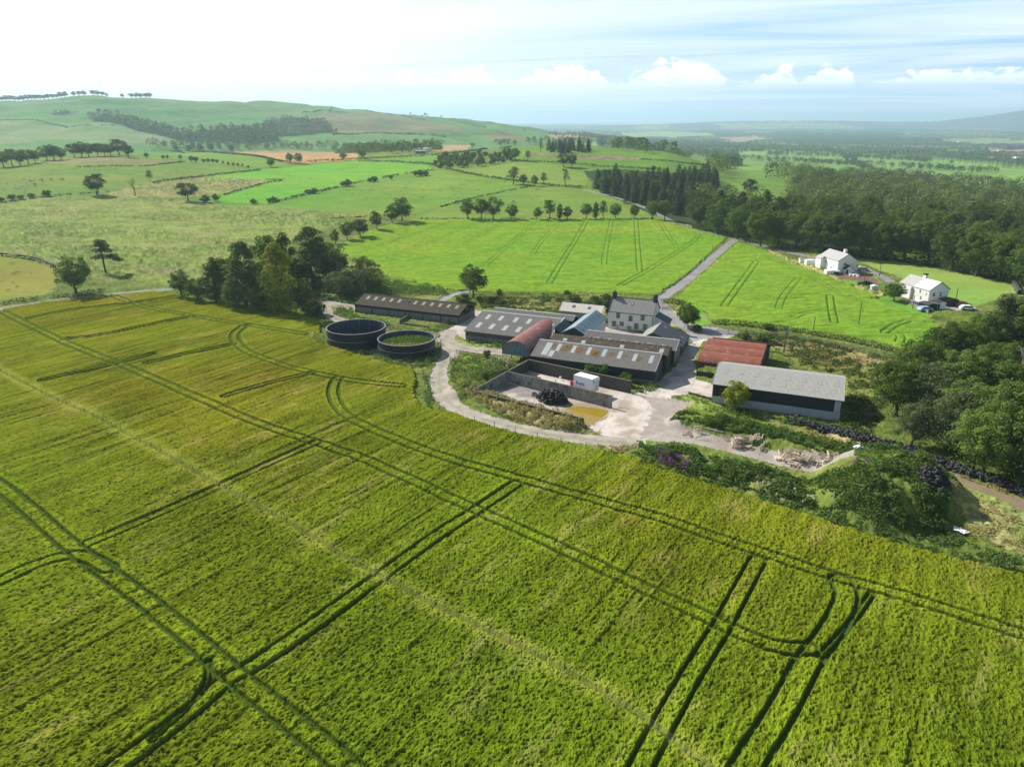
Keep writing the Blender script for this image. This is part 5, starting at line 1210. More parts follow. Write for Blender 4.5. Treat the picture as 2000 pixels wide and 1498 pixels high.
# ------------------------------------------------------------------ round slurry tanks
def tank(label, u0, u1, v_, zt, ub, vb, level, seed, grass):
    a = PT(u0, v_, zt); b = PT(u1, v_, zt); r_ = math.hypot(a[0] - b[0], a[1] - b[1]) / 2
    cx, cy = (a[0] + b[0]) / 2, (a[1] + b[1]) / 2 + .2
    o = empty('slurry_tank', (cx, cy, 0), 0, label, 'tank', 'round slurry tanks beside the barley field')
    n = 72; mb = MB(); mi = MB(); rm = MB()
    def ring(m_, ra, rb_, z0, z1):
        k = len(m_.v)
        for i in range(n):
            t = 6.2832 * i / n; c, s = math.cos(t), math.sin(t)
            m_.v += [(ra * c, ra * s, z0), (ra * c, ra * s, z1), (rb_ * c, rb_ * s, z1), (rb_ * c, rb_ * s, z0)]
        for i in range(n):
            j = (i + 1) % n
            for e_ in range(4): m_.f.append((k + 4 * i + e_, k + 4 * j + e_, k + 4 * j + (e_ + 1) % 4, k + 4 * i + (e_ + 1) % 4))
    ring(mb, r_, r_ - .05, -.3, zt); sh = mb.build('shell', TANK, o)
    ring(mi, r_ - .06, r_ - .09, -.2, zt - .02); mi.build('lining', TANKI, o)
    ring(rm, r_ + .05, r_ - .14, zt + .003, zt + .09); rm.build('rim', STEEL, o)
    h2 = MB(); ring(h2, r_ + .06, r_ + .005, zt * .52, zt * .52 + .07); h2.build('hoop', STEEL, o)
    for i in range(16):
        t = 6.2832 * i / 16 + .1; m_ = MB(); c, s = math.cos(t), math.sin(t)
        m_.tube(((r_ - .10) * c, (r_ - .10) * s, level), ((r_ - .10) * c, (r_ - .10) * s, zt), .03, n=5); m_.build('panel_joint', STEEL, sh)
    f = MB(); f.v += [(0, 0, level)] + [((r_ - .1) * math.cos(6.2832 * i / n), (r_ - .1) * math.sin(6.2832 * i / n), level) for i in range(n)]; f.f += [(0, i + 1, (i + 1) % n + 1) for i in range(n)]
    f.build('contents', GRASSM, o)
    rng = np.random.default_rng(seed); k = grass
    aa = rng.uniform(0, 6.283, k); rr_ = (r_ - .5) * np.sqrt(rng.uniform(0, 1, k))
    P = np.stack([np.cos(aa) * rr_, np.sin(aa) * rr_, level + rng.uniform(0, .35, k)], axis=1)
    V, F = leafquads(P, np.tile([0, 0, .6], (k, 1)), .45, rng, .8)
    g = mesh_np('weeds', V, F, LF['weed']); link('weeds', g, o, kind='stuff')
    sel = P[(P[:, 1] < -r_ * .25) & (rng.uniform(0, 1, k) < .6)]
    if level > .8 and len(sel):
        V, F = leafquads(sel + [0, 0, .2], np.tile([0, 0, .6], (len(sel), 1)), .45, rng, .8); link('dry_weeds', mesh_np('dry_weeds', V, F, LF['dry']), o, kind='stuff')
    return o, r_, (cx, cy)
T1 = tank('larger left-hand dark slurry tank, deep and nearly empty', 638, 752, 639, 4.0, 0, 0, .25, 3, 2200)
T2 = tank('right-hand slurry tank filled with weeds, pale hoop round its side', 738, 849, 661, 3.3, 0, 0, 2.15, 4, 4200)
for (u, v, lb) in ((757, 640, 'ladder frame on the right side of the left slurry tank'), (852, 676, 'pale pipe frame on the right side of the right slurry tank')):
    x, y, z = PT(u, v, 1.5); mb = MB()
    for k in (-.3, .3): mb.tube((k, 0, 0), (k, 0, 3.2), .05, n=6)
    for i in range(9): mb.tube((-.3, 0, .3 + i * .34), (.3, 0, .3 + i * .34), .025, n=5)
    o = mb.build('ladder', STEEL); o.location = (x, y, 0); o.rotation_euler = (0, 0, .9); tag(o, lb, 'ladder')
# ------------------------------------------------------------------ the two white cottages and what stands round them
def gable_house(name, label, corner, ang, wid, length, ze, zr, wall, roof, cat='house', split=None, back_roof=None):
    """gable end faces us from corner along ang, the ridge runs away"""
    o = empty(name, (corner[0], corner[1], H1(*corner)), ang, label, cat)
    mb = MB(); T = .25
    mb.prism([(0, 0, -1), (wid, 0, -1), (wid, 0, ze), (wid / 2, 0, zr - .1), (0, 0, ze)], (0, T, 0)); mb.prism([(0, length - T, -1), (wid, length - T, -1), (wid, length - T, ze), (wid / 2, length - T, zr - .1), (0, length - T, ze)], (0, T, 0))
    mb.box(0, T, T, length - T, -1, ze); mb.box(wid - T, wid, T, length - T, -1, ze); mb.build('wall', wall, o)
    s = (zr - ze) / (wid / 2)
    segs = [(-.25, length + .2, roof)] if not split else [(-.25, split, roof), (split, length + .2, back_roof)]
    for y0, y1, m in segs:
        mb = MB(); slab(mb, (-.25, y0, ze - .25 * s), (-.25, y1, ze - .25 * s), (wid / 2, y1, zr), (wid / 2, y0, zr)); slab(mb, (wid + .25, y0, ze - .25 * s), (wid + .25, y1, ze - .25 * s), (wid / 2 + .003, y1, zr), (wid / 2 + .003, y0, zr))
        rf = mb.build('roof', m, o)
        if y0 < 0: r0_ = rf
    mb = MB(); mb.prism([(-.3, -.33, ze - .3 * s - .1), (wid / 2, -.33, zr - .1), (wid / 2, -.33, zr + .07), (-.3, -.33, ze - .3 * s + .07)], (0, .07, 0)); mb.prism([(wid + .3, -.33, ze - .3 * s - .1), (wid / 2, -.33, zr - .1), (wid / 2, -.33, zr + .07), (wid + .3, -.33, ze - .3 * s + .07)], (0, .07, 0)); mb.build('barge_board', TRIMD, r0_)
    return o, r0_
def win(o, x, z, w_, h_, face='front', wid=0, sur=False):
    m = MB(); f = MB()
    if face == 'front': m.box(x, x + w_, -.03, -.003, z, z + h_); f.box(x - .06, x + w_ + .06, -.06, -.003, z - .12, z - .01)
    else: m.box(-.03, -.003, x, x + w_, z, z + h_); f.box(-.07, -.003, x - .06, x + w_ + .06, z - .12, z - .01)
    wn = m.build('window', GLASS, o); f.build('sill', STONE, wn)
    m = MB()
    if face == 'front': m.box(x + w_ / 2 - .03, x + w_ / 2 + .03, -.045, -.031, z, z + h_); m.box(x, x + w_, -.045, -.031, z + h_ * .5, z + h_ * .5 + .06)
    else: m.box(-.045, -.031, x + w_ / 2 - .03, x + w_ / 2 + .03, z, z + h_)
    m.build('frame', WHITE, wn)
def GP(u, v): return G(u, v)
RW = M_('grey_white_slates', (.50, .49, .47), (.36, .355, .34), 2, .7, wave=('Z', 3), wcol=((.3, .3, .3), .3))
RS = M_('bright_metal_roof', (.78, .80, .80), (.70, .72, .73), 1, .35, spec=.5, wave=('Y', 1.5), wcol=((.6, .62, .62), .3))
cA = GP(1634, 534.5)
o, rf = gable_house('cottage', 'white cottage with gabled front porch, the farther of the two', cA[:2], R(9), 6.9, 11.5, 4.5, 6.6, WHITE, RW)
mb = MB(); mb.box(4.0, 4.9, 3.2, 4.1, 5.3, 7.6); ch = mb.build('chimney', WHITE, rf); mb = MB(); mb.tube((4.45, 3.65, 7.6), (4.45, 3.65, 8.0), .14, n=8); mb.build('chimney_pot', STONE, ch)
mb = MB(); mb.prism([(2.1, -1.6, -1), (4.9, -1.6, -1), (4.9, -1.6, 1.9), (3.5, -1.6, 2.9), (2.1, -1.6, 1.9)], (0, 1.597, 0)); pc = mb.build('porch', WHITE, o)
mb = MB(); slab(mb, (1.8, -1.85, 1.7), (1.8, -.003, 1.7), (3.5, -.003, 3.05), (3.5, -1.85, 3.05)); slab(mb, (5.2, -1.85, 1.7), (5.2, -.003, 1.7), (3.503, -.003, 3.05), (3.503, -1.85, 3.05)); mb.build('porch_roof', TRIMD, pc)
mb = MB(); mb.box(2.35, 3.1, -1.66, -1.603, -.6, 1.5); mb.build('door', BLACK, pc)
win(o, 2.2, 2.9, .9, .7); win(o, 3.5, 1.2, .5, .6, 'left'); win(o, 1.8, .8, .4, .5, 'left'); win(o, 7.0, 2.6, .6, .8, 'left')
mb = MB(); mb.box(-1.6, -.003, 8.0, 11.3, -1, 3.9); bk = mb.build('side_wing', WHITE, o); mb = MB(); mb.prism([(-1.8, 7.8, 3.7), (-1.8, 11.5, 3.7), (-.26, 11.5, 4.55), (-.26, 7.8, 4.55)], (0, 0, .1)); mb.build('side_wing_roof', RW, bk)
cB = GP(1811, 594.5)
o, rf = gable_house('cottage', 'white cottage with bright metal front roof and grey rear roof, the nearer of the two', cB[:2], R(14), 6.6, 11.6, 4.2, 6.3, WHITE, RS, split=5.9, back_roof=RW)
mb = MB(); mb.box(2.9, 3.7, 5.5, 6.5, 5.4, 7.1); ch = mb.build('chimney', WHITE, rf); mb = MB(); mb.box(2.85, 3.75, 5.45, 6.55, 7.104, 7.6); mb.build('chimney_pot', STONE, ch)
win(o, 1.3, 2.4, .75, .8); win(o, 3.7, 2.2, .5, 1.0); win(o, 3.2, 2.8, .45, .7, 'left'); win(o, 2.6, .9, .45, .8, 'left'); win(o, .9, 2.6, .3, .5, 'left')
mb = MB(); mb.box(-.7, -.003, 6.4, 11.2, -1, 3.7); mb.build('side_wing', WHITE, o)
def hut(name, label, u, v, ang, wx, wy, h, wall, roof, cat='outbuilding', rise=.25, door=None):
    x, y, z = GP(u, v)
    o = empty(name, (x, y, H1(x, y)), R(ang), label, cat)
    mb = MB(); mb.prism([(0, 0, -.4), (wx, 0, -.4), (wx, 0, h), (wx / 2, 0, h + rise), (0, 0, h)], (0, wy, 0)); mb.build('wall', wall, o)
    mb = MB(); k = rise / (wx / 2)
    mb.prism([(-.15, -.15, h - .15 * k + .01), (wx / 2, -.15, h + rise + .01), (wx + .15, -.15, h - .15 * k + .01), (wx + .15, -.15, h - .15 * k + .09), (wx / 2, -.15, h + rise + .09), (-.15, -.15, h - .15 * k + .09)], (0, wy + .3, 0)); mb.build('roof', roof, o)
    if door: mb = MB(); mb.box(door[0], door[1], -.04, -.003, 0, door[2]); mb.build('door', BLACK, o)
    return o
hut('outbuilding', 'grey roofed outhouse in front of the nearer cottage corner', 1811, 607, 14, 3.2, 3.4, 1.6, NAVY, SLATED)
hut('outbuilding', 'white outhouse with black door and flat dark roof by the nearer cottage gable', 1829, 605, 14, 2.9, 2.4, 1.9, WHITE, TRIMD, door=(.3, .9, 1.6))
hut('outbuilding', 'brown roofed carport right of the nearer cottage gable', 1850, 599, 14, 3.6, 3.0, 1.7, TRIMD, ROOFB)
hut('outbuilding', 'long white garden shed left of the farther cottage', 1574, 520, -6, 4.8, 2.4, 1.9, WHITE, PWHITE, door=(2.9, 3.3, 1.2))
hut('outbuilding', 'small white shed at the far left of the cottage garden', 1562, 515, -6, 2.2, 2.0, 1.8, PWHITE, BLOCK)
hut('outbuilding', 'low white roofed store beside the farther cottage wall', 1614, 537, -4, 4.4, 2.8, 1.2, PWHITE, PWHITE, door=(2.4, 4.3, .9))
hut('outbuilding', 'pale blue playhouse in the cottage garden beside the big bush', 1702, 569, -8, 1.8, 1.7, 1.5, M_('pale_blue_boards', (.45, .52, .62), None, 2, .6), PWHITE)
hut('polytunnel', 'low dark netted tunnel in the cottage garden', 1676, 557, -12, 4.4, 2.0, .7, M_('dark_netting', (.07, .08, .06), None, 5, .9), M_('dark_netting_top', (.10, .11, .09), (.06, .06, .05), 5, .9), cat='tunnel', rise=.7)
def car(label, u, v, ang, paint_, sc=1.0):
    x, y, z = GP(u, v); o = empty('parked_car', (x, y, H1(x, y) + .02), R(ang), label, 'car')
    mb = MB(); prof = [(-2.0, .35), (2.0, .35), (2.05, .75), (1.2, .9), (.6, 1.38), (-1.2, 1.4), (-1.9, .95), (-2.05, .7)]
    mb.prism([(a, -.82, b) for a, b in prof], (0, 1.64, 0)); bd = mb.build('body', paint_, o)
    mb = MB(); mb.prism([(a, -.83, b) for a, b in ((1.05, .92), (.55, 1.3), (-1.1, 1.32), (-1.6, .95))], (0, 1.66, 0)); mb.prism([(.62, -.7, 1.36), (1.18, -.7, .93), (1.22, -.7, .95), (.66, -.7, 1.4)], (0, 1.4, 0)); mb.build('windows', GLASS, bd)
    for a in (-1.25, 1.25):
        for b in (-.84, .66): mb = MB(); mb.tube((a, b, .32), (a, b + .18, .32), .32, n=14); mb.build('wheel', RUBBER, o)
    return o
car('white car parked behind the farther cottage, left of two', 1668, 524, -25, PWHITE); car('silver car parked right of the white one behind the farther cottage', 1686, 530, -25, M_('silver_paint', (.45, .47, .5), None, 1, .3))
car('red car parked beyond the nearer cottage yard', 1880, 599, -10, M_('dull_red_paint', (.35, .08, .06), None, 1, .4))
car('pale van-like car at the right end of the nearer cottage yard', 1889, 606, -10, PWHITE)
car('blue and white car at the corner of the nearer cottage wall', 1806, 608, 10, M_('pale_blue_paint', (.35, .45, .6), None, 1, .4))
for i, (u, v) in enumerate(((1668, 540), (1672, 538), (1661, 539), (1675, 541))):
    x, y, z = GP(u, v); mb = MB(); mb.prism([(-.45, -.4, 0), (.45, -.4, 0), (.5, -.4, .55), (.2, -.4, .8), (-.35, -.4, .75), (-.5, -.4, .45)], (.05, .8, .04)); o = mb.build('bulk_bag', PWHITE); o.location = (x, y, H1(x, y)); o.rotation_euler = (0, 0, i * .7); tag(o, 'white bulk bag in the heap in front of the farther cottage', 'bag', 'white bulk bags before the cottage')
# ------------------------------------------------------------------ trailer
t0, t1 = PT(1120.5, 732, 3.45), PT(1157, 741.5, 3.45)
ang = math.atan2(t1[1] - t0[1], t1[0] - t0[0]); Lt = math.hypot(t1[0] - t0[0], t1[1] - t0[1])
o = empty('box_trailer', (t0[0], t0[1], 0), ang, 'white box trailer with violet lettering parked in the rear silage bay', 'trailer')
mb = MB(); mb.box(0, Lt, 0, 2.3, .95, 3.45); bd = mb.build('body', PWHITE, o)
mb = MB(); mb.box(-.03, Lt + .03, -.03, 2.33, .80, .947); mb.build('chassis', TRIMD, o)
mb = MB(); mb.box(0, Lt * .93, -.012, -.002, 1.15, 1.22); mb.build('stripe', PTEXT, bd)
mb = MB(); mb.box(Lt + .003, Lt + .35, .25, 2.05, 2.6, 3.3); mb.build('cooling_unit', M_('pale_grey_plastic', (.62, .65, .68), None, 2, .5), bd)
mb = MB(); mb.box(Lt + .002, Lt + .03, 1.2, 1.9, 1.2, 2.4); mb.build('door', M_('grey_white_door', (.60, .62, .64), None, 2, .5), bd)
for x in (Lt * .18, Lt * .42, Lt * .66):
    for y in (-.05, 2.05):
        mb = MB(); mb.tube((x, y, .48), (x, y + .3, .48), .46, n=18); wh = mb.build('wheel', RUBBER, o); mb = MB(); mb.tube((x, y - .02, .48), (x, y + .32, .48), .2, n=12); mb.build('rim', STEEL, wh)
mb = MB(); mb.box(-1.3, 0, .9, 1.05, .75, .9); mb.box(-1.3, 0, 1.3, 1.45, .75, .9); mb.build('drawbar', TRIMD, o)
mb = MB(); mb.box(-1.05, -.35, .4, 1.5, .8, 1.5); mb.prism([(-1.05, .4, 1.503), (-.35, .4, 1.503), (-.6, .4, 1.8), (-1.2, .4, 1.7)], (0, .5, 0)); mb.build('headboard', PRED, o)
tcu = bpy.data.curves.new('lettering', 'FONT'); tcu.body = 'Reids'; tcu.size = .95; tcu.extrude = .004; tcu.offset = .012
to = bpy.data.objects.new('lettering_tmp', tcu); C.collection.objects.link(to)
dg = bpy.context.evaluated_depsgraph_get(); me = bpy.data.meshes.new_from_object(to.evaluated_get(dg)); bpy.data.objects.remove(to)
me.materials.clear(); me.materials.append(PTEXT); me.name = 'lettering'
lt = link('lettering', me, bd); lt.location = (.55, -.012, 1.72); lt.rotation_euler = (R(90), 0, 0)
mb = MB()
for x, z in ((1.9, 2.62), (2.1, 2.5), (2.28, 2.62), (2.2, 2.38), (2.36, 2.44)): mb.box(x, x + .05, -.012, -.002, z, z + .05)
mb.box(1.45, 1.85, -.012, -.002, 2.70, 2.72); mb.build('emblem', M_('faint_grey_mark', (.35, .36, .42), None, 1, .6), bd)
# ------------------------------------------------------------------ tyres
def torus_mesh(Rm=.36, rm=.13, n=14, k=7, hole=True):
    V = []; F = []
    for i in range(n):
        a = 6.28318 * i / n
        for j in range(k):
            b = 6.28318 * j / k
            V.append(((Rm + rm * math.cos(b)) * math.cos(a), (Rm + rm * math.cos(b)) * math.sin(a), rm * 1.15 * math.sin(b)))
    for i in range(n):
        for j in range(k): F.append((i * k + j, ((i + 1) % n) * k + j, ((i + 1) % n) * k + (j + 1) % k, i * k + (j + 1) % k))
    return np.array(V), np.array(F)
TV, TF = torus_mesh()
tyre_me = mesh_np('tyre', TV, TF, RUBBER, smooth=True)
def tyre(x, y, z, label, group, tilt=.5, s=1.0):
    o = bpy.data.objects.new('tyre', tyre_me); C.collection.objects.link(o)
    o.location = (x, y, z); o.rotation_euler = (random.gauss(0, tilt), random.gauss(0, tilt), random.uniform(0, 6)); o.scale = (s, s, s)
    return tag(o, label, 'tyre', group)
hc_ = PT(1078, 784, 0)
for i in range(95):
    f = (i / 95) ** .62; a = random.uniform(0, 6.28)
    x = math.cos(a) * f * 3.1; y = math.sin(a) * f * 1.9
    if i % 9 == 0: x = random.uniform(-4.6, -2.2); y = random.uniform(.2, 1.2)
    xx, yy = hc_[0] + x * math.cos(-.6) - y * math.sin(-.6), hc_[1] + x * math.sin(-.6) + y * math.cos(-.6)
    tyre(xx, yy, .2 + max(0, 1 - (x / 3.3) ** 2 - (y / 2.1) ** 2) * 2.1 * random.uniform(.85, 1), 'black tyre in the heap on the front silage bay floor', 'tyres heaped in the silage clamp', .6)
# core of the heap and of the rows
def tyre_bulk(name, label, pts, parent=None):
    V = []; F = []; b = 0
    for (x, y, z) in pts:
        m = Matrix.Translation((x, y, z)) @ (Matrix.Rotation(random.gauss(0, .5), 4, 'X') @ Matrix.Rotation(random.gauss(0, .5), 4, 'Y') @ Matrix.Rotation(random.uniform(0, 6), 4, 'Z'))
        A_ = np.array(m); V.append(TV @ A_[:3, :3].T + A_[:3, 3]); F.append(TF + b); b += len(TV)
    me = mesh_np(name, np.vstack(V), np.vstack(F), RUBBER, smooth=True)
    return link(name, me, label=label, cat='tyres', kind='stuff')
pts = []
for i in range(150):
    a = random.uniform(0, 6.28); f = random.uniform(0, 1) ** .5; x, y = math.cos(a) * f * 2.8, math.sin(a) * f * 1.7
    xx, yy = hc_[0] + x * math.cos(-.6) - y * math.sin(-.6), hc_[1] + x * math.sin(-.6) + y * math.cos(-.6)
    pts.append((xx, yy, random.uniform(0, 1.8) * max(.1, 1 - (x / 3.1) ** 2 - (y / 2.0) ** 2)))
LT = smooth_line(np.array([G(u, v)[:2] for u, v in ((1545, 822), (1600, 838), (1680, 858), (1760, 880), (1830, 905), (1900, 930), (1960, 948), (2050, 985))]), 2)
def along(P, s):
    d = np.hypot(*(P[1:] - P[:-1]).T); c = np.concatenate([[0], np.cumsum(d)]); s = s * c[-1]
    return np.interp(s, c, P[:, 0]), np.interp(s, c, P[:, 1])
LTL = np.hypot(*(LT[1:] - LT[:-1]).T).sum()
for i in range(150):
    x, y = along(LT, (i + random.random()) / 150); k = random.choice([0, 0, 1])
    x += random.gauss(0, .5); y += random.gauss(0, .55)
    tyre(x, y, H1(x, y) + .15 + k * .3 + .2, 'black tyre in the long low row beside the dirt track', 'tyres laid in a long row by the track', .35, random.choice([1, 1, 1, 1.2]) if x < 62 else random.choice([1.1, 1.5]))
for i in range(1000):
    s = random.random(); x, y = along(LT, s); x += random.gauss(0, .6); y += random.gauss(0, .62); pts.append((x, y, H1(x, y) + random.uniform(.1, .65)))
rh = PT(1818, 975, .8)
for i in range(52):
    a = random.uniform(0, 6.28); f = random.random() ** .6; x, y = math.cos(a) * f * 2.5, math.sin(a) * f * 2.2
    xx, yy = rh[0] + x * .8, rh[1] + y; tyre(xx, yy, H1(xx, yy) + .25 + 1.5 * max(0, 1 - f * f), 'black tyre in the heap at the foot of the green mound', 'tyres heaped below the mound', .6)
for i in range(150):
    a = random.uniform(0, 6.28); f = random.random() ** .5; x, y = math.cos(a) * f * 2.2, math.sin(a) * f * 1.9
    xx, yy = rh[0] + x * .8, rh[1] + y; pts.append((xx, yy, H1(xx, yy) + random.uniform(0, 1.3) * (1 - f * f) + .1))
for i in range(70):
    s = random.uniform(0, 1); x = PT(995 + 60 * s, 737 + 8 * s, 0); pts.append((x[0] + random.gauss(0, .3), x[1] + random.gauss(0, .3), random.uniform(.1, .5)))
tyre_bulk('packed_tyres', 'tyres packed too closely to count inside the heaps and rows', pts)
# ------------------------------------------------------------------ pallets
mb = MB()
for i in range(5): mb.box(-.6, .6, -.5 + i * .225, -.5 + i * .225 + .1, .12, .142)
for i in range(3): mb.box(-.6, .6, -.5 + i * .45, -.5 + i * .45 + .1, 0, .022)
for i in range(3): mb.box(-.6 + i * .54, -.6 + i * .54 + .12, -.5, .5, .025, .117)
po = mb.build('pallet', PALLET); pm = po.data; bpy.data.objects.remove(po)
def pallet(u, v, rx, ry, rz, z, label, group, s=1.12):
    x, y, _ = PT(u, v, 0)
    o = bpy.data.objects.new('pallet', pm); C.collection.objects.link(o); o.location = (x, y, z); o.rotation_euler = (rx, ry, rz); o.scale = (s, s, s)
    return tag(o, label, 'pallet', group)
g1 = 'pallets scattered along the concrete track'
for i, (u, v, rx, rz, z, lb) in enumerate((
  (1337, 848, .1, .2, .1, 'tipped pallet at the left end of the concrete track'), (1347, 852, .7, .9, .3, 'broken pallet beside the leftmost one'), (1362, 846, 1.5, .1, .75, 'pallet on edge, right of the broken pallet'), (1359, 851, .1, .6, .1, 'flat pallet under the upright one at the left'),
  (1421, 861, .6, .4, .3, 'lone brown pallet leaning in front of the edging wall'), (1436, 864, .05, .1, .05, 'flat grey pallet on the track right of the lone brown one'))):
    pallet(u, v, rx, random.uniform(-.2, .2), rz, z, lb, g1)
for lb, cu, cv, du, dv, n in (('pallet in the left-hand jumbled heap', 1470, 871, 40, 6, 16), ('pallet in the largest jumbled heap in the middle', 1566, 898, 46, 11, 27), ('pallet in the small right-hand heap', 1634, 910, 22, 5, 10)):
    for i in range(n):
        k = random.random()
        pallet(cu + random.uniform(-du, du), cv + random.uniform(-dv, dv) + (random.uniform(-du, du)) * .12, random.choice([0.05, .5, 1.35, .9, 1.5]) * random.choice([-1, 1]), random.gauss(0, .25), random.uniform(0, 3.1), .2 + random.uniform(0, 1.1), lb, g1)
for u, v, lb, rz in ((1820, 905, 'crumpled white sheet lying on the tyre row', .3), (1870, 1034, 'white board lying in the dry grass, left of two', 1.0), (1882, 1039, 'pale board with dark edge lying in the dry grass, right of two', .4), (1812, 1015, 'torn white sheeting at the foot of the tyre heap', .8), (1668, 915, 'white plastic scraps at the end of the concrete track', .2), (1094, 703 + 37, 'small white bucket by the rear silage wall', 0)):
    x, y, z = PT(u, v, .3); mb = MB()
    if 'bucket' in lb: mb.tube((0, 0, 0), (0, 0, .4), .18, .24, 12)
    else:
        n = 5
        for i in range(n):
            for j in range(n): mb.v.append((i * .3 - .6, j * .22 - .4, random.uniform(0, .12 if 'board' in lb else .35)))
        for i in range(n - 1):
            for j in range(n - 1): mb.f.append((i * n + j, (i + 1) * n + j, (i + 1) * n + j + 1, i * n + j + 1))
    o = mb.build('white_sheet' if 'bucket' not in lb else 'bucket', PWHITE); o.location = (x, y, H1(x, y) + .35); o.rotation_euler = (0, 0, rz); tag(o, lb, 'litter' if 'bucket' not in lb else 'bucket')
# ------------------------------------------------------------------ poles, posts, fences
def pole(u, v, utop, vtop, label, cross=True, box=False, rad=.13):
    x, y, z = GP(u, v); z = H1(x, y)
    # height that reaches the seen top
    h = 1.0
    while project(x, y, z + h)[1] > vtop and h < 14: h += .1
    o = empty('utility_pole', (x, y, z), random.uniform(-.3, .3), label, 'pole', 'wooden poles carrying the farm power line')
    mb = MB(); mb.tube((0, 0, -.4), (0, 0, h), rad, rad * .7, 10); mb.build('pole', WOODF, o)
    if cross: mb = MB(); mb.box(-.7, .7, -.06, .06, h - .35, h - .22); mb.build('crossarm', WOODF, o)
    if box: mb = MB(); mb.tube((.35, -.1, h - 2.3), (.35, -.1, h - 1.3), .28, n=12); mb.build('transformer', STEEL, o)
    return x, y, z + h
ptops = [pole(1530, 691, 1535, 636, 'tall utility pole with crossarm and transformer right of the red barn', True, True, .17),
 pole(1588, 648, 1590, 619, 'short pole at the field edge above the hedge', False), pole(1676, 637, 1681, 591, 'pole standing alone in the bright crop', False),
 pole(1782, 603, 1787, 577, 'dark pole left of the nearer cottage', False), pole(1717, 540, 1719, 514, 'pole in the pasture behind the cottage lane', False), pole(1866, 590, 1873, 563, 'slim pole right of the nearer cottage', False), pole(1686, 560, 1689, 532, 'pole in the cottage garden by the dark tunnel', False), pole(1391, 489, 1392, 478, 'small pole at the lane junction', False)]
for nm, lb, pts in (('power_line', 'thin overhead wires crossing the bright crop to the cottages', [ptops[0], ptops[1], ptops[2], ptops[3], ptops[5]]), ):
    mb = MB()
    for a, b in zip(pts[:-1], pts[1:]):
        pr = None
        for i in range(9):
            t = i / 8; p = tuple(a[k] + (b[k] - a[k]) * t for k in range(3)); p = (p[0], p[1], p[2] - 2.2 * t * (1 - t) - .1)
            if pr: mb.tube(pr, p, .012, n=4, cap=False)
            pr = p
    o = mb.build(nm, TRIMD); tag(o, lb, 'wire')
def fence(name, label, P, gap, h, rails=(), wires=(), prad=.06, mat_=WOODF, square=False, wmat=STEEL, jit=.03):
    P = np.asarray(P); L = np.hypot(*(P[1:] - P[:-1]).T).sum(); n = max(2, int(L / gap))
    x0, y0 = P[0]; o = empty(name, (x0, y0, 0), 0, label, 'fence')
    tops = []; pmesh = None
    for i in range(n + 1):
        x, y = along(P, i / n); z = H1(x, y); tops.append((x - x0, y - y0, z))
        if i <= 99:
            if pmesh is None:
                mb = MB(); mb.tube((0, 0, -.3), (0, 0, h), prad, n=6) if not square else mb.box(-prad, prad, -prad, prad, -.3, h)
                q_ = mb.build('post', mat_, o); pmesh = q_.data
            else: q_ = link('post', pmesh, o)
            q_.location = (x - x0, y - y0, z)
    for zs, r_, nm, m_ in [(z_, .045, 'rail', mat_) for z_ in rails] + [(z_, .006, 'wire', wmat) for z_ in wires]:
        mb = MB()
        for a, b in zip(tops[:-1], tops[1:]):
            if nm == 'rail': mb.prism([(a[0], a[1], a[2] + zs - .06), (b[0], b[1], b[2] + zs - .06), (b[0], b[1], b[2] + zs + .06), (a[0], a[1], a[2] + zs + .06)], (.03, .05, 0))
            else: mb.tube((a[0], a[1], a[2] + zs), (b[0], b[1], b[2] + zs), r_, n=4, cap=False)
        mb.build(nm, m_, o)
    return o
fence('wire_fence', 'thin wire and post fence running across the barley field', FEN[2:-3], 3.4, 1.2, wires=(.5, .8, 1.1), prad=.035, wmat=M_('pale_wire', (.5, .52, .48), None, 1, .5))
fence('post_and_rail_fence', 'grey post and rail fence along the farm road beside the hedge', smooth_line(np.array([G(u, v)[:2] for u, v in ((1400, 651), (1480, 655), (1560, 665), (1640, 679), (1720, 695), (1775, 707))])), 2.6, 1.15, rails=(.35, .7, 1.05), prad=.07, mat_=M_('silvered_fence_wood', (.36, .34, .30), (.24, .22, .19), 2, .9))
fence('wooden_fence', 'dark wooden fence left of the barrel roofed barn', np.array([G(u, v)[:2] for u, v in ((891, 692), (935, 699), (983, 704))]), 2.4, 1.1, rails=(.4, .95), prad=.08)
fence('wooden_fence', 'rail fence of the cattle pen by the long shed', np.array([G(u, v)[:2] for u, v in ((852, 646), (870, 638), (889, 626))]), 1.1, 1.4, rails=(.4, .8, 1.25), prad=.07)
fence('wire_fence', 'post and wire fence between barley and the curved gravel track', smooth_line(np.array([G(u, v)[:2] for u, v in ((826, 718), (832, 790), (870, 808), (960, 834), (1050, 858), (1150, 876), (1240, 892), (1300, 900))])), 4.2, 1.1, wires=(.5, 1.0), prad=.06)
fence('wire_fence', 'post and wire fence along the pasture behind the cottage lane', smooth_line(np.array([G(u, v)[:2] for u, v in ((1665, 512), (1720, 533), (1770, 560), (1800, 580))])), 4, 1.1, wires=(.5, 1.0), prad=.06)
fence('wooden_fence', 'pale garden fence left of the nearer cottage', np.array([G(u, v)[:2] for u, v in ((1760, 587), (1785, 600), (1812, 613))]), 1.8, 1.0, rails=(.3, .6, .9), prad=.06, mat_=M_('pale_fence_wood', (.5, .46, .38), None, 2, .8))
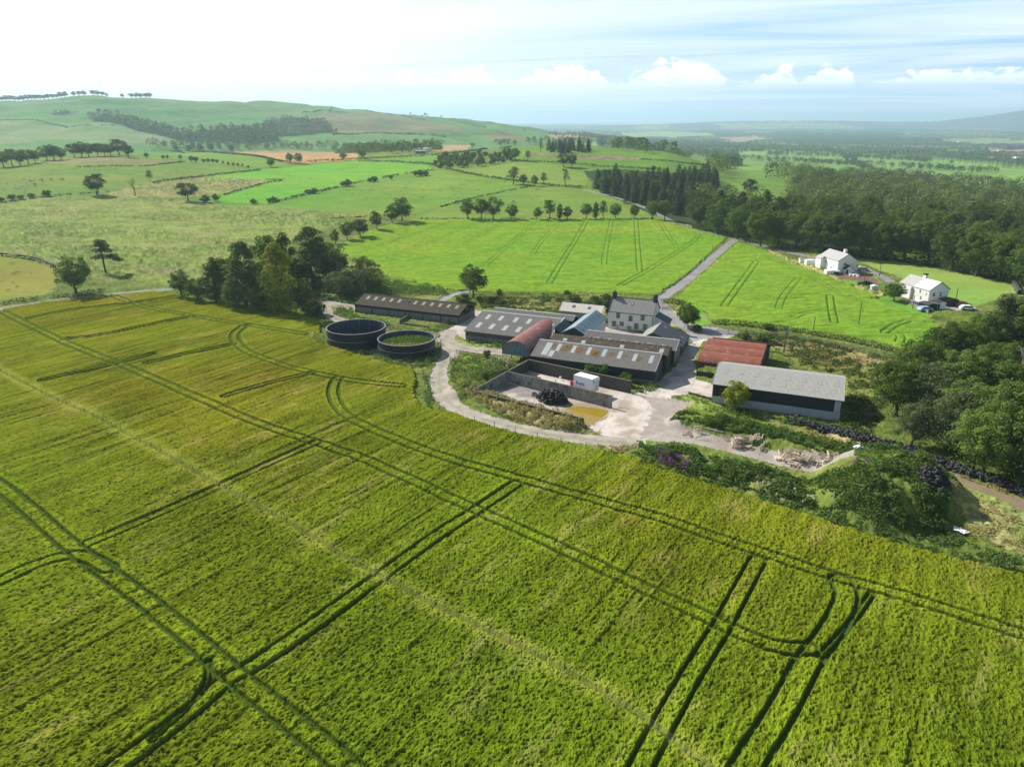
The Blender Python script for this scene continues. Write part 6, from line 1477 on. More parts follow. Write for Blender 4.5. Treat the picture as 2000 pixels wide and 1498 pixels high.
for i, (u, v) in enumerate(((1043, 786), (1089, 801), (1137, 818), (1054, 740 + 12), (1085, 747), (1134, 757), (1157, 766))):
    x, y = PT(u, v, 1.6 if i < 3 else 2.3)[:2]; mb = MB(); mb.tube((0, 0, 0), (0, 0, 1.15), .035, n=6); o = mb.build('post', WOODF); o.name = 'stake'
    o.location = (x, y, 1.2 if i < 3 else 1.9); tag(o, 'thin stake on the low front wall of the clamp' if i < 3 else 'thin stake on the wall between the silage bays', 'stake', 'thin stakes along the clamp walls')
# gate by the tanks
x, y, z = G(888, 702); mb = MB()
for i in range(5): mb.box(0, 2.6, -.03, .03, .25 + i * .25, .31 + i * .25)
mb.box(0, .06, -.035, .035, .2, 1.35); mb.box(2.54, 2.6, -.035, .035, .2, 1.35); mb.prism([(.06, -.02, .3), (2.5, -.02, 1.22), (2.5, -.02, 1.3), (.06, -.02, .38)], (0, .04, 0))
o = mb.build('field_gate', TRIM); o.location = (x, y, z); o.rotation_euler = (0, 0, 1.2); tag(o, 'pale open field gate at the fork of the gravel track', 'gate')
# ------------------------------------------------------------------ hedges, walls of far fields
def hedge(label, pts, h, wd, dens=6, leaf=.6, key='hedge', name='hedge', cat='hedge', gaps=0.0, seed=None, px=True, base=0.0):
    P = wpoly(pts, closed=False, step=25) if px else np.asarray(pts); P = smooth_line(P, 1)
    rng = np.random.default_rng(seed if seed is not None else int(abs(pts[0][0] * 7 + pts[0][1])))
    L = np.hypot(*(P[1:] - P[:-1]).T).sum(); n = int(L * dens * max(1, h))
    s = rng.uniform(0, 1, n)
    d = np.hypot(*(P[1:] - P[:-1]).T); c = np.concatenate([[0], np.cumsum(d)])
    x = np.interp(s * L, c, P[:, 0]); y = np.interp(s * L, c, P[:, 1])
    hv = h * (.65 + .7 * fbm(s * L / (h * 2.2), s * 0 + 3, 3, 7))
    if gaps: k = fbm(s * L / (h * 4), s * 0 + 9, 2, 17) > gaps; x, y, hv, s = x[k], y[k], hv[k], s[k]; n = len(x)
    a = rng.uniform(0, 6.283, n); rr_ = np.sqrt(rng.uniform(.35, 1, n)); zf = rng.uniform(0, 1, n) ** .7
    ox = np.cos(a) * rr_ * wd * .5 * (1.15 - zf * .5); oy = np.sin(a) * rr_ * wd * .5 * (1.15 - zf * .5)
    Pp = np.stack([x + ox, y + oy, Hfull(x, y) + zf * hv + base], axis=1); Nd = np.stack([np.cos(a) * .8, np.sin(a) * .8, zf * 1.2], axis=1)
    o0 = Pp[0].copy(); V, F = leafquads(Pp - o0, Nd, leaf, rng)
    me = mesh_np(name, V, F, LF[key]); o = link(name, me, label=label, cat=cat); o.location = o0
    return o
hedge('dark clipped hedge between the bright crop and the farm road', [(1390, 634), (1440, 636), (1500, 643), (1560, 650), (1620, 662), (1690, 676), (1760, 694)], 1.5, 1.8, 34, .38)
hedge('dark hedge behind the farmhouse garden', [(1290, 592), (1320, 595), (1350, 602)], 1.6, 1.8, 34, .38)
hedge('low hedge at the bottom edge of the central bright crop', [(930, 578), (1000, 576), (1100, 579), (1190, 582)], .8, 1.2, 16, .4, gaps=.36)
hedge('reddish garden border behind the farmhouse', [(1292, 603), (1318, 607), (1330, 612)], .9, 1.6, 30, .3, key='pink', name='flower_border', cat='flowers')
hedge('hedge bank under the round tree by the left-hand lane', [(100, 584), (150, 580), (205, 570)], 1.3, 2.4, 26, .45)
hedge('low dark hedge at the left edge beside the lane', [(0, 598), (40, 592), (75, 588)], 1.5, 2.2, 26, .45)
hedge('scrubby bank behind the two cottage houses', [(1450, 472), (1500, 480), (1560, 488), (1600, 497)], 1.8, 4, 22, .5, key='weed', name='shrub_bank', cat='shrubs')
hedge('rough bushy verge beside the lane junction', [(1320, 440), (1370, 450), (1410, 458)], .8, 2, 12, .5, key='weed', gaps=.4)
far_lines = [
 ([(0, 398), (100, 384), (215, 375)], .9, 'scrubby field boundary above the rushy pasture at left', .42), ([(650, 428), (700, 425), (810, 420)], .7, 'thin hedge along the top left of the bright crop', .4),
 ([(820, 429), (1000, 429), (1150, 430), (1290, 429)], .9, 'low growth under the tree row at the top of the bright crop', .35),
 ([(525, 399), (620, 376), (700, 357), (790, 340), (848, 333)], 1.3, 'hedge below the bright green hill field', .3), ([(700, 316), (760, 317), (845, 322), (862, 330)], 1.6, 'dark hedge above the bright green hill field', .1),
 ([(520, 352), (560, 352), (515, 359), (430, 384), (420, 392)], .9, 'hedge round the point of the rough plot', .2),
 ([(870, 331), (930, 343), (1010, 355), (1100, 366), (1145, 366)], 1.4, 'dark hedge crossing the centre of the pasture hill', .12), ([(860, 405), (940, 384), (1020, 368), (1040, 363)], .8, 'thin grassy boundary in the dotted pasture', .3),
 ([(1000, 316), (1080, 318), (1180, 326), (1290, 332)], 1.4, 'dark hedge in front of the knoll pasture', .12), ([(1250, 312), (1320, 318), (1390, 326)], 1.2, 'hedge on the right shoulder of the knoll', .2),
 ([(330, 297), (420, 299), (500, 306), (560, 319), (700, 312)], 1.8, 'dark hedge round the stubble field', .1), ([(300, 358), (345, 352), (400, 345), (510, 333)], 1.4, 'dark hedge above the rough plot', .15),
 ([(150, 327), (230, 325), (280, 326), (360, 317)], .9, 'thin boundary under the brown plot', .2), ([(280, 296), (400, 296), (480, 298)], 1.5, 'distant hedge left of the stubble field', .1),
 ([(700, 311), (780, 308), (860, 303), (1000, 287)], 1.6, 'hedge below the white steading', .15), ([(860, 312), (920, 305), (990, 300)], 1.3, 'hedge left of the small plantation', .2),
 ([(650, 265), (740, 261), (800, 262), (870, 268)], 2.6, 'dark tree-lined hedge across the foot of the hill', .15), ([(0, 236), (70, 235), (115, 245), (160, 247), (224, 245)], 1.8, 'hedge on the lower left hillside', .1),
 ([(590, 221), (680, 214), (740, 221), (830, 236)], 2.0, 'wall line along the hill shoulder', .1), ([(1180, 272), (1240, 278), (1300, 282)], 2.5, 'hedge beyond the reddish fields', .2), ([(0, 500), (60, 508), (105, 520)], .5, 'weedy edge of the brown field at far left', .3)]
for pts, h_, lb, gp in far_lines:
    u, v = pts[len(pts) // 2]; y = G(u, v)[1]; lf = min(2.4, .35 + y / 900)
    hedge(lb, pts, h_, 1.2 + h_ * .6, max(1.2, 9 - y / 150), lf, gaps=gp)
def dyke(label, pts, h, wd):
    P = wpoly(pts, closed=False, step=30); mb = MB()
    L = np.hypot(*(P[1:] - P[:-1]).T).sum(); n = max(4, int(L / 6)); pr = None
    for i in range(n + 1):
        x, y = along(P, i / n); z = H1(x, y)
        if pr:
            d = Vector((x - pr[0], y - pr[1], 0)).normalized(); s = Vector((-d.y, d.x, 0)) * wd / 2
            mb.quadmesh([Vector(pr) - s - Vector((0, 0, .5)), Vector((x, y, z)) - s - Vector((0, 0, .5)), Vector((x, y, z + h)) - s * .6, Vector((pr[0], pr[1], pr[2] + h)) - s * .6, Vector(pr) + s - Vector((0, 0, .5)), Vector((x, y, z)) + s - Vector((0, 0, .5)), Vector((x, y, z + h)) + s * .6, Vector((pr[0], pr[1], pr[2] + h)) + s * .6], [(0, 1, 2, 3), (3, 2, 6, 7), (7, 6, 5, 4)])
        pr = (x, y, z)
    o = mb.build('field_wall', STONE); tag(o, label, 'wall')
dyke('grey stone field wall at the right edge beyond the cottages', [(1973, 542), (1980, 558), (1990, 576)], 1.4, 1.3)
dyke('dry stone wall above the brown field at the left edge', [(0, 497), (40, 501), (75, 507), (105, 520)], .7, .8)
# ------------------------------------------------------------------ trees one by one: foot pixel, top pixel, kind
def hgt_to(x, y, z, vtop, u0=None):
    h = 1.0
    while project(x, y, z + h)[1] > vtop and h < 40: h += .2
    return h
def T(u, vb, vt, key, label, group=None, name='broadleaf_tree', cat='tree', sq=1.0):
    x, y, _ = G(u, vb); z = H1(x, y)
    return tree(key, (x, y), hgt_to(x, y, z, vt), label, cat, name, group, sq)
LONE = [
 (150, 575, 494, 'mid1', 'spreading light green tree on the lane verge near the left edge', 1.05),
 (190, 381, 337, 'oak1', 'round dark oak standing in the pasture at upper left', 1.0), (293, 355, 333, 'open0', 'small sparse tree right of the bare tree on the left slope', .8),
 (368, 393, 352, 'oak2', 'wide oak at the corner of the rough plot on the left slope', 1.1), (401, 396, 380, 'bush0', 'low bush tucked against the wide oak on the left slope', 1.1), (421, 394, 378, 'mid0', 'small round tree just right of the wide oak on the left slope', 1.0),
 (925, 583, 514, 'oak0', 'single dark round tree between bright crop and farm sheds', .92),
 (785, 433, 384, 'oak3', 'tall dark tree at the top left corner of the bright crop', .9), (766, 436, 400, 'oak1', 'smaller dark tree touching the tall one at the bright crop corner', .9),
 (736, 449, 411, 'mid2', 'rounded tree in the hedgerow left of the bright crop, highest up the slope', .8), (704, 464, 423, 'oak2', 'dark tree in the hedgerow left of the bright crop, middle of the row', 1.0), (678, 470, 432, 'oak0', 'dark leafy tree in the hedgerow left of the bright crop, lower third', .9), (655, 478, 446, 'mid0', 'small hedgerow tree where the row meets the copse', .9),
 (913, 429, 386, 'oak0', 'leftmost of the tree row along the top of the bright crop', .8), (940, 429, 383, 'oak2', 'tall tree with split trunk, second in the row over the bright crop', .75), (964, 429, 382, 'oak3', 'broad dark tree, third in the row over the bright crop', .85), (1000, 430, 396, 'mid1', 'small neat tree alone in the row over the bright crop', .85),
 (1049, 430, 404, 'mid2', 'small tree left of the sparse one in the row over the bright crop', .85), (1073, 429, 392, 'open1', 'sparse see-through tree in the row over the bright crop', 1.0), (1093, 429, 398, 'tall0', 'dark upright tree right of the sparse one in the row', .9), (1108, 430, 402, 'oak1', 'low dark tree closing the middle group of the row', .8),
 (1145, 428, 394, 'oak2', 'dark tree left of a tight trio in the row over the bright crop', .8), (1163, 428, 395, 'tall1', 'narrow tree in the middle of the tight trio in the row', .8), (1178, 428, 393, 'open0', 'gappy upright tree at the right of the tight trio in the row', .7), (1202, 427, 397, 'oak3', 'round dark tree right of the tight trio in the row', .85), (1238, 427, 399, 'mid0', 'small round tree near the right end of the row over the bright crop', .9),
 (1274, 429, 388, 'mid1', 'tree at the conifer edge above the bright crop, left of a pair', .9), (1298, 431, 390, 'mid2', 'tree at the conifer edge above the bright crop, right of a pair', .9),
 (1003, 360, 327, 'open1', 'tall pale tree at the left of the mid hill group', 1.0), (1022, 362, 340, 'oak0', 'dark tree beside the tall pale one on the mid hill', .9), (1044, 364, 341, 'mid0', 'dark tree in the middle of the mid hill group', .9), (1062, 362, 338, 'open0', 'gappy tree at the right of the mid hill group', .8), (1104, 364, 330, 'thin', 'slender lone tree on the hedge right of the mid hill group', .9),
 (1101, 327, 297, 'oak2', 'left half of the broad dark pair of trees on the knoll pasture', 1.0), (1117, 327, 300, 'oak0', 'right half of the broad dark pair of trees on the knoll pasture', .9),
 (990, 313, 284, 'mid1', 'tall tree above the small plantation, left of three', .9), (1006, 314, 288, 'oak1', 'dark tree above the small plantation, middle of three', 1.0), (1031, 316, 295, 'open0', 'rounded thin tree above the small plantation, right of three', .9), (1056, 298, 277, 'thin', 'thin lone tree left of the dark knoll clump', .8),
 (1276, 335, 323, 'mid0', 'small tree in the hedge on the right shoulder of the knoll', 1.0), (1463, 383, 347, 'oak1', 'lone round tree in the small clearing among the right woods', 1.0),
 (530, 327, 309, 'oak3', 'dark tree at the left tip of the stubble field', 1.0), (566, 319, 298, 'mid0', 'left tree of the pair before the stubble field', 1.0), (583, 320, 298, 'mid2', 'right tree of the pair before the stubble field', 1.0), (671, 313, 297, 'oak0', 'dark tree at the right end of the stubble field', 1.1), (707, 310, 291, 'oak1', 'round tree on the hedge right of the stubble field', 1.1), (923, 289, 278, 'oak2', 'small round tree above the distant red field', 1.0),
 (233, 303, 270, 'oak1', 'tallest tree of the upper left row', 1.2), (251, 308, 281, 'oak0', 'round dark tree at the right end of the upper left row', 1.1), (286, 309, 298, 'mid0', 'small bush-like tree right of the upper left row', 1.2),
 (1745, 588, 549, 'bigd0', 'big dark bush-like tree between the two cottages', 1.15),
]
for u, vb, vt, k, lb, sq in LONE: T(u, vb, vt, k, lb, sq=sq)
for u, vb, vt in ((8, 327, 291), (24, 325, 292), (40, 324, 290), (56, 321, 288), (70, 319, 290)): T(u, vb, vt, random.choice(['open0', 'mid1', 'oak2']), 'greyish tree in the loose group at the far upper left edge', 'trees at the upper left edge')
for u, vb, vt in ((92, 314, 283), (106, 313, 281), (120, 313, 287)): T(u, vb, vt, random.choice(['oak0', 'oak3']), 'dark tree in the clump of three at upper left', 'clump of three at upper left')
for u, vb, vt in ((146, 308, 277), (160, 308, 276), (174, 307, 277), (192, 306, 276), (206, 306, 277), (217, 305, 279)): T(u, vb, vt, random.choice(['oak0', 'oak2', 'mid1']), 'dark tree in the dense row along the upper left skyline field', 'dense upper left tree row')
for u, vb, vt in ((319, 311, 303), (327, 311, 303), (353, 315, 303), (374, 317, 304), (383, 318, 306), (398, 319, 310), (407, 319, 309), (416, 319, 310), (424, 320, 311), (436, 322, 315), (446, 324, 316), (456, 325, 317), (465, 326, 318), (474, 327, 320), (485, 329, 323)): T(u, vb, vt, random.choice(['mid0', 'oak0', 'open0']), 'small tree of the broken hedge line in the upper left fields', 'broken hedge line of small trees', sq=1.1)
for u, vb, vt in ((370, 297, 282), (391, 297, 281), (413, 297, 279), (453, 298, 283), (345, 296, 284)): T(u, vb, vt, random.choice(['oak0', 'oak1']), 'dark tree left of the stubble field on the far hedge', 'trees on the far hedge by the stubble')
for u, vb, vt in ((812, 345, 333), (821, 344, 332), (831, 344, 333), (764, 351, 342), (731, 355, 344), (722, 356, 348), (678, 364, 351), (669, 365, 355), (613, 378, 367), (601, 379, 370), (535, 394, 384), (526, 395, 387), (496, 398, 388)): T(u, vb, vt, random.choice(['bush0', 'bush1', 'bush2', 'mid0']), 'hawthorn bush on the hedge below the bright green hill field', 'hawthorns on the hill hedge', 'hawthorn_bush', 'bush', 1.3)
for u, vb, vt in ((3, 394, 385), (24, 391, 379), (41, 390, 380), (62, 387, 377), (92, 384, 371)): T(u, vb, vt, random.choice(['bush0', 'bush2']), 'dark thorn bush along the pasture edge at the left', 'thorn bushes at the left pasture edge', 'thorn_bush', 'bush', 1.2)
# copse left of the tanks
CP = [(355, 582, 525, 'oak0', 'dark rounded tree at the left end of the copse', .85), (388, 590, 536, 'oak2', 'low dark tree second from left in the copse', .9), (424, 592, 503, 'tall1', 'grey-dark tree third from left in the copse', 1.0), (443, 574, 497, 'oak1', 'tree showing behind the left half of the copse', .9),
 (482, 600, 468, 'tall0', 'broad tall dark tree in the middle of the copse', 1.05), (460, 606, 545, 'mid0', 'low leafy tree at the foot of the copse middle', 1.0), (505, 612, 556, 'oak3', 'low dark tree under the yellow-green one in the copse', .9), (550, 612, 472, 'gold', 'yellow-green upright tree in the copse', 1.0), (592, 610, 552, 'oak0', 'round dark tree at the right foot of the copse', .9),
 (530, 578, 452, 'oak1', 'dark dome behind the yellow-green tree', .62), (560, 566, 455, 'tall1', 'dark tree squeezed behind the copse, left of the tallest', .9), (612, 557, 440, 'tall0', 'tallest dark tree at the back right of the copse', 1.25), (657, 551, 490, 'oak3', 'round dark tree at the right end of the copse', 1.0), (639, 546, 462, 'oak2', 'dark tree just left of the right end of the copse', .9),
 (585, 560, 500, 'bigd1', 'leafy tree between the yellow-green tree and the tallest', .9)]
for u, vb, vt, k, lb, sq in CP: T(u, vb, vt, k, lb, sq=sq)
for u, vb, vt, k, lb, sq in ((715, 562, 499, 'mid2', 'green tree behind the grey willow bush', 1.0), (730, 574, 526, 'oak3', 'round dark tree right of the grey willow bush', .9)): T(u, vb, vt, k, lb, sq=sq)
T(680, 577, 530, 'willow', 'pale grey-green willow bush by the farm track', name='willow_bush', cat='bush', sq=1.05)
SB = [(617, 617, 588, 'bush1', 'dark green bush at the edge of the barley by the copse', 1.2), (1343, 642, 591, 'bigd2', 'large rounded garden tree behind the low white wall', 1.0), (1160, 604, 577, 'bush0', 'green bush behind the cream shed', 1.3), (1180, 606, 575, 'bush1', 'taller green bush between cream shed and farmhouse', 1.2),
 (1434, 802, 743, 'young', 'young yellow-green tree in front of the large shed', .95), (1440, 756, 740, 'elder', 'bright young shoot rising above the young tree', .8), (1153, 740, 709, 'elder', 'leafy elder against the front shed wall, left of two', .95), (1176, 742, 711, 'elder', 'leafy elder against the front shed wall, right of two', .95), (1222, 755, 728, 'elder', 'small elder near the right end of the front shed', 1.0),
 (951, 701, 682, 'elder', 'little dark shrub beside the fence near the barrel roofed barn', .8), (948, 749, 724, 'elder', 'little dark shrub at the corner of the silage clamp', .9), (1456, 664, 646, 'bush0', 'light green bush behind the triple barrel barn', 1.0), (1490, 671, 650, 'bush2', 'wide bush right behind the triple barrel barn', 1.4), (975, 578, 564, 'bush1', 'small bush on the lower edge of the central bright crop', .8),
 (1108, 576, 566, 'bush0', 'tiny bush on the bright crop edge above the cream shed', 1.3), (1121, 590, 575, 'bush2', 'bush left of the farmhouse above the cream shed', 1.5), (905, 592, 574, 'bush1', 'bushy growth beside the small lane bend', 1.6), (1500, 645, 632, 'bush2', 'bushier lump in the roadside hedge', 1.5), (1362, 648, 634, 'bush0', 'dark bush by the end of the white garden wall', 1.2)]
for u, vb, vt, k, lb, sq in SB: T(u, vb, vt, k, lb, name='garden_bush' if k[0] != 'y' else 'young_tree', cat='bush' if k[0] != 'y' else 'tree', sq=sq)
# Scots pine, bare trees
def bare(u, vb, vt, name, label, seed, mat_, leaves=None, lean=0):
    x, y, _ = G(u, vb); z = H1(x, y); h = hgt_to(x, y, z, vt)
    o = empty(name, (x, y, z), 0, label, 'tree')
    mb, tips = limb_tree(seed, h, mat_, .62, 4 if 'bare' in name else 3, h * (.028 if 'bare' in name else .05))
    zt = max(p[2] for p in tips); k = h / zt
    tm = bpy.data.meshes.new('trunk'); tm.from_pydata([tuple(Vector(p) * k) for p in mb.v], [], mb.f); tm.materials.append(mat_); link('trunk', tm, o)
    return o, h, [Vector(p) * k for p in tips]
bare(264, 383, 348, 'bare_tree', 'leafless grey tree in the rough plot on the left slope', 4, BARK)
bare(1977, 790, 664, 'dead_tree', 'bleached dead tree rising from the right-hand wood', 9, PALE)
x, y, _ = G(207, 534); h = hgt_to(x, y, 0, 470)
o = empty('pine_tree', (x, y, H1(x, y)), 0, 'dark pine with lopsided flat crown at the left behind the lane', 'tree')
rng = np.random.default_rng(5)
Cn = np.array([[-.5, 0, .93], [.4, 0, .90], [-1.3, .4, .82], [1.2, .5, .80], [0, -.8, .84], [2.4, 0, .66], [-1.9, 0, .66], [.8, -1.2, .70], [3.6, .3, .52], [4.6, 0, .43], [2.6, -1, .50], [-1.6, .8, .50], [-2.6, 0, .45], [.2, 1.0, .70], [5.4, .2, .40]]) * [h / 12, h / 12, h]
Rd = np.tile([1.9, 1.6, .85], (len(Cn), 1)) * h / 12
P, d = blob_points(rng, Cn, Rd, 260, .3)
V, F = leafquads(P, d, .38, rng); link('crown', mesh_np('crown', V, F, LF['con']), o)
mb = MB(); mb.tube((0, 0, -.3), (-.2, 0, h * .45), h * .03, h * .022, 8); mb.tube((-.2, 0, h * .45), (0, 0, h * .85), h * .022, h * .008, 8)
for c in Cn[2:]: mb.tube((-.15, 0, h * random.uniform(.35, .6)), tuple(c), h * .009, h * .003, 5)
mb.build('trunk', BARK, o)
# the wood at the right edge, near to us
RW_ = [(1733, 812, 690, 'bigd0', 'dark tree at the left tip of the right-hand wood'), (1775, 775, 655, 'bigd1', 'dark bushy tree behind the left tip of the right-hand wood'), (1822, 740, 627, 'bigd2', 'dark tree of the right-hand wood just below the bright crop corner'), (1800, 830, 715, 'bigg', 'greyish sparse tree in front of the right-hand wood'),
 (1862, 720, 618, 'bigd0', 'dark tree below the nearer cottage yard'), (1905, 700, 605, 'bigd1', 'brownish green dome right of the nearer cottage yard'), (1945, 690, 578, 'bigg', 'pale olive dome at the upper right of the near wood'), (2000, 700, 565, 'bigd2', 'olive dome cut by the right picture edge'),
 (1850, 800, 680, 'big1', 'mid green tree in the heart of the right-hand wood'), (1905, 780, 660, 'bigd0', 'dark green tree in the heart of the right-hand wood, behind'), (1945, 815, 700, 'bigd1', 'dark leafy tree left of the dead tree'), (2020, 830, 690, 'bigd2', 'dark tree right of the dead tree'),
 (1765, 872, 790, 'bigg', 'low grey-green tree beside the tyre row'), (1838, 880, 770, 'bigg', 'silvery green tree overhanging the tyre row'), (1880, 870, 735, 'big0', 'fresh green dome left of the brightest tree'), (1905, 925, 790, 'big2', 'brightest green tree at the lower right, left part'), (1975, 925, 745, 'big1', 'brightest green tree at the lower right, top part'), (2030, 950, 770, 'big0', 'bright green tree at the right edge above the tyres'),
 (2070, 760, 600, 'bigd1', 'dark tree cut by the right picture edge, upper'), (2080, 860, 680, 'bigd0', 'dark tree cut by the right picture edge, middle')]
for u, vb, vt, k, lb in RW_: T(u + 14, vb, vt, k, lb, sq=.92)
def scatter_pts(pts, spacing, seed=0, n_try=9000, poly=None):
    P = wpoly(pts) if poly is None else poly; rng = random.Random(seed)
    x0, y0 = P.min(0); x1, y1 = P.max(0)
    XY = np.array([(rng.uniform(x0, x1), rng.uniform(y0, y1)) for _ in range(n_try)])
    XY = XY[pip(XY[:, 0], XY[:, 1], P)]
    out = []; cell = {}
    for x, y in XY:
        s = spacing; k = (int(x // s), int(y // s))
        if any((x - a) ** 2 + (y - b) ** 2 < s * s for i in (-1, 0, 1) for j in (-1, 0, 1) for a, b in cell.get((k[0] + i, k[1] + j), ())): continue
        cell.setdefault(k, []).append((x, y)); out.append((x, y))
    return out
# front rank of the big wood
for i, (u, vb, vt) in enumerate(((1362, 446, 384), (1402, 458, 392), (1440, 468, 402), (1485, 482, 404), (1520, 482, 412), (1555, 486, 408), (1598, 494, 410), (1640, 500, 406), (1680, 502, 418), (1722, 508, 428), (1765, 508, 426), (1812, 512, 424), (1858, 528, 432), (1905, 540, 440), (1950, 548, 446), (1998, 560, 470), (2040, 566, 440))):
    T(u, vb, vt, random.choice(['bigd0', 'bigd1', 'bigd2']), 'large dark beech in the front rank of the wood above the cottages', 'front rank of the wood above the cottages', sq=.95)
W2 = scatter_pts([(1330, 425), (1440, 455), (1560, 478), (1700, 495), (1745, 490), (1850, 500), (2000, 540), (2160, 560), (2160, 400), (2000, 388), (1850, 372), (1700, 352), (1545, 352), (1545, 400), (1520, 425), (1440, 415), (1380, 400)], 10.5, 3)
W2 = sorted(W2, key=lambda p: p[1]); W2b = W2[100:]; W2 = W2[:100]
for x, y in W2:
    h = random.uniform(11, 16.5); tree(random.choice(['oak0', 'oak1', 'oak2', 'oak3', 'mid0', 'mid1', 'mid2', 'tall0', 'tall1']), (x, y), h, 'broadleaved tree within the large wood at the right', group='trees inside the large right wood', sq=random.uniform(.8, 1.05))
CO = scatter_pts([(1148, 362), (1190, 356), (1280, 362), (1392, 350), (1402, 368), (1385, 392), (1340, 422), (1290, 418), (1240, 400), (1190, 382)], 6.6, 4)
for x, y in CO[:120]:
    if random.random() < .18: tree(random.choice(['oak0', 'oak2', 'mid1']), (x, y), random.uniform(9, 13), 'broadleaved tree standing among the plantation conifers', group='broadleaved trees among the conifers'); continue
    tree(random.choice(['con0', 'con1', 'con2']), (x, y), random.uniform(9.5, 15), 'dark conifer in the plantation beside the upper lane', name='conifer_tree', group='conifers beside the upper lane')
for x, y in scatter_pts([(1062, 296), (1080, 292), (1150, 294), (1155, 299), (1100, 301)], 8, 6)[:22]: tree('con1', (x, y), random.uniform(10, 13), 'conifer in the dark clump on top of the knoll', name='conifer_tree', group='conifers on the knoll')
PL = scatter_pts([(843, 318), (870, 308), (940, 304), (990, 310), (1000, 316), (940, 326), (880, 331), (850, 328)], 6, 8)
for x, y in PL[:70]: tree('far%d' % random.randint(0, 1), (x, y), random.uniform(4, 7), 'young tree in the small plantation in the middle distance', name='young_tree', group='small middle distance plantation')
stuff_later = W2b
# hill crest row, against the sky
def crest(u):
    best = None
    t = (u - 1000) / 1524.
    ys = np.arange(1500, 2600, 10.); zs = Hbase(t * ys, ys); v = (zs - HC) / ys
    k = int(np.argmax(v)); return t * ys[k], ys[k]
for u in [-8, 2, 12, 20, 28, 37, 45, 53, 62, 70, 78, 87, 95, 103, 112, 120, 128, 136, 153, 163, 174, 191, 200, 209, 217, 247, 264, 273, 282, 292, 299]:
    x, y = crest(u); tree('far%d' % random.randint(0, 1), (x, y), random.uniform(12, 15) * (.7 if u in (247, 217) else 1), 'windswept tree on the crest of the big left hill', group='trees along the hill crest', sq=1.25)
# distant woods: too many and too small to count
def stuff_trees(name, label, pts_xy, hrange, quads=46, key='far', size=2.2, flat=1.0, seed=1):
    rng = np.random.default_rng(seed); XY = np.array(pts_xy)
    if len(XY) == 0: return
    z = Hfull(XY[:, 0], XY[:, 1]); n = len(XY); h = rng.uniform(*hrange, n)
    c = np.stack([XY[:, 0], XY[:, 1], z + h * .55], axis=1); Rd = np.stack([h * .42 * flat, h * .42 * flat, h * .47], axis=1)
    P, d = blob_points(rng, c, Rd, quads, .12, .5)
    o0 = c[0].copy(); V, F = leafquads(P - o0, d, size, rng, .32)
    o = link(name, mesh_np(name, V, F, LF[key]), label=label, cat='woodland', kind='stuff'); o.location = o0
def multi(polys, spacing, seed, thr=None, sc=60, n_try=9000):
    out = []
    for i, p in enumerate(polys): out += scatter_pts(p, spacing, seed + i, n_try)
    if thr is not None:
        A_ = np.array(out); k = fbm(A_[:, 0] / sc, A_[:, 1] / sc, 3, seed) > thr; out = A_[k].tolist()
    return out
stuff_trees('hillside_wood', 'bluish wood filling the valley at the foot of the left hills', multi([[(175, 232), (200, 222), (230, 228), (290, 243), (350, 262), (385, 258), (430, 252), (530, 252), (545, 275), (500, 282), (400, 278), (350, 275), (300, 262), (240, 245)]], 13, 30, n_try=16000), (9, 15), 60, size=3.2)
stuff_trees('hillside_scrub', 'dark gorse and scrub on the hillside above the valley wood', multi([[(515, 236), (560, 228), (600, 230), (655, 250), (660, 262), (620, 262), (545, 268), (520, 252)], [(95, 222), (150, 217), (155, 222), (110, 227)]], 9, 40, .47, 30), (3, 6), 30, size=2.2, flat=1.6)
stuff_trees('tree_belt', 'continuous far tree belt below the left hills', multi([[(240, 292), (330, 294), (470, 295), (640, 296), (700, 302), (800, 300), (860, 296), (860, 290), (700, 290), (500, 287), (300, 286)]], 12, 50, .40, 50, 14000), (8, 14), 60, size=2.4)
CLEAR = [wpoly(p) for p in ([(1430, 300), (1640, 304), (1860, 316), (2020, 332), (2020, 364), (1840, 356), (1700, 350), (1560, 342), (1440, 334)], [(1450, 298), (1560, 300), (1640, 311), (1720, 318), (1840, 322), (1850, 333), (1700, 331), (1560, 321), (1460, 312)], [(1740, 318), (1830, 326), (2010, 334), (2010, 350), (1850, 344), (1750, 332)], [(1850, 342), (1960, 346), (2000, 358), (1900, 362), (1840, 354)], [(1870, 374), (1935, 380), (1950, 396), (1880, 395)], [(1440, 330), (1500, 330), (1510, 352), (1450, 354)], [(1560, 336), (1640, 340), (1640, 346), (1570, 343)])]
def cleared(L):
    A_ = np.array(L); k = np.ones(len(A_), dtype=bool)
    for P in CLEAR: k &= ~pip(A_[:, 0], A_[:, 1], P)
    return A_[k].tolist()
def mixed(label, pts, hr, quads, size, flat):
    pts = cleared(pts); random.shuffle(pts); n = len(pts)
    for i, (key, a, b) in enumerate((('fard', 0, .34), ('far', .34, .72), ('farl', .72, 1))):
        stuff_trees('distant_wood', label + (', darkest crowns', ', mid green crowns', ', palest olive crowns')[i], pts[int(n * a):int(n * b)], hr, quads, key, size, flat, 5 + i)
mixed('far side of the large right wood', stuff_later, (11, 17), 190, 1.25, 1.15)
mixed('woodland falling away behind the right wood', multi([[(1395, 352), (1450, 330), (1500, 352), (1540, 355), (1700, 352), (1850, 368), (2000, 384), (2180, 400), (2180, 345), (1990, 350), (1850, 338), (1700, 325), (1560, 320), (1440, 312), (1380, 316)]], 12.5, 60, .47, 110, 16000), (11, 17), 150, 1.7, 1.2)
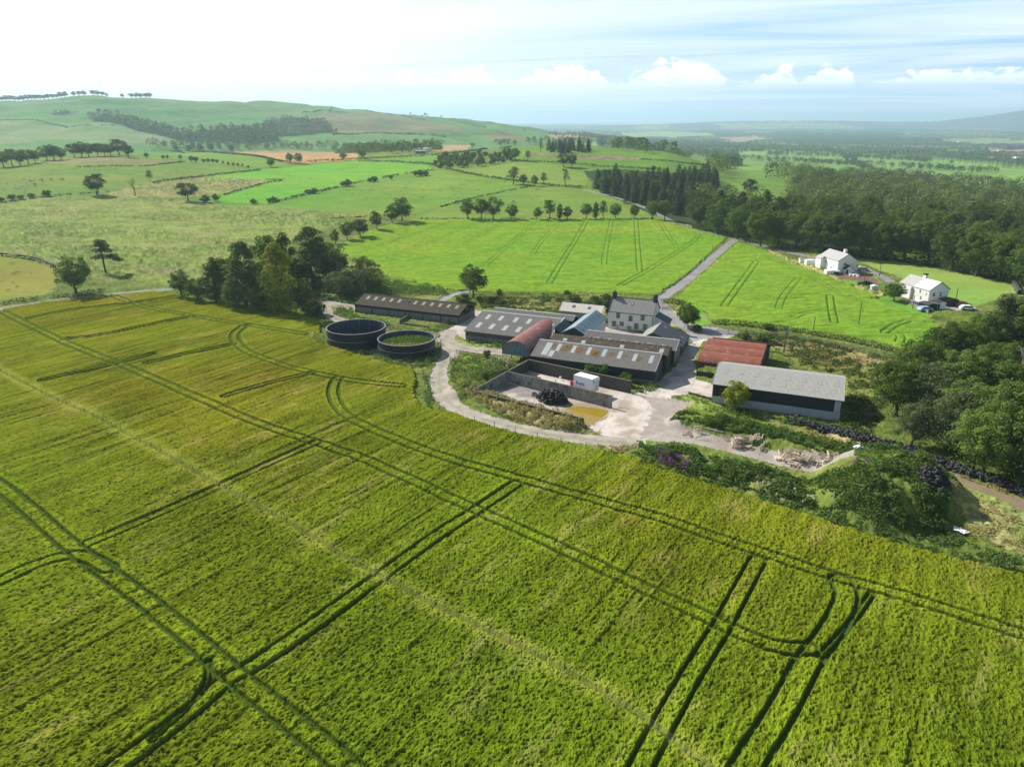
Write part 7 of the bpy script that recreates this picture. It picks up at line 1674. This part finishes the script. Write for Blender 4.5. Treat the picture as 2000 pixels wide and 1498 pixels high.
stuff_trees('field_trees', 'hedgerow trees dotted along the fields beyond the right wood', multi([[(1440, 311), (1700, 323), (1860, 332), (2010, 345), (2010, 349), (1860, 336), (1700, 327), (1440, 315)], [(1500, 301), (1700, 309), (1860, 319), (1860, 322), (1700, 312), (1500, 304)], [(1640, 305), (1660, 306), (1720, 345), (1700, 345)]], 13, 90, .44, 60), (7, 12), 90, 'fard', 1.7, 1.1, 9)
stuff_trees('distant_wood', 'scattered far woods in the fields beyond the right wood', cleared(multi([[(1310, 305), (1440, 312), (1700, 326), (2150, 350), (2150, 312), (1900, 300), (1600, 288), (1300, 285), (1180, 285), (1200, 296)]], 13, 70, .50, 70, 20000)), (9, 15), 50, size=3.0)
stuff_trees('distant_wood', 'blue-grey line of trees running down the end of the hill ridge', multi([[(750, 217), (800, 222), (880, 234), (930, 243), (1000, 249), (1060, 258), (1040, 262), (960, 252), (900, 243), (800, 229), (745, 222)], [(1060, 262), (1150, 268), (1240, 275), (1290, 280), (1290, 284), (1200, 276), (1100, 268)], [(700, 211), (740, 213), (738, 216), (700, 214)], [(960, 288), (1060, 280), (1160, 284), (1250, 292), (1250, 285), (1100, 275), (980, 282)]], 15, 80, .42, 80), (8, 13), 44, size=3.2)
# ------------------------------------------------------------------ undergrowth
def under(name, label, polys, n, size, key, zmax=.9, seed=1, clump=1.6, thr=.42, flat=.8, cat='undergrowth'):
    rng = np.random.default_rng(seed); XY = []
    ps = [wpoly(p) for p in polys]; ar = []
    for P in ps:
        xx, yy = P[:, 0], P[:, 1]; ar.append(abs(np.dot(xx, np.roll(yy, 1)) - np.dot(yy, np.roll(xx, 1))) / 2)
    for P, a in zip(ps, ar):
        m = int(n * a / sum(ar)); x0, y0 = P.min(0); x1, y1 = P.max(0); got = 0
        for _ in range(40):
            X = rng.uniform(x0, x1, m * 2); Y = rng.uniform(y0, y1, m * 2)
            k = pip(X, Y, P) & (fbm(X / clump, Y / clump, 3, seed) > thr); X, Y = X[k], Y[k]
            XY.append(np.stack([X, Y], 1)[:m - got]); got += len(XY[-1])
            if got >= m: break
    XY = np.vstack(XY); x, y = XY[:, 0], XY[:, 1]
    hh = (fbm(x / clump, y / clump, 3, seed) - thr + .08) / (1 - thr) * 2.2 * zmax
    z = Hfull(x, y) + hh * rng.uniform(.2, 1, len(x))
    P = np.stack([x, y, z], 1); o0 = P[0].copy()
    nd = np.tile([0, 0, .7], (len(P), 1)); V, F = leafquads(P - o0, nd, size, rng, flat)
    o = link(name, mesh_np(name, V, F, LF[key]), label=label, cat=cat, kind='stuff'); o.location = o0
BA = [(1240, 880), (1330, 884), (1400, 902), (1500, 928), (1600, 956), (1690, 972), (1730, 945), (1800, 930), (1850, 990), (1845, 1040), (1760, 1045), (1650, 1015), (1550, 985), (1450, 958), (1340, 925), (1270, 902)]
BB = [(1305, 828), (1335, 814), (1420, 818), (1500, 838), (1600, 864), (1700, 890), (1790, 900), (1740, 925), (1690, 920), (1600, 893), (1500, 868), (1400, 846), (1340, 834)]
BC = [(905, 778), (930, 762), (1000, 788), (1140, 825), (1142, 848), (1060, 838), (980, 815)]
BD = [(600, 664), (615, 655), (642, 672), (700, 685), (760, 702), (800, 702), (845, 690), (862, 668), (862, 700), (835, 718), (760, 722), (680, 700)]
BE = [(930, 582), (1090, 582), (1180, 592), (1175, 606), (1090, 612), (1000, 604), (940, 604)]
BF = [(1520, 690), (1640, 700), (1750, 715), (1720, 800), (1700, 870), (1660, 850), (1655, 800), (1655, 740), (1560, 712)]
BG = [(880, 702), (930, 700), (985, 712), (1010, 722), (930, 756), (905, 772), (885, 755), (872, 735)]
BH_ = [(700, 628), (760, 636), (790, 648), (860, 646), (850, 655), (790, 650), (740, 640)]
BI = [(660, 600), (690, 604), (690, 616), (780, 640), (700, 632), (650, 615)]
BJ = [(740, 545), (860, 560), (880, 580), (700, 572), (690, 560)]
mc = PT(1738, 902, 3.4)
under('nettle_bank', 'thick nettles covering the green mound at the end of the concrete track', [[('w', mc[0] + 2.5 + 7.5 * math.cos(a), mc[1] - .5 + 7.0 * math.sin(a)) for a in np.linspace(0, 6.1, 18)]], 7000, .30, 'weed', .45, 31, 1.6, .30)
under('verge_grass', 'rough green verge between the barley and the bank', [[(1230, 895), (1270, 900), (1340, 923), (1450, 956), (1550, 984), (1650, 1013), (1760, 1042), (1850, 1040), (1900, 1065), (2010, 1100), (2010, 1126), (1850, 1092), (1750, 1065), (1650, 1035), (1550, 1001), (1450, 970), (1350, 940), (1260, 911)]], 12000, .34, 'bush', .35, 21, 1.2, .34)
under('field_grass', 'pale tufted grass beside the dirt track at the right edge', [[(1850, 975), (1900, 965), (2010, 1005), (2010, 1095), (1920, 1062), (1860, 1030)], [(1800, 905), (1990, 975), (2010, 960), (1900, 925)]], 9000, .30, 'dry', .28, 22, 1.0, .36)
under('nettle_bank', 'dark green nettles and brambles over the banks beside the concrete track', [BA, BB], 34000, .38, 'weed', .85, 3, 2.0, .38)
under('bramble_bank', 'darker bramble clumps on the banks and the mound', [BA, BB], 13000, .40, 'mid', .9, 8, 3.2, .50)
under('dry_grass_bank', 'straw coloured long grass on the silage clamp bank', [BC, [(1560, 840), (1640, 862), (1700, 885), (1680, 895), (1600, 872)], [(1160, 872), (1240, 875), (1240, 890), (1180, 885)]], 12000, .32, 'dry', .6, 5, 1.3, .36)
under('tall_weeds', 'tall weeds round the tanks, pens and shed walls', [BD, BG, BH_, BI, BJ, [(911, 668), (980, 675), (980, 682), (911, 672)], [(825, 735), (838, 735), (845, 800), (830, 795)], [(1225, 745), (1285, 758), (1260, 770), (1240, 765)], [(1340, 775), (1400, 795), (1500, 815), (1660, 835), (1660, 850), (1500, 825), (1380, 805)]], 26000, .36, 'weed', .85, 6, 1.3, .38)
under('tall_weeds', 'rank yellow-green grass in the paddocks behind the sheds', [BE, BF, [(1420, 650), (1520, 655), (1640, 675), (1750, 705), (1640, 700), (1500, 690)], [(640, 585), (700, 580), (690, 596), (650, 590)]], 26000, .42, 'bush', .6, 7, 2.0, .40)
under('seeding_grass', 'pale seeding grass heads across the paddock behind the sheds', [BE, BF, BG, BD, [(1420, 650), (1520, 655), (1640, 675), (1750, 705), (1640, 712), (1540, 700)]], 13000, .34, 'dry', .7, 9, 1.2, .45)
under('white_umbels', 'white cow parsley heads among the weeds', [[(955, 712), (985, 700), (1012, 705), (1000, 725), (965, 742)], [(600, 662), (640, 664), (640, 680), (615, 672)]], 2200, .26, 'white', 1.0, 10, .9, .45, cat='flowers')
under('white_umbels', 'white flower heads on the near edge of the green bank', [[(1475, 955), (1500, 955), (1560, 975), (1590, 990), (1560, 992), (1490, 968)], [(1620, 995), (1650, 1000), (1660, 1010), (1630, 1006)]], 700, .26, 'white', .8, 11, 1.3, .52, cat='flowers')
under('pink_willowherb', 'patch of pink willowherb on the near side of the bank', [[(1280, 900), (1330, 905), (1350, 918), (1340, 925), (1285, 912)], [(1655, 945), (1690, 948), (1688, 956), (1660, 952)]], 1500, .22, 'pink', 1.3, 12, 1.2, .42, cat='flowers')
# leafy core to the copse and the near wood
under('copse_floor', 'shaded shrubs under the copse trees', [[(340, 578), (430, 590), (520, 606), (610, 612), (660, 555), (600, 545), (500, 560), (420, 566)]], 9000, .6, 'dark', 2.0, 13, 4, .40)
under('wood_edge', 'shrubby edge under the front rank of the large wood', [[(1350, 448), (1450, 470), (1600, 496), (1720, 510), (1800, 516), (1880, 534), (2000, 562), (2000, 550), (1880, 522), (1800, 506), (1600, 486), (1450, 460), (1350, 440)]], 9000, .8, 'dark', 3.2, 15, 4, .36)
under('wood_floor', 'shaded shrubs under the right-hand wood', [[(1740, 815), (1800, 850), (1880, 910), (2080, 960), (2100, 700), (1950, 680), (1830, 690)]], 16000, .6, 'mid', 2.4, 14, 4, .40)
# ------------------------------------------------------------------ cattle and sheep
def animal_mesh(name, m, L, H, W):
    """one continuous body: trunk, neck and head, four jointed legs, grown with a skin modifier"""
    me = bpy.data.meshes.new(name)
    v = [(-.5 * L, 0, .74 * H), (-.1 * L, 0, .72 * H), (.3 * L, 0, .74 * H), (.45 * L, 0, .84 * H), (.62 * L, 0, .80 * H), (.74 * L, 0, .66 * H)]
    e = [(0, 1), (1, 2), (2, 3), (3, 4), (4, 5)]; r_ = [.19 * H, .26 * H, .22 * H, .12 * H, .10 * H, .055 * H]
    for x, par in ((-.46 * L, 0), (.28 * L, 2)):
        for s in (-1, 1):
            k = len(v); v += [(x, s * .14 * W, .45 * H), (x + (.05 if x < 0 else -.03) * -L, s * .15 * W, .24 * H), (x, s * .15 * W, .02 * H)]
            e += [(par, k), (k, k + 1), (k + 1, k + 2)]; r_ += [.08 * H, .045 * H, .035 * H]
    me.from_pydata(v, e, []); o = bpy.data.objects.new(name, me); C.collection.objects.link(o)
    md = o.modifiers.new('s', 'SKIN'); 
    for i, q_ in enumerate(me.skin_vertices[0].data): q_.radius = (r_[i], r_[i]); q_.use_root = (i == 1)
    o.modifiers.new('u', 'SUBSURF').levels = 1
    dg = bpy.context.evaluated_depsgraph_get(); m2 = bpy.data.meshes.new_from_object(o.evaluated_get(dg)); bpy.data.objects.remove(o)
    m2.materials.clear(); m2.materials.append(m); m2.name = name
    return m2
try:
    SH = animal_mesh('sheep', M_('fleece', (.72, .68, .58), (.55, .52, .45), 3, .95), 1.2, .9, .8)
    CW = animal_mesh('cow', M_('red_and_white_hide', (.20, .07, .04), (.14, .05, .03), 1, .8, c3=(.7, .67, .6), s3=1.1, t3=.5, w3=.02), 2.2, 1.5, 1.2)
except Exception as ex:
    print('animal', ex); SH = CW = None
def beast(me, kind, u, v, label, group, s=1.0):
    x, y, z = G(u, v); o = bpy.data.objects.new(kind, me); C.collection.objects.link(o); o.location = (x, y, H1(x, y) + .1); o.rotation_euler = (0, 0, random.uniform(0, 6.28)); o.scale = (s, s, s)
    tag(o, label, kind, group)
if SH:
    for u, v in ((13, 362), (30, 364), (28, 369), (33, 369), (38, 368), (36, 371), (44, 366), (48, 374), (50, 371), (52, 360), (47, 352), (57, 353), (66, 355), (6, 372), (10, 373)): beast(SH, 'sheep', u, v, 'pale sheep grazing in the flock at the upper left', 'sheep at the upper left', 1.3)
    for u, v in ((60, 357), (68, 363), (81, 354), (84, 356), (100, 353), (122, 354)): beast(CW, 'cow', u, v, 'dark cow in the herd beside the sheep at the upper left', 'cattle at the upper left', 1.0)
    for u, v in ((1400, 376), (1406, 374), (1412, 375), (1420, 376), (1426, 375), (1432, 377)): beast(SH, 'sheep', u, v, 'sheep in the small clearing among the right woods', 'sheep in the woodland clearing', 1.2)
    for u, v, lb in ((977, 396, 'red and white cow by the third tree of the row, left of a pair'), (980, 400, 'red and white cow just below its neighbour by the row trees'), (1002, 398, 'cow standing above the small neat tree of the row'), (1038, 389, 'pale cow alone in the middle of the dotted pasture'), (890, 398, 'dark cow left of the tree row')): beast(CW if 'pale' not in lb else SH, 'cow', u, v, lb, 'cattle in the pasture above the bright crop', 1.15)
# ------------------------------------------------------------------ far buildings
def far_building(label, u, v, wx, wy, h, ang, wall=PWHITE, roof=ROOFP, cat='building', group=None):
    x, y, z = G(u, v); z = H1(x, y); o = empty('distant_building', (x, y, z), R(ang), label, cat, group)
    mb = MB(); mb.prism([(0, 0, -3), (0, wy, -3), (0, wy, h), (0, wy / 2, h * 1.35), (0, 0, h)], (wx, 0, 0)); mb.build('wall', wall, o)
    mb = MB(); k = .35 * h; mb.prism([(-.2, -.3, h - .05), (-.2, wy / 2, h * 1.35 + .05), (-.2, wy / 2, h * 1.35 + .3), (-.2, -.3, h + .2)], (wx + .4, 0, 0)); mb.prism([(-.2, wy + .3, h - .05), (-.2, wy / 2 + .01, h * 1.35 + .05), (-.2, wy / 2 + .01, h * 1.35 + .3), (-.2, wy + .3, h + .2)], (wx + .4, 0, 0)); mb.build('roof', roof, o)
far_building('long white factory shed far out on the plain', 1458, 262, 190, 40, 12, -4); far_building('white warehouse left of the long factory shed on the plain', 1444, 258, 90, 30, 9, -4)
far_building('white farm steading roofs beyond the left fields, long one', 806, 298, 16, 9, 3, 10); far_building('white farm shed right of the long steading roof', 828, 297, 9, 8, 3, 10); far_building('grey farm shed left of the white steading', 812, 301, 10, 6, 2.5, 10, ROOFG)
far_building('low white shed on the plain near the right edge', 1872, 279, 60, 14, 5, -3); far_building('white building above the quarry at the right', 1950, 296, 22, 8, 4, 0)
far_building('white works at the quarry on the right edge', 1985, 313, 26, 12, 6, 5); far_building('pale house roof showing among trees at the right edge', 1972, 402, 9, 7, 3.5, 15)
for i in range(26):
    u = random.choice([random.uniform(1400, 1480), random.uniform(1600, 1780)]); v = random.uniform(258, 268)
    far_building('tiny pale house in the distant town on the plain', u, v, 14, 9, 5, random.uniform(-40, 40), random.choice([PWHITE, ROOFW]), ROOFD if i % 2 else SLATE, 'house', 'houses of the distant town')
# ------------------------------------------------------------------ haze
hm_ = bpy.data.materials.new('haze'); hm_.use_nodes = True; t = hm_.node_tree; t.nodes.clear()
pv = t.nodes.new('ShaderNodeVolumePrincipled'); pv.inputs['Color'].default_value = (.60, .82, 1.0, 1); pv.inputs['Density'].default_value = HAZE_D; pv.inputs['Anisotropy'].default_value = .25
ou = t.nodes.new('ShaderNodeOutputMaterial'); t.links.new(pv.outputs[0], ou.inputs['Volume'])
mb = MB(); mb.box(-45000, 45000, -45000, 45000, -68, 200); o = mb.build('haze', hm_); tag(o, kind='stuff')
